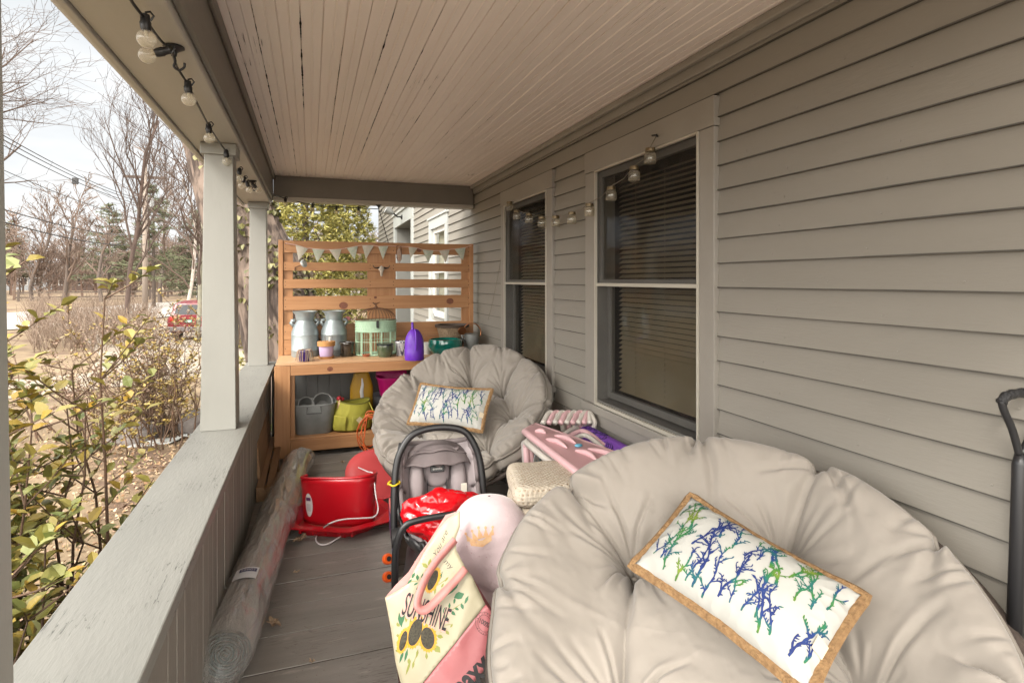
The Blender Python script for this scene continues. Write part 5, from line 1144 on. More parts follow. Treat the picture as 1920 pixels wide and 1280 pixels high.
cpoly([(-.75, -.5), (0, -.75), (.7, -.5), (.75, -.2), (-.8, -.2)])
for a in (-.85, -.42, 0, .42, .85): cpoly([(a*.85-.22, -.205), (a*.85+.22, -.205), (a*1.1+.02, .40-.25*abs(a)), (a*1.1-.02, .40-.25*abs(a))]); cpoly([(a*1.12+.095*math.cos(q), .48-.25*abs(a)+.095*math.sin(q)) for q in [i*.785 for i in range(8)]])
m.obj('embroidered_crown', GLD, crown)
m = M(); rn = random.Random(6)
for _ in range(40):
    x, z = rn.uniform(-.15, .15), rn.uniform(.12, .5)
    p = psurf(x, z, .0015)
    for q in (0, 1.57): m.add([p+Vector((.004*math.cos(q), 0, .004*math.sin(q))), p+Vector((.0012*math.sin(q), 0, -.0012*math.cos(q))), p-Vector((.004*math.cos(q), 0, .004*math.sin(q))), p-Vector((.0012*math.sin(q), 0, -.0012*math.cos(q)))], [(0, 1, 2, 3)])
m.obj('tiny_stars', mat('rose_stitch', (.60, .36, .40), rough=.8), crown)
# ------------------------------------------------------------------ clear grey bin and folded blanket
GB = mat('frosted_grey_plastic', (.24, .265, .26), (.20, .22, .22), sc=5, rough=.3)
bn = thing('storage_bin', 'translucent grey plastic storage bin half hidden behind the plush cushion', 'bin', (1.06, 2.86, 0), R(-20))
loftr([sq(.19, .27, 0), sq(.20, .28, .01), sq(.215, .30, .20), sq(.225, .31, .202), sq(.225, .31, .222)]).obj('bin_body', GB, bn, smooth='auto')
M().box(-.225, .225, -.31, .31, .2225, .238, .006).box(-.17, .17, -.25, .25, .2385, .247, .004).obj('lid', GB, bn)
M().box(-.232, -.227, -.05, .05, .15, .21, .002).obj('latch', SHEL, bn)
KNIT = mat('cream_knit', (.60, .53, .43), (.52, .44, .34), sc=30, rough=.9)
nd = KNIT.node_tree.nodes; L = KNIT.node_tree.links; b_ = nd['Principled BSDF']
t_ = nd.new('ShaderNodeTexCoord'); v_ = nd.new('ShaderNodeTexVoronoi'); v_.inputs['Scale'].default_value = 62; v_.inputs['Randomness'].default_value = .25; mq = nd.new('ShaderNodeMapping'); mq.inputs['Rotation'].default_value = (0, 0, .7)
r_ = nd.new('ShaderNodeMapRange'); r_.inputs[1].default_value = .10; r_.inputs[2].default_value = .34; x_ = nd.new('ShaderNodeMix'); x_.data_type = 'RGBA'; x_.inputs[6].default_value = (.22, .14, .07, 1)
L.new(t_.outputs['Object'], mq.inputs[0]); L.new(mq.outputs[0], v_.inputs['Vector']); L.new(v_.outputs['Distance'], r_.inputs[0]); L.new(r_.outputs[0], x_.inputs[0]); L.new(b_.inputs['Base Color'].links[0].from_socket, x_.inputs[7]); L.new(x_.outputs[2], b_.inputs['Base Color'])
bp_ = nd.new('ShaderNodeBump'); bp_.inputs['Strength'].default_value = .85; bp_.inputs['Distance'].default_value = .008; L.new(v_.outputs['Distance'], bp_.inputs['Height']); L.new(bp_.outputs[0], b_.inputs['Normal'])
KP = mat('blush_knit_underside', (.70, .55, .47), (.62, .46, .40), sc=30, rough=.9, bump=.8, bsc=60)
bl = thing('folded_blanket', 'thick cream open-knit blanket folded into a stack on the grey bin', 'blanket', (1.018, 2.40, .2475), R(-14))
ux_, uy_ = .185, .195
for k_ in range(4):
    hgt = .072; z0 = k_*.096
    def bf(u, v, k_=k_, z0=z0):
        a_ = 2*math.pi*u; b_ = math.pi*max(1e-6, min(1-1e-6, v)); q = (abs(math.cos(a_))**7+abs(math.sin(a_))**7)**(-1/7); s_ = max(0, math.sin(b_))**.20 if .001 < v < .999 else 0
        o_ = 1+.03*math.sin(k_*2.3)+.04*nz((math.cos(a_)*2, math.sin(a_)*2, k_*3.)); x, y = ux_*q*math.cos(a_)*s_*o_+.008*math.sin(k_*5), uy_*q*math.sin(a_)*s_*o_
        return Vector((x, y, z0+.050+.052*math.cos(b_)*(1 if math.cos(b_) > 0 else .95)+.008*nz((x*7, y*7, k_))))
    M().grid(bf, 72, 30, cu=True).obj('fold', KNIT if k_ != 1 else KP, bl, smooth=True)
# ------------------------------------------------------------------ folded pink play panels
PNK = mat('dusty_pink_plastic', (.58, .33, .34), (.54, .30, .31), sc=4, rough=.38); PKL = mat('pale_pink_plastic', (.74, .46, .48), rough=.38); WHP = mat('offwhite_plastic', (.66, .62, .56), rough=.4)
pp_ = thing('folded_play_panels', 'dusty pink folded plastic play panels lying on the blanket and against the wall', 'toy panel', (0, 0, 0))
P0, P1, P2, P3 = px(984, 806, Z=.66), px(1012, 797, Z=.66), px(1240, 880, Z=.66), px(1098, 893, Z=.66)
P1 = px(1004, 795, Z=.66); P1.x = min(P1.x, 1.56); P2.x = min(P2.x, 1.56)
def panel(z0, z1, m_, nm, sh):
    c = [P0, P1, P2, P3]; ctr = sum(c, Vector((0, 0, 0)))/4; q = [ctr+(p-ctr)*sh for p in c]
    def pf(u, v, z):
        return (q[0].lerp(q[1], u)).lerp(q[3].lerp(q[2], u), v)*1+Vector((0, 0, z-.66+.008*math.sin(u*3.1)*math.sin(v*3.1)))
    m = M().grid(lambda u, v: pf(u, v, z1), 10, 24); m2 = []
    ed = [pf(u, 0, (z0+z1)/2) for u in (0, .33, .66, 1)]+[pf(1, v, (z0+z1)/2) for v in (.2, .4, .6, .8, 1)]+[pf(u, 1, (z0+z1)/2) for u in (.66, .33, 0)]+[pf(0, v, (z0+z1)/2) for v in (.8, .6, .4, .2)]
    o = m.grid(lambda u, v: pf(u, v, z0), 4, 8).obj(nm, m_, pp_, smooth=True)
    M().tube(ed, (z1-z0)/2+.004, 10, closed=True).obj(nm+'_rim', PKL if m_ is PNK else WHP, o, smooth=True); return pf, o
pf, up_ = panel(.635, .665, PNK, 'upper_panel', 1.0); panel(.580, .608, WHP, 'lower_panel', .97)
m = M()
for (a, b, c, d_) in ((.25, .12, .45, .22), (.18, .32, .30, .55), (.55, .3, .62, .5), (.62, .62, .75, .85), (.35, .62, .42, .8)):
    m.tube(spline([pf(a, b, 0.667), pf((a+c)/2+.05, (b+d_)/2, 0.672), pf(c, d_, 0.667)], 6), [.004+.012*math.sin(math.pi*i/12) for i in range(13)], 8, flat=.8)
m.obj('raised_swirls', PKL, up_, smooth=True)
M().ball(pf(.55, .56, 0.672), .017, 14, 8, (1.3, .8, .5)).obj('blue_button', mat('sky_blue_plastic', (.15, .45, .62), rough=.3), up_, smooth=True)
m = M(); 
for i, (x_, y_) in enumerate(((983, 832), (990, 838), (998, 836), (1004, 842))):
    q = px(x_, y_, Z=.50); q.y += .03*i; M().tube([q, q+Vector((.01, .0, -.14)), q+Vector((.02, 0, -.28))], [.020, .022, .018], 12).ball(q, .021, 12, 8).obj('leg', PKL if i % 2 else mat('greyish_plastic', (.50, .46, .44), rough=.4), pp_, smooth=True)
ics = M().add([px(1000, 865, Z=.49), px(1012, 866, Z=.47), px(1018, 850, Z=.50), px(1004, 846, Z=.53)], [(0, 1, 2, 3)]).obj('blue_sticker', mat('sticker_blue_white', (.15, .42, .55), (.75, .78, .76), sc=30, rough=.4, lo=.45, hi=.5), pp_, solid=.002)
rb = thing('ribbed_toy_rack', 'pink and white curved plastic ribs stacked against the wall behind the pink panels', 'toy rack', (0, 0, 0))
for i in range(9):
    A_ = px(1016+i*11, 790-(3 if i < 5 else -2), X=1.30+.035*i if i < 6 else 1.5); x0, y0 = 1018+i*11, 785
    a = px(x0, y0+8, Z=.66); b = px(x0+14, y0-12, Z=.70); c = px(x0+34, y0+4, Z=.66); d_ = px(x0+38, y0+20, Z=.60)
    for q in (a, b, c, d_): q.x = min(q.x, 1.585)
    M().tube(spline([a, b, c, d_], 8), .016, 10).obj('rib', PKL if i % 2 else WHP, rb, smooth=True)
for i in range(3): M().tube(spline([px(1055+i*6, 815+i*7, Z=.60), px(1090+i*4, 800+i*8, Z=.62), px(1135, 828+i*8, Z=.60)], 8), .014, 10).obj('lower_rib', PKL if i % 2 else WHP, rb, smooth=True)
# ------------------------------------------------------------------ purple yoga mat
ym = thing('yoga_mat', 'rolled purple yoga mat with dark swirls lying below the near window', 'mat', (0, 0, 0))
A_, B_ = Vector((1.555, 3.10, .575)), Vector((1.555, 2.30, .575)); VM = mat('violet_foam', (.20, .06, .42), rough=.75, bump=.2, bsc=200)
def ymf(a_, s_, off=0.): return A_.lerp(B_, s_)+Vector(((.058+off)*math.cos(a_), 0, (.058+off)*math.sin(a_)))
M().grid(lambda u, v: ymf(2*math.pi*u, v), 40, 8, cu=True).tube([A_+Vector((math.cos(i*.35)*(.008+.050*i/110), -.002, math.sin(i*.35)*(.008+.050*i/110))) for i in range(110)], .0035, 4).obj('roll', VM, ym, smooth='auto')
m = M(); rn = random.Random(4)
for k_ in range(9):
    a0 = R(100)+rn.uniform(-.3, 1.2); s0 = .04+.05*k_; ps = []
    for i in range(26): q = i*.32; rr_ = .030*(1-i/30); ps.append(ymf(a0+rr_*math.cos(q)/.058, s0+rr_*math.sin(q)/.8, .0008))
    m.tube(ps, .0018, 4)
    ps = [ymf(a0-.5+1.0*i/8, s0+.06*math.sin(i*.5), .0008) for i in range(9)]; m.tube(ps, [.001+.003*math.sin(math.pi*i/8) for i in range(9)], 4)
m.obj('printed_swirls', mat('deep_indigo_ink', (.04, .01, .12), rough=.7), ym)
sb_ = tag(M().box(1.34, 1.62, 2.2, 3.2, 0, .514, .01).obj('cardboard_box', mat('brown_cardboard', (.33, .22, .13), (.28, .18, .10), sc=4, rough=.85)), 'brown cardboard box under the yoga mat against the wall', 'box')
# ------------------------------------------------------------------ black D-handled shovel leaning at the right
sv = thing('snow_shovel', 'black snow shovel with a taped D handle leaning on the wall at the right edge', 'shovel', (0, 0, 0))
SB = mat('satin_black_metal', (.018, .018, .02), rough=.35); TAPE = mat('black_tape', (.022, .022, .024), rough=.3, bump=.9, bsc=90)
Yv = .90
m = M().tube([px(1913, 850, Y=Yv), px(1912, 870, Y=Yv), px(1909, 1000, Y=Yv), px(1900, 1260, Y=Yv)], [.011, .0155, .0165, .0165], 14); m.obj('shaft', SB, sv, smooth=True)
M().tube(spline([px(1911, 852, Y=Yv), px(1898, 805, Y=Yv), px(1882, 768, Y=Yv), px(1880, 750, Y=Yv), px(1892, 740, Y=Yv)], 5), .0085, 10).tube(spline([px(1915, 852, Y=Yv), px(1938, 805, Y=Yv), px(1955, 768, Y=Yv), px(1957, 750, Y=Yv), px(1948, 740, Y=Yv)], 5), .0085, 10).obj('yoke', SB, sv, smooth=True)
M().tube(spline([px(1877, 755, Y=Yv), px(1886, 743, Y=Yv), px(1902, 738, Y=Yv), px(1930, 736, Y=Yv), px(1955, 742, Y=Yv), px(1960, 755, Y=Yv)], 4), [.011+.0012*math.sin(i*2) for i in range(21)], 12).obj('grip', TAPE, sv, smooth=True)
M().tube([px(1872, 752, Y=Yv), px(1880, 751, Y=Yv)], [.001, .004], 5).obj('tape_end', TAPE, sv)
q = px(1900, 1260, Y=Yv); M().tube([q, Vector((q.x-.05, q.y-.02, .30))], .0165, 12).grid(lambda u, v: Vector((q.x-.05-.2+.4*u, q.y-.02-.06*math.sin(math.pi*u), .34-.33*v)), 10, 6).obj('blade', SB, sv)

# ================================================================== lights and hooks
CLB = bpy.data.materials.new('clear_bulb_glass'); CLB.use_nodes = True; glassmat(CLB, (.92, .90, .84), 1.0, .03)
nd = CLB.node_tree.nodes; L = CLB.node_tree.links; dfn = nd.new('ShaderNodeBsdfDiffuse'); dfn.inputs[0].default_value = (.8, .76, .66, 1); mx2 = nd.new('ShaderNodeMixShader'); mx2.inputs[0].default_value = .22
o_ = [n for n in nd if n.type == 'OUTPUT_MATERIAL'][0]; src = o_.inputs[0].links[0].from_socket; L.new(src, mx2.inputs[1]); L.new(dfn.outputs[0], mx2.inputs[2]); L.new(mx2.outputs[0], o_.inputs[0])
fs_ = thing('string_lights', 'black string of clear globe bulbs hung along the porch beam and across its far end', 'string lights', (0, 0, 0))
BZ = 2.232
B1 = [((270, 35), 0), ((318, 95), 1), ((350, 157), 0), ((390, 235), 0), ((424, 287), 0), ((448, 330), 0), ((458, 344), 0)]
cab = [px(215, -60, Z=BZ-.03), px(245, 0, Z=BZ-.035), px(270, 34, Z=BZ-.045), px(300, 75, Z=BZ-.02), px(321, 95, Z=BZ-.03), px(331, 125, Z=BZ-.03), px(351, 157, Z=BZ-.04), px(370, 195, Z=BZ-.045), px(391, 235, Z=BZ-.045), px(408, 262, Z=BZ-.045), px(424, 285, Z=BZ-.04), px(440, 312, Z=BZ-.04), px(450, 332, Z=BZ-.03), px(470, 350, Z=BZ-.02)]
fe = [px(480, 352, Y=5.2), px(534, 372, Y=5.93), px(586, 384, Y=5.93), px(631, 388, Y=5.93), px(672, 390, Y=5.93), px(710, 392, Y=5.93)]
M().tube(spline(cab+fe, 5), .0042, 6).obj('cable', BLACK, fs_, smooth=True)
def bulb(p, d=Vector((0, 0, -1)), r=.0235, sk_=.034):
    T_ = d.normalized().to_track_quat('-Z', 'Y').to_matrix()
    s = M().lathe([(.004, .012), (.011, .008), (.012, -.008), (.014, -.012), (.0125, -sk_*.8), (.010, -sk_)], 14, T=T_, c=p).tube([p+Vector((.012, 0, -.006)), p+Vector((.020, 0, .008)), p+Vector((.012, 0, .018)), p+Vector((0, 0, .014))], .003, 5).obj('socket', BLACK, fs_, smooth='auto')
    c = p+d.normalized()*(sk_+r*.86); M().ball(c, r, 24, 14).obj('bulb', CLB, fs_, smooth=True)
    g = M().tube([p+d.normalized()*sk_, c-d.normalized()*r*.3, c+d.normalized()*r*.2], [.005, .002, .0008], 6).obj('filament', mat('filament_post', (.55, .5, .38), rough=.4), fs_)
for (q, s) in (((272, 34), 0), ((352, 157), 0), ((391, 236), 0), ((424, 284), 0)): bulb(px(*q, Z=BZ-.045), Vector((.06, .03, -1)))
bulb(px(313, 95, Z=BZ-.055), Vector((-.75, -.1, -.35)))
bulb(px(449, 318, Z=BZ-.04)); bulb(px(458, 334, Z=BZ-.03), Vector((-.3, 0, -1))); bulb(px(463, 342, Z=BZ-.04), Vector((.3, 0, -1))); bulb(px(474, 346, Z=BZ-.03), Vector((.7, .1, -.7)))
for q in ((535, 372), (586, 383), (631, 388), (672, 389)): bulb(px(*q, Y=5.93), Vector((0, 0, -1)), .021)
def hook(label, p):
    t = thing('suction_hook', label, 'hook', p, 0, 'black hooks holding the string lights')
    M().lathe([(.004, 0), (.030, 0), (.031, -.004), (.018, -.012), (.010, -.018), (.008, -.03), (.003, -.032)], 20).obj('cup', BLACK, t, smooth='auto')
    M().tube(spline([(0, 0, -.025), (.004, 0, -.045), (.0, 0, -.062), (.014, 0, -.072), (.028, 0, -.062), (.030, 0, -.048)], 4), .0038, 6).obj('hook_arm', BLACK, t, smooth=True)
hook('black suction hook under the porch beam nearest the camera', px(326, 88, Z=BZ-.001)); hook('black suction hook under the porch beam near its far corner', px(473, 339, Z=BZ-.001)); hook('black hook under the end beam above the middle of the bench', Vector((px(710, 388, Y=5.97).x, 5.97, 2.261)))
tag(M().tube([px(710, 392, Y=5.97), px(714, 405, Y=5.95), px(728, 455, Y=5.86)], .004, 5).obj('hanging_cord', BLACK), 'black cord running from the end-beam hook down to the slatted back', 'cord')
jl = thing('jar_lights', 'string of small glass jar lights draped over the two dark windows', 'string lights', (0, 0, 0))
JG = bpy.data.materials.new('jar_glass'); JG.use_nodes = True; glassmat(JG, (.90, .88, .80), 1.0, .04)
nd = JG.node_tree.nodes; L = JG.node_tree.links; dfn = nd.new('ShaderNodeBsdfDiffuse'); dfn.inputs[0].default_value = (.6, .55, .46, 1); mx2 = nd.new('ShaderNodeMixShader'); mx2.inputs[0].default_value = .13
o_ = [n for n in nd if n.type == 'OUTPUT_MATERIAL'][0]; src = o_.inputs[0].links[0].from_socket; L.new(src, mx2.inputs[1]); L.new(dfn.outputs[0], mx2.inputs[2]); L.new(mx2.outputs[0], o_.inputs[0])
LID = mat('aged_brass_lid', (.25, .19, .11), rough=.4, metal=.7); jp = []
for q in ((955, 380), (969, 396), (992, 402), (1016, 408), (1042, 407), (1072, 400), (1105, 384), (1146, 353), (1189, 315), (1219, 281)):
    p = px(*q, X=1.595); jp.append(p+Vector((0, 0, .012)))
    M().lathe([(.004, .008), (.024, .008), (.025, 0), (.025, -.010), (.004, -.010)], 20, c=p).obj('lid', LID, jl, smooth='auto')
    M().lathe([(.018, -.010), (.022, -.014), (.029, -.022), (.030, -.030), (.030, -.062), (.027, -.069), (.004, -.070)], 22, c=p).obj('jar', JG, jl, smooth='auto')
wp = []
for a, b in zip(jp, jp[1:]): wp += [a, a.lerp(b, .5)+Vector((.01, 0, -.012))]
wp.append(jp[-1]); wp.append(jp[-1]+Vector((.02, -.02, .05)))
M().tube(wp, .0018, 5).tube(spline([px(952, 385, X=1.63), px(940, 480, X=1.635), px(925, 560, X=1.635), px(915, 600, X=1.635)], 6), .0016, 5).obj('wire', mat('clear_wire', (.20, .17, .12), rough=.5), jl, smooth=True)
tag(M().tube([Vector((1.60, jp[-1].y-.035, jp[-1].z+.052)), Vector((1.63, jp[-1].y-.02, jp[-1].z+.052))], .004, 6).tube([Vector((1.60, jp[-1].y-.05, jp[-1].z+.05)), Vector((1.60, jp[-1].y-.01, jp[-1].z+.056))], .005, 6).obj('cup_hook', BLACK), 'small dark hook in the near window head trim holding the jar string', 'hook')
# ------------------------------------------------------------------ dry leaves on the boards
def dryleaf(label, x, y, s, sd):
    rn = random.Random(sd); c = px(x, y, Z=.006); m = M()
    def lf(u, v):
        a_ = 2*math.pi*u; r_ = s*v*(1+.35*math.cos(5*a_)+.1*rn.random()); return Vector((r_*math.cos(a_), r_*.6*math.sin(a_), .004+.012*v*abs(math.sin(a_*2+sd))+.004*rn.random()))
    o = m.grid(lf, 22, 4, cu=True).obj('dry_leaf', mat('dry_oak_leaf', (.24, .16, .10), (.38, .27, .17), sc=40, rough=.8), loc=c); o.rotation_euler.z = sd
    return tag(o, label, 'leaf')
dryleaf('curled brown leaf on the boards just in front of the red sled', 563, 1012, .042, 1)
dryleaf('brown leaf scrap on the boards beside the carpet roll', 513, 1170, .035, 2)
dryleaf('small leaf fragment on the boards between the roll and the tote bag', 556, 1075, .014, 3)
dryleaf('tiny leaf scrap on the boards in front of the bench', 642, 868, .02, 5)
dryleaf('pale leaf crumb on the boards near the near end of the roll', 585, 1243, .010, 6)
rn = random.Random(12); m = M()
for _ in range(260):
    a, b = rn.gauss(.02, .10), rn.uniform(2.2, 3.2)
    if rn.random() < .4: a, b = rn.uniform(-.1, .9), rn.uniform(5.1, 5.7)
    s = rn.uniform(.002, .006); r_ = rn.uniform(0, 6.28); m.add([(a, b, .0035), (a+s*math.cos(r_), b+s*math.sin(r_), .005), (a+s*.6*math.cos(r_+1), b+s*.6*math.sin(r_+1), .004)], [(0, 1, 2)])
tag(m.obj('floor_debris', mat('crumb_brown', (.16, .10, .07), rough=.9)), 'tiny leaf crumbs and grit scattered on the porch boards', 'debris', None, 'stuff')
# ================================================================== the yard, the road and what stands there
def gh(x, y):
    d = math.hypot(x, y)
    g = -1.0 - .15*max(0, min(1, (d-8)/12)) + max(0, min(1.0, (d-34)/16))*.9
    return g + .05*noise.noise(Vector((x*.35, y*.35, 0))) * (0 if d > 30 else 1)
def ground_grid(name, x0, x1, y0, y1, nx, ny, m, dz=0.):
    o = M().grid(lambda u, v: Vector((x0+(x1-x0)*u, y0+(y1-y0)*v, gh(x0+(x1-x0)*u, y0+(y1-y0)*v)+dz)), nx, ny).obj(name, m, smooth=True)
    tag(o, None, None, None, 'structure'); return o
GR = mat('dry_winter_lawn', (.27, .195, .115), (.19, .135, .08), sc=1.6, rough=.95, c3=(.13, .08, .05), sc3=.7, t3=.52, w3=.1, bump=1., bsc=30, det=9)
GR2 = mat('far_lawn', (.42, .36, .22), (.34, .28, .18), sc=.2, rough=.95, bump=.6, bsc=10)
g = M()
rs = [0.3, 1, 2, 3, 4, 5, 6, 7, 8, 9, 10, 12, 14, 16, 18, 20, 23, 26, 30, 33, 36, 39, 42, 46, 50, 55, 65, 80, 120, 200, 400, 700]
g.grid(lambda u, v: (lambda r, a: Vector((r*math.cos(a), r*math.sin(a), gh(r*math.cos(a), r*math.sin(a)))))(rs[round(u*(len(rs)-1))], 2*math.pi*v), len(rs), 96, cv=True)
tag(g.obj('ground', GR, smooth=True), 'dry tan winter lawn', None, None, 'structure')
ROADM = mat('pale_gravel_drive', (.34, .29, .23), (.28, .235, .185), sc=1.5, rough=.95, bump=.5, bsc=30)
# gravel drive crossing the view, road farther off
def strip(name, pts, w, m, dz):
    pts = spline([(a, b, 0) for a, b in pts], 12)
    vs = []; fs = []
    for i, p in enumerate(pts):
        t = (pts[min(i+1, len(pts)-1)]-pts[max(i-1, 0)]).normalized(); n = Vector((-t.y, t.x, 0))
        ww = w*(1+.08*nz(p, .3))
        for k in range(7):
            q = p + n*ww*(k/6-.5); vs.append((q.x, q.y, gh(q.x, q.y)+dz))
    for i in range(len(pts)-1):
        for k in range(6): fs.append((i*7+k, i*7+k+1, (i+1)*7+k+1, (i+1)*7+k))
    o = M().add(vs, fs).obj(name, m, smooth=True); tag(o, None, None, None, 'structure'); return o
strip('driveway', [(-22, 14), (-12, 15.5), (-6, 17.5), (0, 20), (6, 21)], 3.2, ROADM, .02)
strip('drive_apron', [(-3, 18), (-4.5, 24), (-8, 33), (-12, 40)], 5.0, ROADM, .03)
strip('road', [(-70, 22), (-45, 26), (-25, 33), (-12, 42), (0, 62), (8, 90)], 8.0, mat('pale_road', (.38, .35, .31), (.33, .30, .265), sc=1, rough=.9), .045)  # road surface in two pale tones mixed by noise
# leaf litter
LEAFL = mat('fallen_leaves', (.3, .2, .1), island=[(.26, .14, .07), (.40, .27, .15), (.20, .11, .07), (.50, .38, .26), (.33, .20, .11)], rough=.85)
def leaf_quad(m, c, L_, w_, rot, fold=.25, curl=0.):
    """one leaf, folded along its midrib: 8 verts"""
    pts = [(0, 0, 0), (L_*.35, -w_, fold*w_), (L_*.75, -w_*.7, fold*w_+curl*.6), (L_, 0, curl), (L_*.75, w_*.7, fold*w_+curl*.6), (L_*.35, w_, fold*w_), (L_*.5, 0, curl*.2)]
    vs = [c + rot @ Vector(p) for p in pts]
    m.add(vs, [(0, 1, 6), (1, 2, 6), (2, 3, 6), (3, 4, 6), (4, 5, 6), (5, 0, 6)])
rnd = random.Random(11); m = M()
for _ in range(9000):
    y = rnd.uniform(1.2, 12); x = -.7 - abs(rnd.gauss(0, 1))*1.3*(1+y*.12)
    rot = Matrix.Rotation(rnd.uniform(0, 6.28), 3, 'Z') @ Matrix.Rotation(rnd.gauss(0, .5), 3, 'X') @ Matrix.Rotation(rnd.gauss(0, .4), 3, 'Y')
    s = rnd.uniform(.025, .06); leaf_quad(m, Vector((x, y, gh(x, y)+.012+rnd.uniform(0, .02))), s, s*.4, rot, rnd.uniform(-.5, .6), rnd.uniform(-.01, .01))
tag(m.obj('leaf_litter', LEAFL), 'brown fallen leaves scattered along the foot of the porch', 'leaf litter', None, 'stuff')
# dry grass tufts
m = M()
for _ in range(7000):
    a = rnd.uniform(R(95), R(150)); r = 2+18*rnd.random()**.7; x = r*math.cos(a); y = r*math.sin(a)
    if x > -.8 : continue
    h = rnd.uniform(.03, .10); b = Vector((x, y, gh(x, y))); dv = Vector((rnd.gauss(0, .03), rnd.gauss(0, .03), h)); w = Vector((rnd.gauss(0, .006), rnd.gauss(0, .006), 0))
    m.add([b-w, b+w, b+dv], [(0, 1, 2)])
tag(m.obj('dry_grass', mat('straw_grass', (.5, .4, .22), island=[(.50, .38, .20), (.60, .48, .27), (.36, .29, .14), (.35, .36, .15)], rough=.9)), 'straw coloured grass blades on the lawn', 'grass', None, 'stuff')
# --------------------------------------------------- trees
BARK = mat('grey_brown_bark', (.13, .10, .08), (.08, .06, .05), sc=8, rough=.9, st=(1, 1, .2), bump=.6, bsc=12)
BARKW = mat('pale_birch_bark', (.55, .50, .44), (.42, .36, .30), sc=5, rough=.8, st=(1, 1, 3), c3=(.10, .08, .07), sc3=6, t3=.62)
TWIG = mat('reddish_twigs', (.085, .058, .045), rough=.9)
TWIGP = mat('pale_brown_twigs', (.15, .105, .08), rough=.9)
def grow(rn, trunk_h, trunk_r, levels=4, spread=.5, nch=(4, 3, 3, 3), lens=.62, lean=(0, 0), first=.3, minr=.012, up=.25, fork=False, seglen=6):
    """a bare tree: list of (points, radii, level)"""
    out = []
    def br(p, d, L_, r, lev):
        n = max(3, int(seglen*(.6 if lev > 1 else 1))); pts = [p]; rr = [r]; dd = d.normalized()
        for i in range(n):
            dd = (dd + Vector((rn.gauss(0, 1), rn.gauss(0, 1), rn.gauss(0, .6)))*(.10 if lev == 0 else .17) + Vector((0, 0, up*.25 if lev else .12))).normalized()
            pts.append(pts[-1]+dd*L_/n); rr.append(max(minr*.6, r*(1-(i+1)/n*(.55 if lev == 0 else .72))))
        out.append((pts, rr, lev))
        if lev >= levels: return
        k = nch[min(lev, len(nch)-1)]
        for j in range(k):
            f = first+(1-first)*(j+rn.random())/k if lev == 0 else .25+.75*(j+rn.random())/k
            f = min(f, .97); ix = f*n; i0 = min(n-1, int(ix)); q = pts[i0].lerp(pts[i0+1], ix-i0); rq = rr[i0]*(1-(ix-i0))+rr[i0+1]*(ix-i0)
            base = (pts[i0+1]-pts[i0]).normalized(); az = rn.uniform(0, 6.28)+j*2.4
            side = Vector((math.cos(az), math.sin(az), 0)); side = (side-base*side.dot(base)).normalized()
            nd_ = (base*math.cos(spread*rn.uniform(.7, 1.3)) + side*math.sin(spread*rn.uniform(.8, 1.4)) ).normalized()
            br(q, nd_, L_*lens*rn.uniform(.75, 1.15)*(1-.3*f if lev == 0 else 1), max(minr, rq*.62), lev+1)
    br(Vector((0, 0, 0)), Vector((lean[0], lean[1], 1)), trunk_h, trunk_r, 0)
    return out
def bare_tree(name, label, loc, seed, h, r, matT=BARK, matC=TWIG, rz=0, group=None, **kw):
    rn = random.Random(seed); br = grow(rn, h, r, **kw)
    t = thing(name, label, 'tree', loc, rz, group)
    a = M(); b = M()
    for pts, rr, lev in br:
        if lev == 0: a.tube([pts[0]-Vector((0, 0, 1.5))]+pts, [rr[0]*1.25]+rr, 10)
        elif lev == 1: b.tube(pts, rr, 6)
        else: b.tube(pts, rr, 3 if lev > 2 else 4, cap=False)
    a.obj('trunk', matT, t, smooth=True); b.obj('crown', matC, t)
    return t
def gp(x, y, D): p = px(x, y, D=D); return Vector((p.x, p.y, gh(p.x, p.y)-.02))
bare_tree('bare_tree', 'tall bare forked tree with reddish bark standing alone left of the pale posts', gp(238, 500, 26), 4, 10.2, .115, lens=.50, spread=.42, up=.5, nch=(15, 6, 5, 3), levels=4, first=.20, minr=.008, matT=mat('reddish_bark', (.11, .072, .056), (.075, .05, .04), sc=8, rough=.9, st=(1, 1, .2)))
bare_tree('bare_tree', 'bare tree at the far left edge whose fine branches reach in past the near post', gp(-95, 500, 20), 12, 9.5, .2, lens=.60, spread=.8, nch=(14, 6, 5, 3), levels=4, first=.35, minr=.008)
for i, (x, D, h, sd, lb) in enumerate([
    (368, 24, 8.5, 21, 'thin bare tree close behind the middle post, with pale mossy bark'),
    (345, 30, 8, 22, 'white-barked birch leaning beside the middle post'),
    (118, 42, 6.5, 23, 'broad low bare tree with many upright limbs beyond the road on the left'),
    (60, 48, 7, 24, 'bare tree beyond the road behind the left-hand shrub'),
    (190, 46, 6, 25, 'bushy bare tree across the road, left of the forked tree'),
    (300, 44, 7, 26, 'twiggy bare tree across the road, right of the forked tree'),
    (463, 22, 8, 27, 'bare tree seen between the middle and far posts')]):
    bt = BARKW if i == 1 else (mat('mossy_bark', (.26, .24, .17), (.18, .17, .13), sc=6, rough=.9) if i == 0 else BARK)
    bare_tree('birch_tree' if i == 1 else 'bare_tree', lb, gp(x, 500, D), sd, h, .10 if i < 2 else .16, matT=bt, matC=TWIG if i in (0, 6) else TWIGP, lens=.5, spread=.5, nch=(10, 5, 4, 3), levels=3 if i < 2 else 4, first=.2, minr=.014 if D < 30 else .022, lean=(.12, 0) if i == 1 else (0, 0))
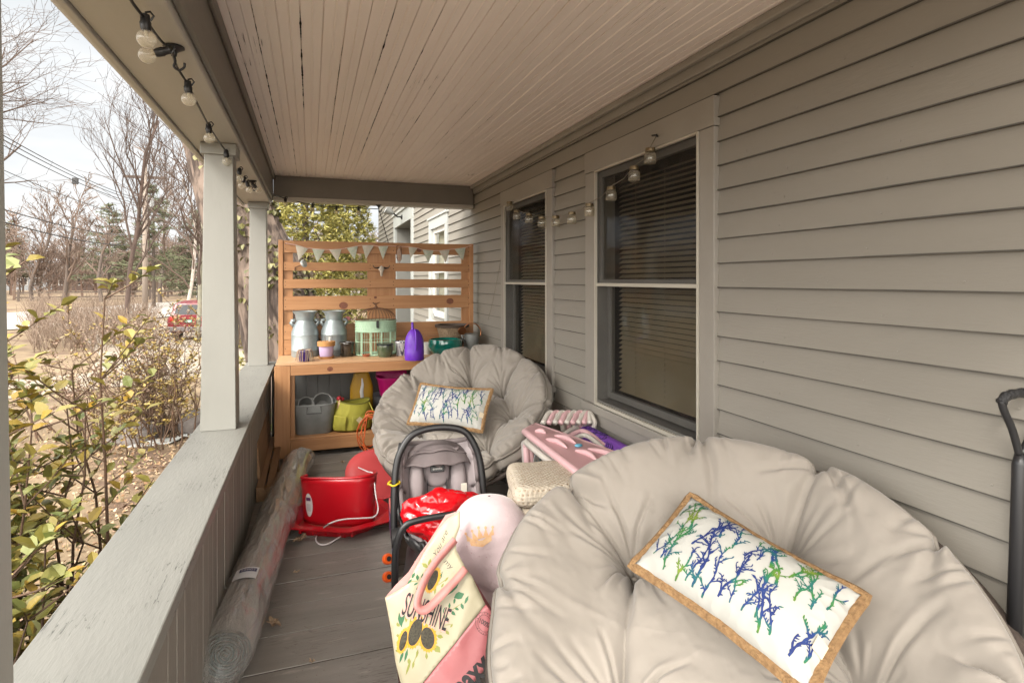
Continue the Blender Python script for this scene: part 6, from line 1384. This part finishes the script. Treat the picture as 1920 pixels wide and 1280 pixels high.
# pines
NEED = mat('dark_pine_needles', (.05, .07, .035), island=[(.075, .085, .04), (.12, .125, .06), (.09, .10, .045)], rough=.8)
def pine(label, loc, seed, h, wid, rz=0, bare=.25):
    rn = random.Random(seed); t = thing('pine_tree', label, 'tree', loc, rz)
    M().tube([(0, 0, -1), (0, 0, h*.5), (0, 0, h)], [h*.018, h*.012, .02], 8).obj('trunk', BARK, t, smooth=True)
    m = M(); b = M(); z_ = h*bare
    while z_ < h:
        f = 1-(z_-h*bare)/(h*(1-bare)); Lb = wid*(f**.7)*rn.uniform(.6, 1.15)+.25
        for k in range(rn.choice((3, 4, 5))):
            az = rn.uniform(0, 6.28); d = Vector((math.cos(az), math.sin(az), rn.uniform(-.1, .25))); tip = Vector((0, 0, z_))+d*Lb
            b.tube([(0, 0, z_), tip], [.035, .012], 3, cap=False)
            for j in range(int(10+Lb*12)):
                q = Vector((0, 0, z_)).lerp(tip, .3+.7*rn.random())+Vector((rn.gauss(0, .22), rn.gauss(0, .22), rn.gauss(0, .07)))*(.6+.4*Lb/wid)
                for _ in range(3):
                    e = Vector((rn.gauss(0, 1), rn.gauss(0, 1), rn.gauss(.2, .5))).normalized()*rn.uniform(.16, .34); w = e.orthogonal().normalized()*.03
                    m.add([q-w, q+w, q+e], [(0, 1, 2)])
        z_ += rn.uniform(.22, .42)*h/9
    b.obj('branches', BARK, t); m.obj('crown', NEED, t); return t
pine('dark pine behind the forked tree, tallest of the evergreens', gp(288, 500, 40), 5, 8.4, 2.0)
pine('flat-topped pine left of the forked tree', gp(205, 500, 52), 6, 8.6, 2.6)
pine('dark pine just left of the middle post', gp(372, 500, 46), 7, 7.4, 2.4, bare=.1)
pine('distant pine at the left behind the broad bare tree', gp(20, 500, 70), 8, 9, 2.6)
# far-off woods: one mass nobody could count
rn = random.Random(77); m = M(); b2 = M()
for _ in range(420):
    a = rn.uniform(R(80), R(165)); r = rn.uniform(62, 120); h = rn.uniform(4.5, 9.5)
    p = Vector((r*math.cos(a), r*math.sin(a), gh(r*math.cos(a), r*math.sin(a))-.3))
    m.tube([p, p+Vector((rn.gauss(0, .4), rn.gauss(0, .4), h*.8))], [.13, .04], 3, cap=False)
    for _ in range(60):
        z0 = h*rn.uniform(.12, .85); az = rn.uniform(0, 6.28); L_ = rn.uniform(.8, 2.6)*(1.1-z0/h*.7)
        q = p+Vector((0, 0, z0)); e = q+Vector((math.cos(az)*L_*.6, math.sin(az)*L_*.6, L_*rn.uniform(.3, 1)))
        mid = q.lerp(e, .5)+Vector((rn.gauss(0, .2), rn.gauss(0, .2), -.1))
        b2.tube([q, mid, e], [.045, .03, .015], 3, cap=False)
        for _ in range(3):
            s_ = mid.lerp(e, rn.random()); b2.tube([s_, s_+Vector((rn.gauss(0, .5), rn.gauss(0, .5), rn.uniform(.1, .9)))], [.025, .012], 3, cap=False)
m.v += []; base = len(m.v); m.add(b2.v, b2.f)
tag(m.obj('far_woods', mat('brown_winter_woods', (.25, .175, .14), island=[(.11, .075, .058), (.20, .14, .105), (.16, .10, .075), (.13, .105, .08)], rough=.95)), 'bare brown woods across the road, fading into the distance', 'woods', None, 'stuff')
# brown thicket on the near side of the road (scrub one cannot count)
m = M()
for _ in range(420):
    x_, D = rn.choice((rn.uniform(60, 290), rn.uniform(60, 290), rn.uniform(400, 470))), rn.uniform(21, 34); p = gp(x_, 500, D)
    for _ in range(5):
        az = rn.uniform(0, 6.28); h = rn.uniform(.5, 1.9)
        e = p+Vector((math.cos(az)*h*.35, math.sin(az)*h*.35, h)); m.tube([p, p.lerp(e, .5)+Vector((rn.gauss(0, .1), rn.gauss(0, .1), .1)), e], [.012, .009, .005], 3, cap=False)
        q = p.lerp(e, .6); m.tube([q, q+Vector((rn.gauss(0, .3), rn.gauss(0, .3), .4))], [.008, .004], 3, cap=False)
tag(m.obj('roadside_scrub', mat('dry_scrub', (.36, .27, .21), island=[(.24, .17, .125), (.16, .11, .08), (.32, .25, .19)], rough=.95)), 'thin dry stalks and scrub along the near side of the road', 'scrub', None, 'stuff')
# --------------------------------------------------- shrubs
LEAFG = mat('broad_shrub_leaves', (.2, .2, .05), island=[(.16, .17, .035), (.28, .22, .04), (.20, .22, .06), (.36, .24, .035), (.12, .15, .035), (.26, .26, .08), (.42, .25, .03)], rough=.45, bump=.1, bsc=30)
LEAFY = mat('yellow_bronze_leaves', (.3, .2, .05), island=[(.36, .24, .035), (.26, .20, .05), (.42, .28, .06), (.22, .19, .06), (.30, .16, .05)], rough=.5)
LEAFB = mat('bronze_brown_leaves', (.2, .12, .08), island=[(.25, .16, .11), (.33, .21, .15), (.19, .13, .09), (.30, .25, .12), (.40, .30, .22)], rough=.7)
STEM = mat('shrub_stems', (.15, .085, .05), (.09, .055, .035), sc=8, rough=.8)
def shrub(label, loc, seed, h, n, leafL, m_leaf, spreadr=.6, lean=.25, leaves=7, thick=.013, name='leafy_shrub', stemm=STEM, tipfrac=.35, xmax=-.74):
    rn = random.Random(seed); t = thing(name, label, 'shrub', loc); s = M(); lv = M()
    for i in range(n):
        az = rn.uniform(0, 6.28); b = Vector((rn.gauss(0, spreadr*.35), rn.gauss(0, spreadr*.35), -.1)); hh = h*rn.uniform(.5, 1.0)
        if loc.x+b.x > xmax-.1: continue
        tip = b+Vector((math.cos(az)*lean*hh*rn.random()*1.4, math.sin(az)*lean*hh*rn.random()*1.4, hh))
        pts = [b]; 
        for k in range(1, 7):
            q_ = b.lerp(tip, k/6)+Vector((rn.gauss(0, .035), rn.gauss(0, .035), 0))*h*.6; q_.x = min(q_.x, xmax-.06-loc.x); pts.append(q_)
        s.tube(pts, [thick*(1-.75*k/6) for k in range(7)], 5, cap=False)
        tw = [(pts[3], pts[6])]
        for k in range(2, 7):
            for _ in range(2):
                q = pts[k]; a2 = rn.uniform(0, 6.28); L_ = h*rn.uniform(.08, .2)
                e = q+Vector((math.cos(a2)*L_*.8, math.sin(a2)*L_*.8, L_*rn.uniform(.2, .9))); e.x = min(e.x, xmax-loc.x); s.tube([q, q.lerp(e, .5)+Vector((0, 0, -.01)), e], [thick*.35, thick*.28, thick*.18], 4, cap=False); tw.append((q.lerp(e, .3), e))
        for q, e in tw:
            d = (e-q).normalized()
            for j in range(leaves):
                f = 1-(j/leaves)*(1-tipfrac); c = q.lerp(e, f); a3 = j*2.4+rn.uniform(0, 1)
                o_ = Vector((math.cos(a3), math.sin(a3), rn.uniform(.0, .7))); o_ = (o_+d*.5).normalized()
                if loc.x+c.x+o_.x*leafL > xmax+.05: continue
                zax = Vector((rn.gauss(0, .35), rn.gauss(0, .35), 1)); yax = zax.cross(o_).normalized(); zax = o_.cross(yax)
                rot = Matrix((o_, yax, zax)).transposed(); L2 = leafL*rn.uniform(.6, 1.15)
                leaf_quad(lv, c, L2, L2*.31, rot, rn.uniform(.1, .5), -L2*rn.uniform(0, .3))
    s.obj('stems', stemm, t); lv.obj('foliage', m_leaf, t); return t
shrub('large green-gold broadleaf shrub growing close outside the rail at the left', Vector((-1.62, 3.15, -1.0)), 31, 2.55, 62, .078, LEAFG, .9, .09, leaves=9, tipfrac=.2)
shrub('low green broadleaf shrub at the bottom left corner against the rail', Vector((-1.22, 2.05, -1.0)), 32, 1.6, 52, .08, LEAFG, .85, .15, leaves=9)
shrub('pinkish-brown twiggy shrub in the middle of the yard', gp(262, 600, 9.6), 33, 1.95, 60, .05, LEAFB, 1.5, .5, leaves=13)
shrub('bronze and yellow leaved shrub beside the middle post, in front of the red car', gp(335, 600, 9.0), 34, 2.25, 22, .055, LEAFY, .75, .35, leaves=8)
shrub('small yellow-leaved shrub at the foot of the brown one', gp(262, 650, 8.6), 35, .9, 8, .055, LEAFY, .7, .4)
shrub('second brown twiggy shrub left of the yard, half hidden by the large broadleaf shrub', gp(205, 600, 11.5), 38, 1.2, 16, .045, LEAFB, 1.3, .5)
# low juniper at the far post
JUN = mat('juniper_green', (.1, .13, .03), island=[(.10, .13, .03), (.16, .19, .05), (.07, .10, .03), (.22, .22, .06)], rough=.7)
def fanfoliage(t, rn, pts, m_, size, n=9, name='foliage', flat=.4):
    m = M()
    for p in pts:
        d = Vector((rn.gauss(0, 1), rn.gauss(0, 1), rn.gauss(.1, flat))).normalized()
        for k in range(n):
            e = (d+Vector((rn.gauss(0, .45), rn.gauss(0, .45), rn.gauss(0, .3)))).normalized()*size*rn.uniform(.5, 1.2); w = e.cross(Vector((rn.gauss(0, 1), rn.gauss(0, 1), 1))).normalized()*size*.09
            m.add([p-w*.4, p+e*.5-w, p+e, p+e*.5+w], [(0, 1, 2, 3)])
    return m.obj(name, m_, t)
def arbor(label, loc, seed, h, wd, n, name='cedar_tree', size=.24):
    rn = random.Random(seed); t = thing(name, label, 'tree' if h > 2 else 'shrub', loc)
    M().tube([(0, 0, -.5), (0, 0, h*.9)], [h*.02+.02, .02], 7).obj('trunk' if h > 2 else 'stems', BARK, t)
    pts = []
    for _ in range(n):
        z_ = h*rn.random()**.9; rr = wd*(1-(z_/h)**1.5)*(.55+.45*rn.random()); az = rn.uniform(0, 6.28)
        rr *= 1+.35*noise.noise(Vector((math.cos(az)*1.6, math.sin(az)*1.6, z_*1.1)))
        pts.append(Vector((rr*math.cos(az), rr*math.sin(az), z_)))
    fanfoliage(t, rn, pts, mat('yellow_green_cedar', (.2, .2, .05), island=[(.22, .22, .05), (.38, .34, .085), (.50, .43, .12), (.28, .27, .07), (.15, .15, .04)], rough=.7) if h > 2 else JUN, size, 9, 'crown' if h > 2 else 'foliage')
    return t
arbor('tall yellow-green cedar beyond the porch end, left of the house wing', Vector((-.1, 13.2, -1.1)), 41, 6.6, 1.5, 5200, size=.14)
arbor('second yellow-green cedar deeper behind the slatted bench', Vector((.9, 15.5, -1.1)), 42, 6.2, 1.3, 3600, size=.14)
arbor('low juniper bush outside the rail between the middle and far posts', gp(455, 650, 8.0)+Vector((.0, 0, -.1)), 43, 1.15, .5, 260, 'juniper_bush', .16)
arbor('small evergreen bush outside the far post beside the bench', Vector((-.75, 7.4, -1.0)), 44, 1.35, .45, 300, 'evergreen_bush', .16)
# the big leaning trunk with ivy
BIGB = mat('furrowed_grey_bark', (.20, .15, .12), (.05, .035, .028), sc=9, lo=.42, hi=.58, rough=.95, st=(1, 1, .16), bump=1.0, bsc=7, bst=(2.5, 2.5, .35), c3=(.22, .21, .13), sc3=2, t3=.6)
big = thing('leaning_tree', 'massive leaning tree with furrowed bark and ivy rising behind the far post', 'tree', (-.35, 9.3, -1.05))
axis = [Vector((.30, 0, -.3)), Vector((.24, .1, .6)), Vector((.02, .15, 1.6)), Vector((-.30, .2, 2.6)), Vector((-.68, .3, 3.6)), Vector((-1.15, .5, 5.2)), Vector((-1.6, .8, 7.2))]
ax = spline(axis, 10); rad = [.62*(1-.45*i/(len(ax)-1))+(.18 if i < 5 else 0) for i in range(len(ax))]
def trunkf(u, v):
    i = min(len(ax)-1, int(u*(len(ax)-1)+1e-6)); a_ = 2*math.pi*v
    ridge = abs(math.sin(a_*9+3*noise.noise(Vector((math.cos(a_)*2, math.sin(a_)*2, ax[i].z*1.2)))*1.5))
    r_ = rad[i]*(1+.13*ridge+.12*noise.noise(Vector((math.cos(a_)*1.3, math.sin(a_)*1.3, ax[i].z*.7))))
    return ax[i]+Vector((r_*math.cos(a_), r_*math.sin(a_), r_*.25*math.cos(a_)))
M().grid(trunkf, len(ax), 160, cv=True).obj('trunk', BIGB, big, smooth=True)
m = M(); rn = random.Random(5)
for (z0, d) in ((4.2, Vector((1.2, -.3, 1.5))), (4.8, Vector((-1, .5, 1)))):
    p = min(ax, key=lambda q: abs(q.z-z0)); e = p+d*2.2
    m.tube(spline([p, p.lerp(e, .5)+Vector((0, 0, -.3)), e], 6), [.2*(1-.06*i) for i in range(13)], 8, cap=False)
m.obj('limb', BIGB, big, smooth=True)
lv = M()
for _ in range(2300):
    zz = rn.uniform(1.7, 5.0); p = min(ax, key=lambda q: abs(q.z-zz)); a_ = rn.gauss(-.35, .75) ; i = ax.index(p)
    if noise.noise(Vector((a_*1.2, zz*1.1, 3))) < -.12: continue
    q = p+Vector((math.cos(a_), math.sin(a_), 0))*(rad[i]*1.05+rn.uniform(0, .12))
    rot = Matrix.Rotation(rn.uniform(0, 6.28), 3, 'Z') @ Matrix.Rotation(rn.gauss(.8, .6), 3, 'Y'); leaf_quad(lv, q, .09, .04, rot, .3, -.01)
lv.obj('ivy', mat('ivy_leaves', (.1, .1, .03), island=[(.07, .08, .025), (.14, .13, .04), (.22, .20, .08), (.05, .055, .02)], rough=.5), big)
# rocks and the white sheet on the lawn
def rock(label, loc, seed, s):
    rn = random.Random(seed)
    def f(u, v):
        a_ = 2*math.pi*u; b_ = math.pi*max(.001, min(.999, v)); d = Vector((math.sin(b_)*math.cos(a_), math.sin(b_)*math.sin(a_), math.cos(b_)*.5))
        return d*s*(1+.35*noise.noise(d*1.7+Vector((seed, 0, 0))))
    o = M().grid(f, 20, 12, cu=True).obj('garden_rock', mat('grey_rock', (.24, .21, .19), (.15, .13, .12), sc=6, rough=.9, bump=.6), loc=loc, smooth=True)
    tag(o, label, 'rock')
rock('grey rock lying left of the white sheet on the lawn', gp(262, 742, 9.2)+Vector((0, 0, .08)), 3, .42)
rock('small dark rock left of the grey rock on the lawn', gp(232, 745, 9.0)+Vector((0, 0, .04)), 4, .24)
rock('boulder at the foot of the middle post shrub', gp(378, 695, 9.8)+Vector((0, 0, .12)), 6, .45)
rock('pale stone among the leaves far out by the drive', gp(285, 630, 15.5), 8, .3)
c0 = gp(300, 748, 9.0)
o = M().grid(lambda u, v: Vector(((u-.5)*.62+(v-.5)*.2, (v-.5)*.42, .03+.05*noise.noise(Vector((u*3, v*3, 1)))+.06*max(0, u-.6))), 16, 12).obj('white_sheet', mat('white_board', (.72, .74, .72), (.6, .62, .6), sc=3, rough=.5), loc=c0, smooth=True, solid=.012)
tag(o, 'crumpled white sheet lying flat on the lawn near the rocks', 'sheet')
# --------------------------------------------------- the red car, far houses, fence, pole, wires
car = thing('parked_car', 'red sport utility car parked on the drive, seen from behind past the middle post', 'car', gp(353, 600, 25)+Vector((0, 0, .05)), R(-14))
RED = mat('dark_red_car_paint', (.17, .006, .012), rough=.4, coat=.2); CGL = mat('car_glass', (.02, .022, .025), rough=.35, spec=.2)
def loft(secs, name, m_, par, smooth=False):
    vs = []; n = len(secs[0])
    for s_ in secs: vs += s_
    fs = []
    for i in range(len(secs)-1):
        for j in range(n): fs.append((i*n+j, i*n+(j+1) % n, (i+1)*n+(j+1) % n, (i+1)*n+j))
    fs += [tuple(range(n))[::-1], tuple(range((len(secs)-1)*n, len(secs)*n))]
    return M().add(vs, fs).obj(name, m_, par, smooth=smooth)
def sec(y, hw, z0, z1, b=.08): return [(-hw+b, y, z0), (hw-b, y, z0), (hw, y, z0+b), (hw*.99, y, z1-b), (hw-b, y, z1), (-hw+b, y, z1), (-hw*.99, y, z1-b), (-hw, y, z0+b)]
loft([sec(0, .86, .42, .98), sec(.08, .91, .36, 1.02), sec(1.0, .92, .32, 1.04), sec(3.2, .92, .32, 1.04), sec(4.3, .90, .36, .98), sec(4.7, .82, .42, .88)], 'body', RED, car)
loft([sec(.12, .80, 1.0, 1.10, .04), sec(.35, .76, 1.0, 1.60, .07), sec(1.2, .76, 1.0, 1.70, .07), sec(2.5, .75, 1.0, 1.68, .07), sec(3.3, .78, 1.0, 1.08, .03)], 'roof', RED, car)
M().add([(-.64, .115, 1.12), (.64, .115, 1.12), (.60, .30, 1.54), (-.60, .30, 1.54)], [(0, 1, 2, 3)]).obj('rear_window', CGL, car)
M().add([(.775, .45, 1.1), (.775, 2.6, 1.1), (.765, 2.4, 1.58), (.765, .5, 1.55)], [(0, 1, 2, 3)]).add([(-.775, .45, 1.1), (-.775, 2.6, 1.1), (-.765, 2.4, 1.58), (-.765, .5, 1.55)], [(0, 1, 2, 3)]).obj('side_window', CGL, car)
for sx_ in (-1, 1):
    M().box(.62*sx_-.14, .62*sx_+.14, -.02, .05, .86, 1.04, .02).obj('tail_light', mat('tail_light_red', (.6, .02, .02), rough=.2), car)
for yy in (.85, 3.75):
    for sx_ in (-1, 1):
        w_ = M().lathe([(.20, -.12), (.34, -.11), (.35, -.08), (.35, .08), (.34, .11), (.20, .12)], 22, c=(.84*sx_, yy, .35), T=Matrix.Rotation(R(90), 3, 'Y')).obj('wheel', mat('tyre_rubber', (.02, .02, .02), rough=.8), car, smooth='auto')
        M().lathe([(.02, -.125), (.19, -.125), (.19, .125), (.02, .125)], 16, c=(.84*sx_, yy, .35), T=Matrix.Rotation(R(90), 3, 'Y')).obj('rim', mat('alloy', (.4, .4, .4), rough=.3, metal=.8), w_)
M().box(-.84, .84, -.07, .0, .40, .60, .03).obj('rear_bumper', mat('silver_bumper', (.16, .14, .14), rough=.5), car)
pl = M().box(-.16, .16, -.035, -.015, .78, .90, .004).obj('licence_plate', mat('plate_green', (.10, .35, .22), rough=.5), car)
M().box(-.11, .11, -.037, -.0355, .815, .865).obj('plate_lettering', WHITE, pl)
def farhouse(label, x_, D, w_, h_, col, rz, roofc):
    t = thing('far_house', label, 'house', gp(x_, 500, D), rz)
    mt = mat('house_paint', col, rough=.8); 
    M().box(-w_/2, w_/2, 0, 7, -1, h_).obj('wall', mt, t)
    M().add([(-w_/2-.4, -.4, h_), (w_/2+.4, -.4, h_), (w_/2+.4, 7.4, h_), (-w_/2-.4, 7.4, h_), (-w_/2-.4, 3.5, h_+2.4), (w_/2+.4, 3.5, h_+2.4)], [(0, 1, 5, 4), (2, 3, 4, 5), (1, 2, 5), (3, 0, 4), (3, 2, 1, 0)]).obj('roof', mat('roof', roofc, rough=.9), t)
    k = int(w_/2)
    for i in range(k):
        xx = -w_/2+w_*(i+.5)/k; f = M().box(xx-.5, xx+.5, -.06, -.01, .9, 2.2).obj('window', WHITE, t)
        M().box(xx-.4, xx+.4, -.08, -.062, 1.0, 2.1).obj('pane', CGL, f)
farhouse('low grey ranch house across the road at the far left, with white windows', 30, 98, 12, 2.6, (.30, .31, .32), R(25), (.12, .11, .11))
farhouse('pale yellow house among the trees right of the forked tree', 225, 100, 9, 3.2, (.62, .54, .34), R(20), (.20, .19, .18))
farhouse('dark brown shed-like house behind the bare trees', 165, 96, 9, 2.3, (.13, .09, .075), R(20), (.10, .09, .085))
farhouse('white house partly seen between the posts', 470, 60, 10, 3.0, (.70, .70, .68), R(5), (.35, .35, .36))
fn = thing('split_rail_fence', 'weathered low rail fence on the far verge of the road', 'fence', gp(205, 500, 50), R(18))
for i in range(5): M().box(-6+i*3-.08, -6+i*3+.08, -.08, .08, -.8, 1.0).obj('post', BARK, fn)
M().box(-6.2, 6.2, -.04, .04, .30, .42).box(-6.2, 6.2, -.04, .04, .70, .82).obj('rail', BARK, fn)
up = thing('utility_pole', 'grey wooden utility pole behind the forked tree carrying the wires', 'pole', gp(272, 500, 34))
M().tube([(0, 0, -1), (0, 0, 9.3)], [.16, .12], 10).obj('shaft', mat('grey_pole_wood', (.27, .22, .18), rough=.9), up, smooth=True)
M().box(-1.1, 1.1, -.06, .06, 8.3, 8.45).obj('crossarm', BARK, up)
M().lathe([(.01, 0), (.17, .03), (.17, .55), (.01, .6)], 12, c=(.3, 0, 6.6)).obj('transformer', mat('transformer_grey', (.3, .31, .31), rough=.5), up)
WIRE = mat('black_cable', (.03, .03, .03), rough=.6)
def wire(label, a, b, sag, r, n=1, name='power_line'):
    a = Vector(a); b = Vector(b); m = M()
    for k in range(n):
        off = Vector((0, 0, .12*k+.05*math.sin(k)))
        m.tube([a.lerp(b, i/24)+off+Vector((0, 0, -sag*4*(i/24)*(1-i/24))) for i in range(25)], r, 5)
    o = m.obj(name, WIRE); tag(o, label, 'cable'); return o
wire('bundle of three black overhead cables, highest of the wires', px(-140, 190, D=13), px(272, 385, D=33), .35, .014, 3)
wire('single thin overhead wire below the cable bundle', px(-140, 250, D=14), px(272, 412, D=33), .3, .011)
wire('thick black overhead cable crossing the left view, upper of the lowest pair', px(-140, 345, D=11), px(272, 440, D=33), .35, .014)
wire('thick grey overhead cable, lowest of the wires', px(-140, 372, D=11), px(272, 458, D=33), .35, .018)
sp = tag(M().box(-.1, .1, -.05, .05, -.12, .12, .02).obj('cable_splice', BLACK), 'small black splice box hanging on the overhead cable bundle', 'splice box')
sp.location = bpy.data.objects['power_line'].data.vertices[11*5].co
